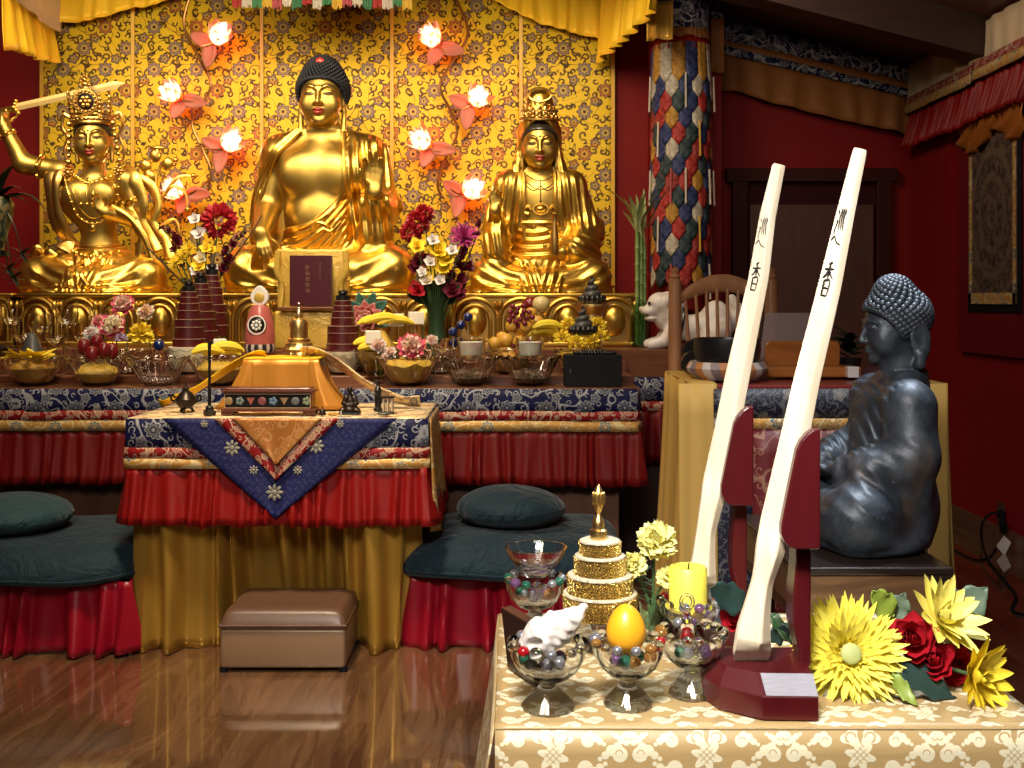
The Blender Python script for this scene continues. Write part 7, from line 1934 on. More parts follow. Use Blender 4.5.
    for k in range(3):
        a = k * 2 * PI / 3 + .5; MB().tube([(x + .016 * math.cos(a), Y + .016 * math.sin(a), z + .016), (x + .026 * math.cos(a), Y + .026 * math.sin(a), z + .0)], [.006, .005], 8).build('foot', M_BRONZEDK, t)
    for s_ in (-1, 1): MB().tube(bez([(x + s_ * .034, Y, z + .035), (x + s_ * .052, Y, z + .042), (x + s_ * .050, Y, z + .060), (x + s_ * .038, Y, z + .05)], 10), .004, 6).build('handle', M_BRONZEDK, t)
    # small seated figure
    x, Y = xpx(350, 3.86), 3.86; s = Y / F
    t = thing('figurine', 'small dark seated figure with bowed head, right of the rosewood box', 'figurine', (x, Y, z))
    zb = z
    def fig(P):
        q = (P - np.array((x, Y, zb))) / s
        d = s_ell(q, (0, 0, 4), (8.5, 7, 4.5)); d = smin(d, s_ell(q, (0, 1, 11), (5.2, 4.2, 8)), 4)
        for g in (-1, 1):
            d = smin(d, s_chain(q, [(g*4.5, 1, 16), (g*7, 0, 10), (g*2, -4.5, 8)], [2.2, 2, 1.5]), 1.5)
            d = smin(d, s_cap(q, (g*2, 2, 3.5), (g*8, -3, 3), 3.2, 3), 2)
        d = smin(d, s_cap(q, (0, 1, 17), (0, 0, 22), 1.7), 1.5)
        return smin(d, s_ell(q, (0, -.6, 23.6), (2.9, 3.2, 3.7)), 1) * s
    V, Q = sdf_mesh(fig, (x - .045, Y - .04, zb - .002), (x + .045, Y + .04, zb + .11), .0016)
    MB().add(V, [tuple(a) for a in Q]).build('body', M_BRONZEDK, t, sharp=0)
    MB().box((x, Y, z + .002), (.075, .06, .006), .002).build('base', M_BLACK, t)
    x, Y = xpx(378, 3.95), 3.95
    t = thing('figurine', 'slim dark standing figure near the right end of the central table', 'figurine', (x, Y, z))
    MB().lathe([(0, 0), (.016, 0), (.016, .008), (.011, .012), (.013, .04), (.011, .062), (.014, .075), (.007, .088), (.005, .091), (.0085, .098), (.008, .107), (0, .112)], 16, (x, Y, z)).build('body', M_BLACK, t)
    MB().tube([(x - .01, Y - .008, z + .072), (x - .002, Y - .016, z + .055), (x + .008, Y - .012, z + .05)], .004, 6).build('arm', M_BLACK, t)
    x, Y = xpx(388, 3.86), 3.86
    t = thing('miniature_stool', 'tiny white and dark stool at the right end of the central table', 'ornament', (x, Y, z))
    MB().box((x, Y, z + .058), (.046, .04, .007), .002).build('top', M_BRONZEDK, t); MB().box((x, Y, z + .004), (.040, .035, .007), .002).build('base', M_BRONZEDK, t)
    for sx in (-1, 0, 1):
        for sy in (-1, 1): MB().tube([(x + sx * .015, Y + sy * .013, z + .006), (x + sx * .015, Y + sy * .013, z + .056)], .0032, 6).build('leg', mat('pale bone', (.45, .36, .26), .5), t)
    x, Y = xpx(384, 3.79), 3.79
    mb = MB().sph((x, Y, z + .0065), (.026, .016, .007), 14, 8); single('flat_stone', mb, M_DARKSTONE, 'flat dark stone in front of the tiny stool', 'stone')
    x, Y = xpx(322.5, 3.80), 3.80
    mb = MB().lathe([(0, 0), (.012, 0), (.013, .004), (.010, .012), (.007, .02), (.003, .023), (.003, .03), (0, .031)], 14, (x, Y, z)); single('bell', mb, M_BRONZEDK, 'tiny dark bell just right of the rosewood box', 'bell')
    mb = MB().lathe([(0, 0), (.016, 0), (.017, .004), (.014, .005), (0, .003)], 16, (xpx(333, 3.82), 3.82, z)); single('saucer', mb, M_GOLDMETAL, 'tiny brass saucer between the bell and the seated figure', 'dish')
    mb = MB().tube([(xpx(341, 3.77), 3.77, z), (xpx(341, 3.77), 3.77, z + .018)], .003, 8); single('peg', mb, M_BONE if 0 else mat('pale bone', (.45, .36, .26), .5), 'tiny pale peg standing at the front of the central table', 'ornament')
# ------------------------------------------------------------------ things on the side table, chair, lion, cable
def side_things():
    z = SZ + .003
    Y = 3.46; x = xpx(727, Y); s = Y / F
    zc = zpx(364, Y)
    def patch():
        p = sep(objc()); a = fract(atan2(p[1], p[0]) / (2 * PI) * 9 + p[2] * 3); b = fract(atan2(p[1], p[0]) / (2 * PI) * 4.5)
        return {'Base Color': mixc(below(a, .34, .02), mixc(below(a, .67, .02), (.40, .33, .30), (.33, .13, .04)), (.16, .12, .12)), 'Roughness': .5}
    t = thing('bowl_cushion', 'white, orange and grey striped ring cushion under the black singing bowl', 'cushion', (x, Y, z))
    mb = MB().lathe([(0, .006), (.10, .0), (.125, .02), (.128, .035), (.115, .055), (.08, zc - z), (0, zc - z - .004)], 32, (x, Y, z)); o = mb.build('cover', mat('striped silk', fn=patch), t)
    t = thing('singing_bowl', 'black singing bowl on a striped cushion in front of the spindle chair', 'bowl', (x, Y, zc))
    h = zpx(338, Y) - zc; R = 33 * s
    MB().lathe([(0, .001), (R * .75, .001), (R * .95, h * .15), (R * 1.02, h * .5), (R, h), (R - .008, h), (R * .96 - .008, h * .5), (R * .7, .012), (0, .010)], 36, (x, Y, zc)).build('bowl', M_BLACK, t)
    for i, (px, py, q, Yd, lb) in enumerate(((692, 365, 12, 3.62, 'lower black disc leaning behind the striped cushion'), (694, 352, 13, 3.72, 'upper black disc leaning behind the singing bowl'))):
        zc_ = z + q * Yd / F; 
        t = thing('gong_disc', lb, 'gong', (xpx(px, Yd), Yd, z)); r = q * Yd / F
        zz = z + r if i == 0 else zpx(py, Yd)
        MB().lathe([(0, -.012), (r * .9, -.012), (r, 0), (r * .9, .012), (0, .012)], 28, (xpx(px, Yd), Yd, zz), R=rotm(PI / 2 - .2, 0, .2)).build('disc', M_BLACK, t)
        if i == 1: MB().box((xpx(px, Yd), Yd + .035, (z + zz) / 2), (.03, .02, zz - z), .003).build('prop', M_BLACK, t)
    # book rest
    Yb = 3.62; M_OR = mat('orange varnished wood', fn=wood_fn((.22, .065, .012), (.33, .11, .022), (3, 20, 20), .3))
    t = thing('book_rest', 'orange wooden book rest holding a grey folder behind the two sticks', 'book rest', (xpx(804, Yb), Yb, z))
    MB().box((xpx(804, Yb), 3.57, z + .017), (xpx(852, 3.57) - xpx(757, 3.57), .13, .034), .006).build('base', M_OR, t)
    MB().box((xpx(803, Yb), 3.60, z + .06), (.03, .03, .06), .004).build('post', M_OR, t)
    poly = []
    xa, xb, za, zb2 = xpx(766, Yb), xpx(841, Yb), zpx(367, Yb), zpx(341, Yb)
    for cx, cz_, a0 in ((xb - .02, zb2 - .02, 0), (xa + .02, zb2 - .02, PI / 2), (xa + .02, za + .02, PI), (xb - .02, za + .02, 1.5 * PI)):
        for k in range(5): a = a0 + PI / 2 * k / 4; poly.append((cx + .02 * math.cos(a), cz_ + .02 * math.sin(a)))
    MB().prism(poly, .02, t=(0, Yb + .01, 0), bev=.003).build('rest_board', M_OR, t)
    MB().sph((xpx(833, 3.55), 3.55, zpx(372, 3.55)), (.02, .012, .016), 14, 8).build('knob', M_OR, t)
    mb = MB().prism([(xpx(762, 3.6), zpx(372, 3.6)), (xpx(826, 3.6), zpx(372, 3.6)), (xpx(828, 3.6), zpx(313, 3.6)), (xpx(770, 3.6), zpx(313, 3.6))], .006, t=(0, 3.632, 0), bev=.001)
    o = mb.build('folder', mat('translucent grey plastic', (.26, .19, .19), .35, Alpha=.55)); o.location.y = .03; tag(o, 'grey translucent plastic folder leaning on the orange book rest', 'folder')
    x = xpx(852, 3.5); mb = MB().box((x, 3.5, z + .018), (.036, .036, .035), .003); single('paper_box', mb, mat('white card', (.55, .50, .48), .6), 'small white box right of the orange book rest', 'box')
    mb = MB(); 
    mb.grid(lambda u, v: (xpx(860, 3.52) + .17 * u, 3.46 + .12 * v, z + .003 + .032 * math.sin(PI * min(1, u * 1.05)) ** .5 * math.sin(PI * v) ** .5 + .004 * math.sin(u * 22 + v * 9)), 24, 12); o = mb.build('folded_cloth', mat('dark maroon wool', (.045, .006, .010), .8), solid=.004); tag(o, 'crumpled dark maroon cloth on the side table beside the bronze head', 'cloth')
    t = thing('potted_plant', 'dark small plant behind the orange book rest', 'plant', (xpx(850, 3.75), 3.75, z))
    MB().lathe([(0, 0), (.03, 0), (.038, .05), (.034, .05), (0, .045)], 18, (xpx(850, 3.75), 3.75, z)).build('pot', M_BLACK, t)
    rs = np.random.RandomState(3)
    for i in range(22):
        a = rs.uniform(0, 6.28); mb = MB(); petal(mb, (xpx(850, 3.75), 3.75, z + .045 + rs.uniform(0, .08)), (math.cos(a), math.sin(a), rs.uniform(.3, 1.2)), (0, 0, -1), rs.uniform(.06, .11), .035, .9, nu=2, nv=5); mb.build('leaf', M_DKLEAF, t)
    # spindle back chair
    Y = 4.15; xl, xr = xpx(675, Y), xpx(771, Y); cx = (xl + xr) / 2
    t = thing('spindle_chair', 'brown wooden spindle-back chair behind the yellow-draped side table', 'chair', (cx, Y - .2, 0))
    for xx in (xl, xr):
        zt = zpx(266, Y)
        MB().lathe([(0, 0), (.016, 0), (.02, .2), (.024, .45), (.021, .7), (.026, 1.0), (.024, zt - .055), (.017, zt - .05), (.022, zt - .04), (.014, zt - .03), (.018, zt - .015), (0, zt)], 14, (xx, Y, 0)).build('back_post', M_CHAIR, t)
    def rail(u, v):
        q = (u - .5) * 2; zc_ = zpx(303, Y) + (zpx(283, Y) - zpx(303, Y)) * (1 - q * q); hh = .038 + .03 * (1 - q * q)
        a = 2 * PI * v; return (xl + (xr - xl) * u, Y + .011 * math.sin(a) + .02 * (1 - q * q), zc_ + hh * .5 * math.cos(a))
    MB().grid(rail, 24, 14).build('top_rail', M_CHAIR, t)
    n = 8
    for i in range(n):
        u = (i + 1) / (n + 1); q = (u - .5) * 2; x1 = xl + (xr - xl) * u; x0 = cx + (x1 - cx) * .62
        z1 = zpx(303, Y) + (zpx(283, Y) - zpx(303, Y)) * (1 - q * q) - .02
        MB().tube([(x0, Y - .01, .47), (x0 + (x1 - x0) * .5, Y, .47 + (z1 - .47) * .5), (x1, Y + .015 * (1 - q * q), z1)], [.0075, .009, .006], 8).build('spindle', M_CHAIR, t)
    MB().box((cx, Y - .12, .45), (xr - xl + .08, .30, .04), .015, seg=3).build('seat', M_CHAIR, t)
    for xx in (xl - .02, xr + .02): MB().lathe([(0, 0), (.014, 0), (.02, .2), (.024, .35), (.018, .43), (0, .43)], 12, (xx, Y - .24, 0)).build('front_leg', M_CHAIR, t)
    MB().tube([(xl, Y - .24, .2), (xr, Y - .24, .2)], .011, 8).build('stretcher', M_CHAIR, t)
    # white guardian lion
    Y = 5.36; s = Y / F; x0 = xpx(690, Y); zb = T4 + .001
    t = thing('guardian_lion', 'white stone guardian lion with dark harness behind the spindle chair', 'statue', (x0, Y, zb))
    def L(P):
        q = (P - np.array((x0, Y, zb))) / s; x, y, z_ = q.T
        ax = np.abs(y)
        d = s_ell(q, (8, 0, 20), (32, 15, 14)); d = smin(d, s_ell(q, (26, 0, 26), (16, 16, 22)), 8)
        d = smin(d, s_ell(q, (-22, 0, 34), (15, 15, 18)), 7)
        d = smin(d, s_ell(q, (-30, -2, 44), (13, 13, 12)), 4)            # head
        d = smin(d, s_ell(q, (-41, -2, 37), (9, 9, 6)), 4)               # muzzle
        d = smin(d, s_ell(q, (-39, -2, 30), (7, 8, 3)), 2)
        d = smax(d, -s_ell(q, (-45, -2, 33), (7, 6, 1.6)), 1.5)
        d = smin(d, s_ell(q, (-49, -2, 39.5), (2.5, 4.5, 2.5)), 2)
        for sg in (-1, 1):
            d = smin(d, s_ell(q, (-37, -2 + sg * 8, 46), (4, 3, 3)), 2)
            d = smin(d, s_ell(q, (-24, -2 + sg * 12, 48), (3.5, 3, 6)), 2)
            d = smin(d, s_chain(q, [(-16, sg * 11, 22), (-28, sg * 12, 7), (-40, sg * 12, 4)], [8, 6, 5]), 4)
            d = smin(d, s_chain(q, [(28, sg * 13, 18), (14, sg * 16, 8), (2, sg * 15, 4)], [12, 8, 5]), 4)
        for i in range(26):
            a = i * 2.4; d = smin(d, s_ell(q, (-21 + 9 * math.cos(a) + (i % 3) * 2, -2 + 14 * math.sin(a * 1.3), 38 + 15 * math.sin(a)), (4.5, 4.5, 4.5)), 2)
        d = smin(d, s_chain(q, [(40, 0, 22), (48, 0, 36), (42, 0, 50)], [6, 8, 4]), 4)
        d = smax(d, -(z_), 1)
        return d * s
    V, Q = sdf_mesh(L, (x0 - 56 * s, Y - 30 * s, zb - .004), (x0 + 58 * s, Y + 30 * s, zb + 66 * s), 1.1 * s)
    M_WSTONE = mat('white stone', fn=lambda: {'Base Color': mixc(ss(noise(objc(), 14, 4), .4, .7), (.66, .60, .58), (.50, .40, .34)), 'Roughness': .5})
    MB().add(V, [tuple(a) for a in Q]).build('body', M_WSTONE, t, sharp=0)
    mb = MB(); a = np.linspace(0, 2 * PI, 30); mb.tube(np.array([(x0 + (-10 + 3 * math.sin(q)) * s, Y + 17.5 * s * math.cos(q), zb + (25 + 16.5 * math.sin(q)) * s) for q in a]), 1.6 * s, 8, cap=False); mb.build('harness', M_BLACK, t)
    for sg in (-1, 1): MB().sph((x0 - 42 * s, Y + (-2 + sg * 7.6) * s, zb + 45 * s), 1.8 * s, 8, 6).build('eye', M_BLACK, t)
    # cable with plug and paper tag by the right wall
    fl = lambda px, py: Vector(((px - 512) * 1.194 / (py - 300), 1.194 * F / (py - 300), .006))
    t = thing('power_cord', 'black power cord with plug looping off the right wall onto the floor', 'cord', (2.2, 5.1, 0))
    wp = lambda px, py, off=.03: W(px, py, (XR - off) * F / (px - 512))
    P = bez([wp(1002, 528, .05), wp(1002, 515, .04), wp(990, 514, .05), wp(982, 525, .08), fl(982, 543), fl(990, 563), fl(1004, 580), fl(1016, 596), fl(1012, 610), fl(1030, 616)], 60); MB().tube(P, .006, 6).build('cable', M_BLACKMATT, t)
    P = bez([fl(940, 541), fl(958, 552), fl(976, 560), fl(990, 556), fl(996, 548)], 30); MB().tube(P, .005, 6).build('cable', M_BLACKMATT, t)
    p = wp(1001, 514, .02); MB().box(p, (.03, .04, .035), .004).build('plug', M_BLACKMATT, t); p = wp(1003, 527, .03); MB().box(p, (.025, .035, .055), .005).build('adapter', M_BLACKMATT, t)
    p = wp(1003, 545, .06); mb = MB().prism([(-.028, -.01), (.0, .045), (.034, .018), (.012, -.05)], .002, R=rotm(0, .1, -.25), t=p); mb.build('paper_tag', mat('white paper tag', (.62, .56, .52), .7), t)
    # wall socket
    p = wp(1001, 514, .004); so = MB().box((XR - .004, p.y, p.z), (.008, .075, .115), .003).build('wall_socket', mat('socket plastic', (.07, .02, .015), .4)); tag(so, 'small dark wall socket behind the black plug', 'socket')
# ================================================================== things on the near table
M_INK = mat('black ink', (.012, .011, .011), .6)
M_CRYSTAL = mat('cut crystal', (.96, .97, .97), .03, 0.0, Transmission_Weight=1.0, IOR=1.5)
BEADS = [mat('bead red', (.55, .01, .015), .08, Transmission_Weight=.5, Coat_Weight=.5), mat('bead blue', (.02, .05, .55), .08, Transmission_Weight=.4, Coat_Weight=.5), mat('bead violet', (.25, .12, .30), .08, Transmission_Weight=.6),
         mat('bead clear', (.9, .92, .9), .04, Transmission_Weight=1.0, IOR=1.5), mat('bead green', (.03, .20, .12), .08, Transmission_Weight=.6), mat('bead amber', (.45, .22, .05), .08, Transmission_Weight=.6), mat('bead grey', (.30, .30, .33), .05, .6)]
STROKES = {
 'xiang': [[(.64, .99), (.36, .91)], [(.08, .77), (.92, .81)], [(.50, .93), (.50, .52)], [(.47, .77), (.30, .62), (.08, .52)], [(.53, .77), (.70, .62), (.95, .53)], [(.28, .47), (.28, .02)], [(.28, .46), (.74, .47), (.73, .02)], [(.30, .26), (.72, .26)], [(.30, .05), (.72, .05)]],
 'xun': [[(.48, .98), (.36, .74), (.47, .44)], [(.68, .98), (.56, .74), (.67, .44)], [(.88, .98), (.76, .74), (.87, .42)], [(.10, .93), (.22, .82)], [(.06, .64), (.24, .65), (.12, .40), (.22, .26)], [(.02, .14), (.24, .26), (.55, .12), (.98, .06)]]}
def stick(pts, Y, label, tilt=.0):
    """pts: (centre px, row px, width px) from tip to butt; diamond section with an off-centre ridge"""
    s = Y / F; root = thing('incense_board', label, 'wooden stick', W(pts[-1][0], pts[-1][1], Y))
    R = []
    C = np.array([W(x, y, Y) for x, y, w in pts]); Wd = np.array([w * s for _, _, w in pts])
    L = path_len(C); n = 70; ring = []
    def at(q):
        c = np.array([np.interp(q, L, C[:, i]) for i in range(3)]); w = np.interp(q, L, Wd); e = .02
        d = np.array([np.interp(min(q + e, L[-1]), L, C[:, i]) - np.interp(max(q - e, 0), L, C[:, i]) for i in range(3)]); d /= np.linalg.norm(d)
        return c, w, d
    V = []; m = 12
    qs = np.concatenate([[0, .002, .006], np.linspace(.012, L[-1] - .055, n), np.linspace(L[-1] - .050, L[-1], 16)])
    # smooth the width profile
    for k, q in enumerate(qs):
        c, w, d = at(q); ax = np.array((-d[2], 0, d[0])); ax /= np.linalg.norm(ax)
        if ax[0] < 0: ax = -ax
        r = q / L[-1]; rnd = fade(np.array([r]), .70, .80)[0]     # blade -> round handle
        hw = w / 2; th = hw * (.42 + .48 * rnd)
        if k < 3: hw *= (.92, .98, 1)[k]; th *= (.5, .8, .95)[k]
        if k == len(qs) - 1: hw *= .90; th *= .90
        cutk = (k == len(qs) - 1)
        fr = [(-1, 0), (-.93, -.30), (.22, -.92), (.34, -.90), (.93, -.28), (1, 0), (.93, .28), (.34, .9), (0, 1), (-.34, .9), (-.7, .6), (-.93, .30)]
        for (a, b) in fr:
            l_ = math.hypot(a, b); a2, b2 = a / l_, b / l_
            A, B = a * (1 - rnd) + a2 * rnd, b * (1 - rnd) + b2 * rnd
            tc = (q - (L[-1] - .048)) / .048
            yb_ = B * th if tc < 0 else max(B * th, -th * (1 - 1.75 * tc))
            V.append(c + ax * A * hw + np.array((0, 1, 0)) * yb_ + np.array((0, tilt * (1 - r), 0)))
    f = [(i*m+j, i*m+(j+1) % m, (i+1)*m+(j+1) % m, (i+1)*m+j) for i in range(len(qs) - 1) for j in range(m)] + [tuple(range(m))[::-1], tuple(range((len(qs)-1)*m, len(qs)*m))]
    MB().add(V, f).build('board', M_PALEWOOD, root, sharp=24)
    def glyph(nm, y0, y1, lo, hi, part, wf=.0033):
        mb = MB(); q0 = np.interp(y0, [p[1] for p in pts], L); q1 = np.interp(y1, [p[1] for p in pts], L)
        for st in STROKES[nm]:
            P = bez(st, 12) if len(st) > 2 else np.linspace(st[0], st[1], 8); G = []
            wd = np.interp(np.linspace(0, 1, len(P)), [0, .15, .8, 1], [.75, 1, .85, .35])
            for gx, gy in P:
                q = q0 + (q1 - q0) * (1 - gy); c, w, d = at(q); ax = np.array((-d[2], 0, d[0])); ax /= np.linalg.norm(ax)
                if ax[0] < 0: ax = -ax
                hw = w / 2; th = hw * .42; u = lo + (hi - lo) * gx
                a = -.93 + (.22 + .93) * u; b = -.30 - .62 * u
                G.append(c + ax * a * hw + np.array((0, 1, 0)) * (b * th - .0007) + np.array((0, tilt * (1 - q / L[-1]), 0)))
            mb.tube(np.array(G), wd * wf, 6, flat=.35)
        mb.build(part, M_INK, root)
    yA = [p[1] for p in pts]
    return root, glyph
def stand_mesh(root_label):
    Y = 1.76; X = lambda px: xpx(px, Y); xr = X(820)
    t = thing('stick_stand', root_label, 'stand', (X(765), 1.76, NZ))
    z0 = NZ + .002
    ol = [(xpx(763, 1.67), 1.672), (xpx(818, 1.67), 1.668), (xpx(818, 1.67), 1.85), (xpx(740, 1.67), 1.85), (xpx(714, 1.67), 1.81), (xpx(709, 1.70), 1.77), (xpx(721, 1.70), 1.715)]
    cx = np.mean([p[0] for p in ol]); cy = np.mean([p[1] for p in ol]) + .005; V = []; n = len(ol)
    for (k, z) in ((1, 0), (1, .034), (.985, .036), (.70, .061), (.69, .062)):
        for x, y in ol: V.append((xr + .0 if False else (cx + (x - cx) * k if x < ol[1][0] - .001 else x), cy + (y - cy) * k, z0 + z))
    f = [(i*n+j, i*n+(j+1) % n, (i+1)*n+(j+1) % n, (i+1)*n+j) for i in range(4) for j in range(n)] + [tuple(range(n))[::-1], tuple(range(4*n, 5*n))]
    MB().add(V, f, None, 0, False).build('base', M_MAROON, t)
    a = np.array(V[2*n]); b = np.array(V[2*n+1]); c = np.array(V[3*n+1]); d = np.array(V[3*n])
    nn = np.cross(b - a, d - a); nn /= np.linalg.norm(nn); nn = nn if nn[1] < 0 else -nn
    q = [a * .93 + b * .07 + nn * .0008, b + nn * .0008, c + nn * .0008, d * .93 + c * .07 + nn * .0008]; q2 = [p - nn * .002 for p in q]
    MB().add(q + q2, [(0, 1, 2, 3), (4, 7, 6, 5), (0, 4, 5, 1), (1, 5, 6, 2), (2, 6, 7, 3), (3, 7, 4, 0)], None, 0, False).build('sheen_plate', mat('painted lacquer sheen', fn=lambda: {'Base Color': mixc(noise(comb(sep(objc())[0] * 40, sep(objc())[1] * 400), 1, 3), (.20, .19, .22), (.34, .33, .37)), 'Roughness': .55, 'Metallic': .2}), t)  # pale panel on the bevel stands in for light reflected by the lacquer
    pts = [(820, 428), (813, 429), (807, 433), (801, 440), (796.5, 449), (792.5, 468), (786.6, 497), (781, 525), (781, 534), (784, 542), (789, 547), (795, 549), (820, 549)]
    Yp = 1.712
    MB().prism([(xpx(x, Yp), zpx(y, Yp)) for x, y in pts][::-1], .020, t=(0, Yp - .004, 0), bev=.003).build('cradle', M_MAROON, t)
    pts = [(809, 535), (794, 535), (794, 560), (791, 595), (791, 622), (797, 648), (798, 672), (809, 672)]
    zb = z0 + .055
    P = [(X(x), max(zpx(y, Y), zb)) for x, y in pts]
    MB().prism(P[::-1], .05, t=(0, Y - .015, 0), bev=.004).build('post', M_MAROON, t)
    return t
def goblet_bowl(c, label, R=.058, h=.10, seed=0, beads=True, group=None):
    rs = np.random.RandomState(seed); c = np.array(c); t = thing('glass_goblet', label, 'goblet', c)
    k = R / .058; mb = MB(); hb = h * .42
    pr = [(0, 0), (R * .62, 0), (R * .64, .004), (R * .50, h * .16), (R * .30, h * .30), (R * .20, h * .38), (R * .24, hb), (R * .55, h * .50), (R * .82, h * .64), (R * .97, h * .82), (R, h), (R * .95, h), (R * .91, h * .82), (R * .76, h * .66), (R * .48, h * .53), (0, h * .48)]
    mb.lathe(pr, 48, c, rf=lambda a, z, r: 1 + (.11 * abs(math.cos(a * 8)) if z < h * .34 else .018 * math.cos(a * 12))); mb.build('vessel', M_CRYSTAL, t)
    if beads:
        n = 13
        for i in range(n):
            a = 2 * PI * i / n + rs.uniform(-.08, .08); q = R * .93; rr = R * rs.uniform(.14, .20)
            MB().sph(c + (q * math.cos(a), q * math.sin(a), h + rr * .25), (rr, rr, rr * .85), 12, 8).build('rim_bead', BEADS[(3, 3, 2, 3, 6, 3, 0, 3, 5, 3, 6, 4)[rs.randint(12)]], t)
        for i in range(14):
            a = rs.uniform(0, 6.28); q = R * .62 * math.sqrt(rs.uniform()); rr = R * rs.uniform(.14, .2)
            MB().sph(c + (q * math.cos(a), q * math.sin(a), h * .58 + rr + q * .25), rr, 10, 8).build('marble', BEADS[(3, 6, 5, 2, 3, 4)[rs.randint(6)]], t)
    return t
def near_things():
    # sticks and their stands
    t1 = stand_mesh('nearest maroon lacquered stand with pale sheen painted on its base, holding the right stick')
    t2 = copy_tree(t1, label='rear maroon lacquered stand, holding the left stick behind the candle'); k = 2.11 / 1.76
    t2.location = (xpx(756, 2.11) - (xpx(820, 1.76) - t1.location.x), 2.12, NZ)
    P1 = [(864.5, 147, 13), (863.5, 151, 14.5), (850, 208, 18.5), (832, 288, 24), (809, 380, 27), (797, 435, 29), (776, 525, 31), (771, 549, 30), (764.5, 575, 22.5), (762, 585, 22), (758, 604, 26), (753.5, 630, 34), (752, 652, 38), (752.5, 668, 33)]
    r, g = stick(P1, 1.745, 'right wooden incense board with Chinese characters, leaning on the nearest maroon stand', .02)
    g('xun', 208, 247, .02, .84, 'upper_character', .0022); g('xiang', 262, 298, .02, .84, 'lower_character')
    P2 = [(782, 163, 12), (781, 166, 13.5), (770, 215, 16.5), (760.5, 277, 20.5), (738, 380, 25), (726, 440, 26), (716, 485, 26.5), (710, 512, 22), (706, 532, 19.5), (704, 555, 23), (702, 575, 28), (702, 590, 30), (702.5, 598, 26)]
    r, g = stick(P2, 2.10, 'left wooden incense board with Chinese characters, leaning on the rear maroon stand', .02)
    g('xun', 217, 249, .02, .88, 'upper_character', .0022); g('xiang', 262, 292, .05, .88, 'lower_character')
    MB().box((r.location.x, 2.10, (NZ + .062 + r.location.z) / 2), (.03, .03, .002)) 
    top = NZ + .001
    gY = lambda y: (CZ - NZ) * F / (y - 300)
    Yl, Yc, Yr = gY(708), gY(705), gY(694)
    goblet_bowl((xpx(548, Yl), Yl, top), 'cut glass goblet with coloured beads holding the white conch shell', .060, .098, 1)
    goblet_bowl((xpx(628, Yc), Yc, top), 'cut glass goblet with coloured beads under the orange egg candle', .056, .098, 2)
    goblet_bowl((xpx(692, Yr), Yr, top), 'cut glass goblet with red and blue beads around a crystal ornament', .055, .098, 4)
    Yk = 2.02
    goblet_bowl((xpx(689, Yk), Yk, top), 'beaded glass goblet under the tall yellow candle', .056, .085, 5)
    Ys = 2.12
    goblet_bowl((xpx(535, Ys), Ys, top), 'beaded glass goblet at the back left, carrying a clear bowl', .056, .100, 6)
    mb = MB(); R = 31 * Ys / F; H = 30 * Ys / F; zb = top + .106
    mb.lathe([(0, .004), (R * .38, .002), (R * .55, H * .25), (R * .85, H * .65), (R, H), (R * .95, H), (R * .80, H * .66), (R * .5, H * .3), (0, H * .2)], 40, (xpx(536, Ys), Ys, zb), rf=lambda a, z, r: 1 + .012 * math.cos(a * 10)); single('glass_bowl', mb, M_CRYSTAL, 'empty clear glass bowl stacked on the back left goblet', 'bowl')
    # conch
    c = np.array(W(549, 634, Yl)); t = thing('conch_shell', 'white conch shell lying in the left goblet', 'shell', c)
    def conch(P):
        s = Yl / F; q = (P - c) / s; x, y, z_ = q.T
        d = s_chain(q, [(-22, 2, -12), (-8, 0, -3), (10, 0, 6), (24, 0, 17), (36, 0, 28)], [9, 17, 14, 7.5, 2.5], 9)
        ax = (x * .80 + z_ * .60); 
        ph = ax / 9.0 + np.arctan2(y, z_ * .8 - x * .6) / (2 * PI)
        d = d - (.9 * (.5 + .5 * np.cos(2 * PI * ph)) + .9 * np.sin(x * .33 + z_ * .21) * np.sin(z_ * .4 - y * .3)) * fade(ax, -22, 6)
        for i in range(7):
            a = i * .55 - .9; d = smin(d, s_ell(q, (8 - 7 * math.sin(a), -12 * math.cos(a), 9 + 11 * math.sin(a)), (3.4, 3.4, 3.4)), 3)
        d = smax(d, -s_ell(q, (-20, -16, -8), (15, 7, 6), rotm(0, -.5, 0)), 3)
        return d * s
    V, Q = sdf_mesh(conch, c - .065, c + .072, .0016); MB().add(V, [tuple(a) for a in Q]).build('shell', mat('chalk white shell', fn=lambda: {'Base Color': mixc(ss(noise(objc(), 60, 3), .4, .75), (.72, .67, .62), (.58, .48, .42)), 'Roughness': .55}), t, sharp=0)
    # dark frame leaning behind the conch
    Yf = 1.86; x = xpx(522, Yf); t = thing('picture_frame', 'small dark frame standing on edge behind the conch goblet', 'frame', (x, Yf, top))
    zt, Rm = zpx(613, Yf) - top, rotm(0, -.12, .45)
    hh = zt
    mb = MB(); mb.box((0, 0, hh / 2), (.020, .11, hh - .004), .002, R=None); mb.v = [v @ Rm.T + np.array((x + .008, Yf, top + .002)) for v in mb.v]; mb.build('border', mat('dark frame wood', (.022, .010, .009), .3), t)
    mb = MB(); mb.box((.0105, 0, hh / 2), (.002, .092, hh - .026)); mb.v = [v @ Rm.T + np.array((x + .008, Yf, top + .002)) for v in mb.v]; mb.build('glazed_picture', mat('grey glazed picture', (.20, .18, .17), .12), t)
    # egg candle
    c = np.array(W(626, 628, Yc)); s = Yc / F; t = thing('egg_candle', 'orange yellow egg-shaped candle in the middle goblet', 'candle', c - (0, 0, 23 * s))
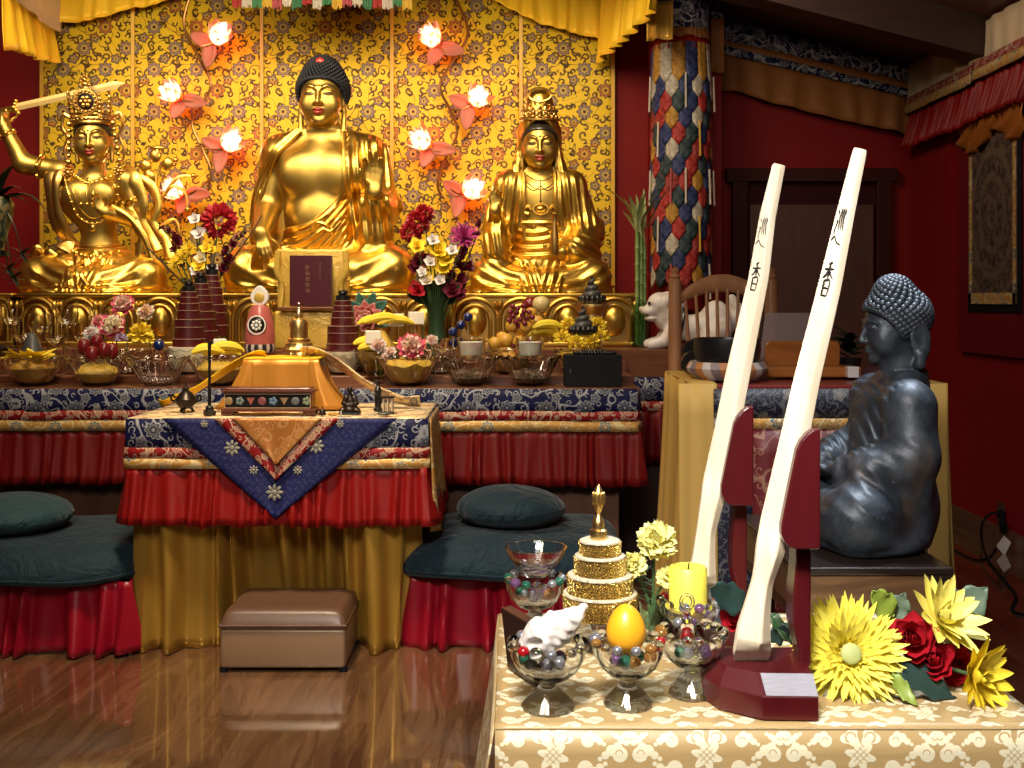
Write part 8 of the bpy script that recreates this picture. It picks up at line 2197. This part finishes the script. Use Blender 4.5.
    MB().lathe([(0, -24 * s)] + [((19.5 + 1.5 * math.cos(a)) * s * math.sin(a) * (1 - .13 * math.cos(PI - a)), -24 * s * math.cos(a)) for a in np.linspace(.2, PI - .2, 18)] + [(1.2 * s, 24 * s), (0, 24.4 * s)], 32, c).build('wax', mat('orange wax', (.85, .40, .015), .35, Subsurface_Weight=.25, Subsurface_Radius=(.02, .008, .002), Subsurface_Scale=.3), t, sharp=0)
    # pillar candle
    x = xpx(688, Yk); t = thing('pillar_candle', 'tall pale yellow pillar candle behind the beaded goblet', 'candle', (x, Yk, top + .052))
    r = 19 * Yk / F; zb = top + .070; h = zpx(566, Yk) - zb
    MB().lathe([(0, 0), (r, 0), (r, h - .004), (r - .004, h), (r * .8, h - .002), (r * .5, h - .005), (0, h - .006)], 36, (x, Yk, zb)).build('wax', mat('lemon wax', (.86, .76, .10), .4, Subsurface_Weight=.3, Subsurface_Radius=(.02, .015, .004), Subsurface_Scale=.3), t, sharp=50)
    MB().tube([(x, Yk, zb + h - .006), (x + .002, Yk, zb + h + .006)], .0012, 5).build('wick', M_BLACKMATT, t)
    t.location.z = zb
    for ch in t.children:
        ch.location.z = 0; ch.data.transform(Matrix.Translation((0, 0, (top + .052) - zb)))
    # crystal ornament with ring
    Yo = Yr; c = np.array((xpx(687, Yo), Yo, zpx(640, Yo))); s = Yo / F; t = thing('crystal_ornament', 'small clear crystal ornament with ring top and dark red core in the right goblet', 'ornament', c)
    MB().lathe([(0, -6 * s), (7 * s, -6 * s), (7.5 * s, 6 * s), (9 * s, 12 * s), (5 * s, 17 * s), (6 * s, 22 * s), (3 * s, 27 * s), (2.6 * s, 31 * s), (0, 31 * s)], 20, c).build('body', M_CRYSTAL, t)
    MB().sph(c + (0, 0, 4 * s), (4.5 * s, 4.5 * s, 8 * s), 12, 8).build('red_core', BEADS[0], t)
    a = np.linspace(0, 2 * PI, 24); MB().tube(np.array([c + (6 * s * math.cos(q), 0, (38 + 7 * math.sin(q)) * s) for q in a]), 2.0 * s, 8, cap=False).build('ring', M_CRYSTAL, t)
    # mandala offering set
    Ym = 2.02; x = xpx(600, Ym); s = Ym / F; t = thing('mandala_set', 'four-tiered gold mandala offering set topped with rice and a flame finial', 'mandala', (x, Ym, top))
    zz = lambda y: zpx(y, Ym)
    MB().lathe([(0, 0), (.036, 0), (.036, .006), (.018, .016), (.014, .03), (.02, zz(616) - top - .012), (.044, zz(614) - top - .003), (.044, zz(613.5) - top), (0, zz(613.5) - top)], 32, (x, Ym, top), rf=lambda a, z, r: 1 + .03 * math.cos(12 * a)).build('glass_foot', M_CRYSTAL, t)
    def relief():
        p = sep(objc()); a = atan2(p[1], p[0]); n = voro(comb(a * 2.6, p[2] * 42), 4.5, 'DISTANCE_TO_EDGE'); m = noise(comb(a * 8, p[2] * 120), 3, 3)
        return {'Base Color': mixc(ss(n, .02, .12), (.34, .20, .03), (.86, .62, .20)), 'Roughness': .24, 'Metallic': 1.0, 'Normal': bump(n + m * .3, .9, .02)}
    M_REL = mat('embossed gold', fn=relief); M_RICE = mat('white rice', fn=lambda: {'Base Color': mixc(voro(objc(), 260), (.85, .80, .66), (.52, .44, .28)), 'Roughness': .5, 'Normal': bump(voro(objc(), 260), .6, .006)})
    for (xa, yt, yb, xb) in ((38, 593, 613.5, 37), (33.5, 575, 592.5, 33), (26.5, 556, 574.5, 26.5), (21.5, 541, 555.5, 21)):
        z0, z1 = zz(yb), zz(yt)
        tr = MB().lathe([(0, 0), (xb * s, 0), (xb * s * 1.02, .003), (xb * s, .006), (xa * s, z1 - z0 - .006), (xa * s * 1.02, z1 - z0 - .003), (xa * s, z1 - z0), (xa * s - .002, z1 - z0 - .003), (0, z1 - z0 - .003)], 48, (x, Ym, z0)).build('tier', M_REL, t, sharp=50)
        MB().lathe([(0, z1 - z0 - .004), (xa * s - .0025, z1 - z0 - .004), (xa * s - .0025, z1 - z0 + .002), (xa * s * .75, z1 - z0 + .005), (0, z1 - z0 + .003)], 40, (x, Ym, z0)).build('rice', M_RICE, tr)
    fz = zz(539)
    MB().lathe([(0, 0), (8.5 * s, 0), (8.5 * s, 9 * s), (7.5 * s, 9.6 * s), (6 * s, 11 * s), (6.2 * s, 15 * s), (5 * s, 20 * s), (2.6 * s, 23 * s), (1.8 * s, 26 * s), (3.4 * s, 28 * s), (5.6 * s, 36 * s), (6 * s, 42 * s), (4.2 * s, 49 * s), (1.6 * s, 53 * s), (0, 56 * s)], 24, (x - 1.5 * s, Ym, fz)).build('finial', M_GOLDMETAL, t)
    for k_ in range(5):
        a = PI + PI * (k_ + .5) / 5; mb = MB(); mb.sph((x - 1.5 * s + 5.6 * s * math.cos(a), Ym + 5.6 * s * math.sin(a), fz + 41 * s), (1.6 * s, 1.6 * s, 7 * s), 8, 8); mb.build('flame_tongue', M_GOLDMETAL, t)
    # pale yellow carnations in a small vase
    Yv = 2.06; x = xpx(652, Yv); t = thing('bud_vase', 'small green glass vase holding the pale yellow carnations', 'vase', (x, Yv, top))
    zr = zpx(600, Yv) - top
    MB().lathe([(0, 0), (.022, 0), (.026, .01), (.020, zr * .5), (.026, zr), (.023, zr), (.017, zr * .5), (.02, .012), (0, .01)], 24, (x, Yv, top)).build('vessel', M_GREENGLASS, t)
    M_CARN = mat('pale lemon petal', fn=lambda: {'Base Color': mixc(noise(objc(), 50), (.86, .80, .22), (.90, .86, .42)), 'Roughness': .55})
    for i, (px, py, r, lb) in enumerate(((657, 541, .041, 'large pale yellow carnation at the top of the small bouquet'), (634, 566, .028, 'pale yellow carnation at the lower left, by the mandala set'), (669, 578, .026, 'pale yellow carnation at the lower right, by the pillar candle'))):
        c = np.array(W(px, py, Yv - .02)); cr = thing('carnation', lb, 'flower', (x, Yv, top + .02)); ax = np.array(((px - 650) * .02, -.55, .8))
        mb = MB(); pom(mb, c, r, 110, 0, 60 + i, .62, .62, ax=ax, lo=-.45); mb.build('blossom', M_CARN, cr)
        P = bez([(x, Yv, top + .03), (x + (c[0] - x) * .3, Yv, top + zr + .01), c - ax * r * .6], 14); MB().tube(P, .0028, 6).build('stem', M_STEM, cr)
        mb = MB(); rs = np.random.RandomState(i)
        for k_ in range(5):
            p = P[5 + k_ * 2]; a = rs.uniform(0, 6.28); mb = MB(); petal(mb, p, (math.cos(a), math.sin(a) * .6, .7), (0, 0, -1), rs.uniform(.04, .07), .006, .8, nu=2, nv=6); mb.build('leaf', M_STEM, cr)
    # flowers at the right
    M_GERB = mat('gerbera petal', fn=lambda: {'Base Color': mixc(noise(objc(), 70, 2), (.88, .74, .05), (.92, .84, .16)), 'Roughness': .5})
    M_DAISY = mat('golden petal', fn=lambda: {'Base Color': mixc(noise(objc(), 50, 2), (.90, .66, .02), (.92, .76, .06)), 'Roughness': .5})
    M_DAISY2 = mat('lemon long petal', fn=lambda: {'Base Color': mixc(noise(objc(), 50, 2), (.88, .76, .12), (.90, .82, .24)), 'Roughness': .5})
    Yg = 1.78; c = np.array(W(850, 660, Yg)); ax = np.array((-.08, -.94, .32)); ax /= np.linalg.norm(ax)
    t = thing('gerbera', 'big yellow gerbera with pale green eye right of the maroon stand', 'flower', (c[0], c[1], top))
    mb = MB(); R = 55 * Yg / F; cc = c - ax * .012
    c_up = c + np.array((0, 0, .010))
    bloom(mb, c_up - ax * .030, ax, R, [(40, 1.45, 1.04, .19, .10, 0, .08), (40, 1.32, 1.0, .185, .16, 0, .08), (38, 1.16, .95, .17, .22, 0, .08), (36, 1.0, .84, .15, .25, 0, .08), (32, .84, .66, .115, .3, 0, .1), (26, .66, .46, .09, .3, 0, .1)], seed=4, nu=2, nv=6, jit=.07); mb.build('petals', M_GERB, t)
    mb = MB(); pom(mb, c_up - ax * .004, R * .24, 60, 0, 8, .6, .16, ax=ax, lo=.0); mb.build('inner_ring', M_DAISY, t)
    mb = MB().sph((0, 0, 0), (R * .19, R * .19, R * .07), 16, 10, R=frame_to(ax), ); mb.v[0] = mb.v[0] + c_up + ax * .010; mb.build('eye', mat('pale green eye', (.42, .46, .16), .6), t)
    MB().tube(bez([c_up - ax * .03, c_up - ax * .08 + (0.02, 0, -.03), (c[0] + .06, 1.93, top + .006)], 10), .0035, 6).build('stem', M_STEM, t)
    def rose(px, py, Y, r, lb, seed):
        c = np.array(W(px, py, Y)); t = thing('red_rose', lb, 'flower', (c[0], c[1], max(top, c[2] - r))); ax = np.array((-.3, -.8, .5)); mb = MB()
        bloom(mb, c - ax * r * .5, ax, r, [(7, 1.3, 1.15, .95, .7, 0, .1), (7, 1.0, 1.1, .85, .7, 0, .1), (6, .7, 1.0, .75, .8, 0, .08), (5, .42, .95, .6, .8, 0, .05), (4, .18, .85, .5, .6, 0, 0)], seed=seed, nu=5, nv=6, jit=.35); mb.build('blossom', M_RROSE, t)
        MB().tube([c - ax * r * .4, c - ax * r * 1.4], .003, 6).build('stem', M_STEM, t)
    M_RROSE = mat('silk red petal', fn=lambda: {'Base Color': mixc(noise(objc(), 40, 2), (.34, .004, .012), (.50, .010, .022)), 'Roughness': .5})
    rose(913, 638, 1.80, .043, 'red silk rose between the yellow gerbera and the upper daisy', 1)
    rose(934, 660, 1.79, .036, 'second red silk rose, just below and right of the first', 2)
    rose(957, 667, 1.83, .034, 'dark red silk rose behind the lower right yellow daisy', 3)
    def daisy(px, py, Y, L, ax, m, lb, seed, n=11):
        c = np.array(W(px, py, Y)); ax = np.array(ax, float); ax /= np.linalg.norm(ax); t = thing('daisy', lb, 'flower', (c[0], c[1], max(top, c[2] - .05))); mb = MB()
        bloom(mb, c - ax * .012, ax, L, [(n, 1.2, 1.0, .36, .15, 0, .06), (n, .92, .95, .34, .2, 0, .06), (7, .55, .6, .26, .4, 0, .04)], seed=seed, nu=4, nv=8, jit=.12); mb.build('petals', m, t)
        mb = MB(); mb.sph(c + ax * .004, L * .13, 12, 8); mb.build('eye', mat('olive eye', (.30, .25, .05), .6), t); MB().tube([c - ax * .01, c - ax * .06 + (0, .02, 0)], .003, 6).build('stem', M_STEM, t)
    daisy(943, 618, 1.82, .078, (.35, -.62, .55), M_DAISY2, 'upper pale yellow daisy with long petals at the right of the near table', 5)
    daisy(978, 676, 1.755, .067, (.55, -.80, .10), M_DAISY, 'golden yellow daisy lying low at the right end of the near table', 6)
    def leaf(px, py, Y, d, L, wd, m, lb, curl=.5, nn=(0, -1, .4)):
        mb = MB(); p = W(px, py, Y); petal(mb, p, d, nn, L, wd, curl, nu=6, nv=10, cup=.18); V = mb.v[0]; ii = np.arange(len(V)); V[:, 2] += .0035 * np.sin((ii // 7) * 1.9) * np.abs((ii % 7) / 3 - 1); V[:, 1] += .003 * np.cos((ii // 7) * 1.5) * np.abs((ii % 7) / 3 - 1); V[:, 2] = np.maximum(V[:, 2], top + .002)
        mb.tube(bez([V[3], V[3] + (0, .02, -.02), (V[3][0] - .01, V[3][1] + .03, top + .003)], 8), .0025, 5)
        o = mb.build('leaf', m, solid=.0015); return tag(o, lb, 'leaf')
    M_LF1 = mat('fresh green leaf', (.22, .30, .04), .45); M_LF2 = mat('grey green leaf', (.13, .19, .13), .5); M_LF3 = mat('dark blue green leaf', (.020, .048, .042), .4)
    leaf(893, 615, 1.86, (-.75, .05, .75), .060, .045, M_LF1, 'fresh green leaf above the yellow gerbera')
    leaf(893, 622, 1.87, (.30, .1, .8), .055, .04, M_LF2, 'grey-green leaf between gerbera and upper daisy')
    leaf(950, 620, 1.90, (.75, .1, .65), .085, .06, M_LF2, 'grey-green leaf behind the upper daisy, pointing right')
    leaf(948, 612, 1.90, (.1, .1, 1), .05, .05, M_LF2, 'grey-green leaf behind the top of the upper daisy')
    leaf(897, 668, 1.78, (.85, -.25, -.35), .105, .052, M_LF3, 'dark blue-green leaf under the red roses', -.4, (0, -.6, .8))
    leaf(893, 675, 1.76, (.45, -.3, -.75), .06, .022, M_LF1, 'narrow green leaf at the foot of the gerbera')
    leaf(745, 605, 1.93, (-.9, -.2, .4), .09, .05, M_LF3, 'dark blue-green leaf between the candle and the nearest stand', .6)
    leaf(772, 615, 1.92, (.35, -.2, -.5), .07, .022, M_LEAF, 'narrow green leaf behind the right stick handle')
    leaf(770, 640, 1.92, (.5, -.2, .4), .05, .03, M_LF3, 'small dark leaf behind the nearest stand')
    c = W(734, 622, 1.93); t = thing('red_rose', 'red silk rose half hidden behind the nearest maroon stand', 'flower', (c.x, c.y, c.z - .03)); mb = MB(); bloom(mb, c, (-.3, -.8, .4), .028, [(7, 1.2, 1.0, .9, .7, 0, .1), (6, .8, .95, .8, .7, 0, .1), (5, .4, .9, .6, .6, 0, 0)], seed=9, nu=4, jit=.3); mb.build('blossom', M_RROSE, t); MB().tube([c, c + Vector((.03, .05, -.03))], .003, 6).build('stem', M_STEM, t)
build_buddha(); build_guanyin(); build_manjushri(); build_bronze()
all_lamps(); altar_things(); vase_flowers()
central_things(); side_things(); near_things()
# ================================================================== camera and lights
cd = bpy.data.cameras.new('camera'); cam = bpy.data.objects.new('camera', cd); COL.objects.link(cam)
cam.location = (0, 0, CZ); cam.rotation_euler = (PI / 2, 0, 0); cd.sensor_width = 36; cd.lens = 36 * F / 1024; cd.shift_y = -84 / 1024
cd.clip_start = .02
SC.camera = cam
def area(nm, loc, tgt, size, e, col, spread=180, sy=None):
    l = bpy.data.lights.new(nm, 'AREA'); l.energy = e; l.color = col; l.size = size; l.spread = math.radians(spread)
    if sy: l.shape = 'RECTANGLE'; l.size_y = sy
    o = bpy.data.objects.new(nm, l); COL.objects.link(o); o.location = loc
    o.rotation_euler = (Vector(tgt) - Vector(loc)).to_track_quat('-Z', 'Y').to_euler(); return o
def spot(nm, loc, tgt, ang, blend, e, col, r=.04):
    l = bpy.data.lights.new(nm, 'SPOT'); l.energy = e; l.color = col; l.spot_size = math.radians(ang); l.spot_blend = blend; l.shadow_soft_size = r
    o = bpy.data.objects.new(nm, l); COL.objects.link(o); o.location = loc
    o.rotation_euler = (Vector(tgt) - Vector(loc)).to_track_quat('-Z', 'Y').to_euler(); return o
WARM = (1, .82, .56)
# canopy lamps over the altar
for x in (-2.3, -1.15, .0):
    area('altar_lamp', (x, 4.55, 2.95), (x, 6.2, 1.5), .7, 20, WARM, 120)
area('table_lamp', (-.85, 2.9, 3.1), (-.8, 4.0, .5), .4, 24, WARM, 80)
# bright cool lamps over the display table and the bronze statue
area('display_lamp', (-.10, .62, 2.25), (.40, 1.9, .65), .35, 16.5, (1, .97, .93), 82)
area('back_room_fill', (-.3, -.9, 2.85), (.2, 2.2, .5), 1.2, 9, (1, .95, .88), 130, .6)  # added fill behind the camera, mainly for reflections in the glass
area('statue_lamp', (1.05, 2.75, 2.3), (.82, 2.55, .9), .20, 8, (.82, .91, 1), 80)
area('room_lamp', (-.8, .4, 2.7), (-.6, 3.4, .2), .7, 13, (1, .84, .64), 90)
area('side_fill', (.95, 4.95, 2.86), (2.38, 5.2, 2.0), .3, 7, (1, .80, .60), 140)  # added light, put in to brighten the right wall
area('ceiling_fill', (2.32, 2.7, 1.95), (1.5, 4.8, 2.75), .25, 4, (1, .74, .54), 110)  # unseen up-light added to brighten the ceiling boards
w = bpy.data.worlds.new('room air'); SC.world = w; w.use_nodes = True
w.node_tree.nodes['Background'].inputs[0].default_value = (.010, .006, .005, 1)
vs = SC.view_settings; vs.view_transform = 'Standard'; vs.look = 'None'; vs.gamma = 1; vs.use_curve_mapping = False; vs.exposure = 0.0
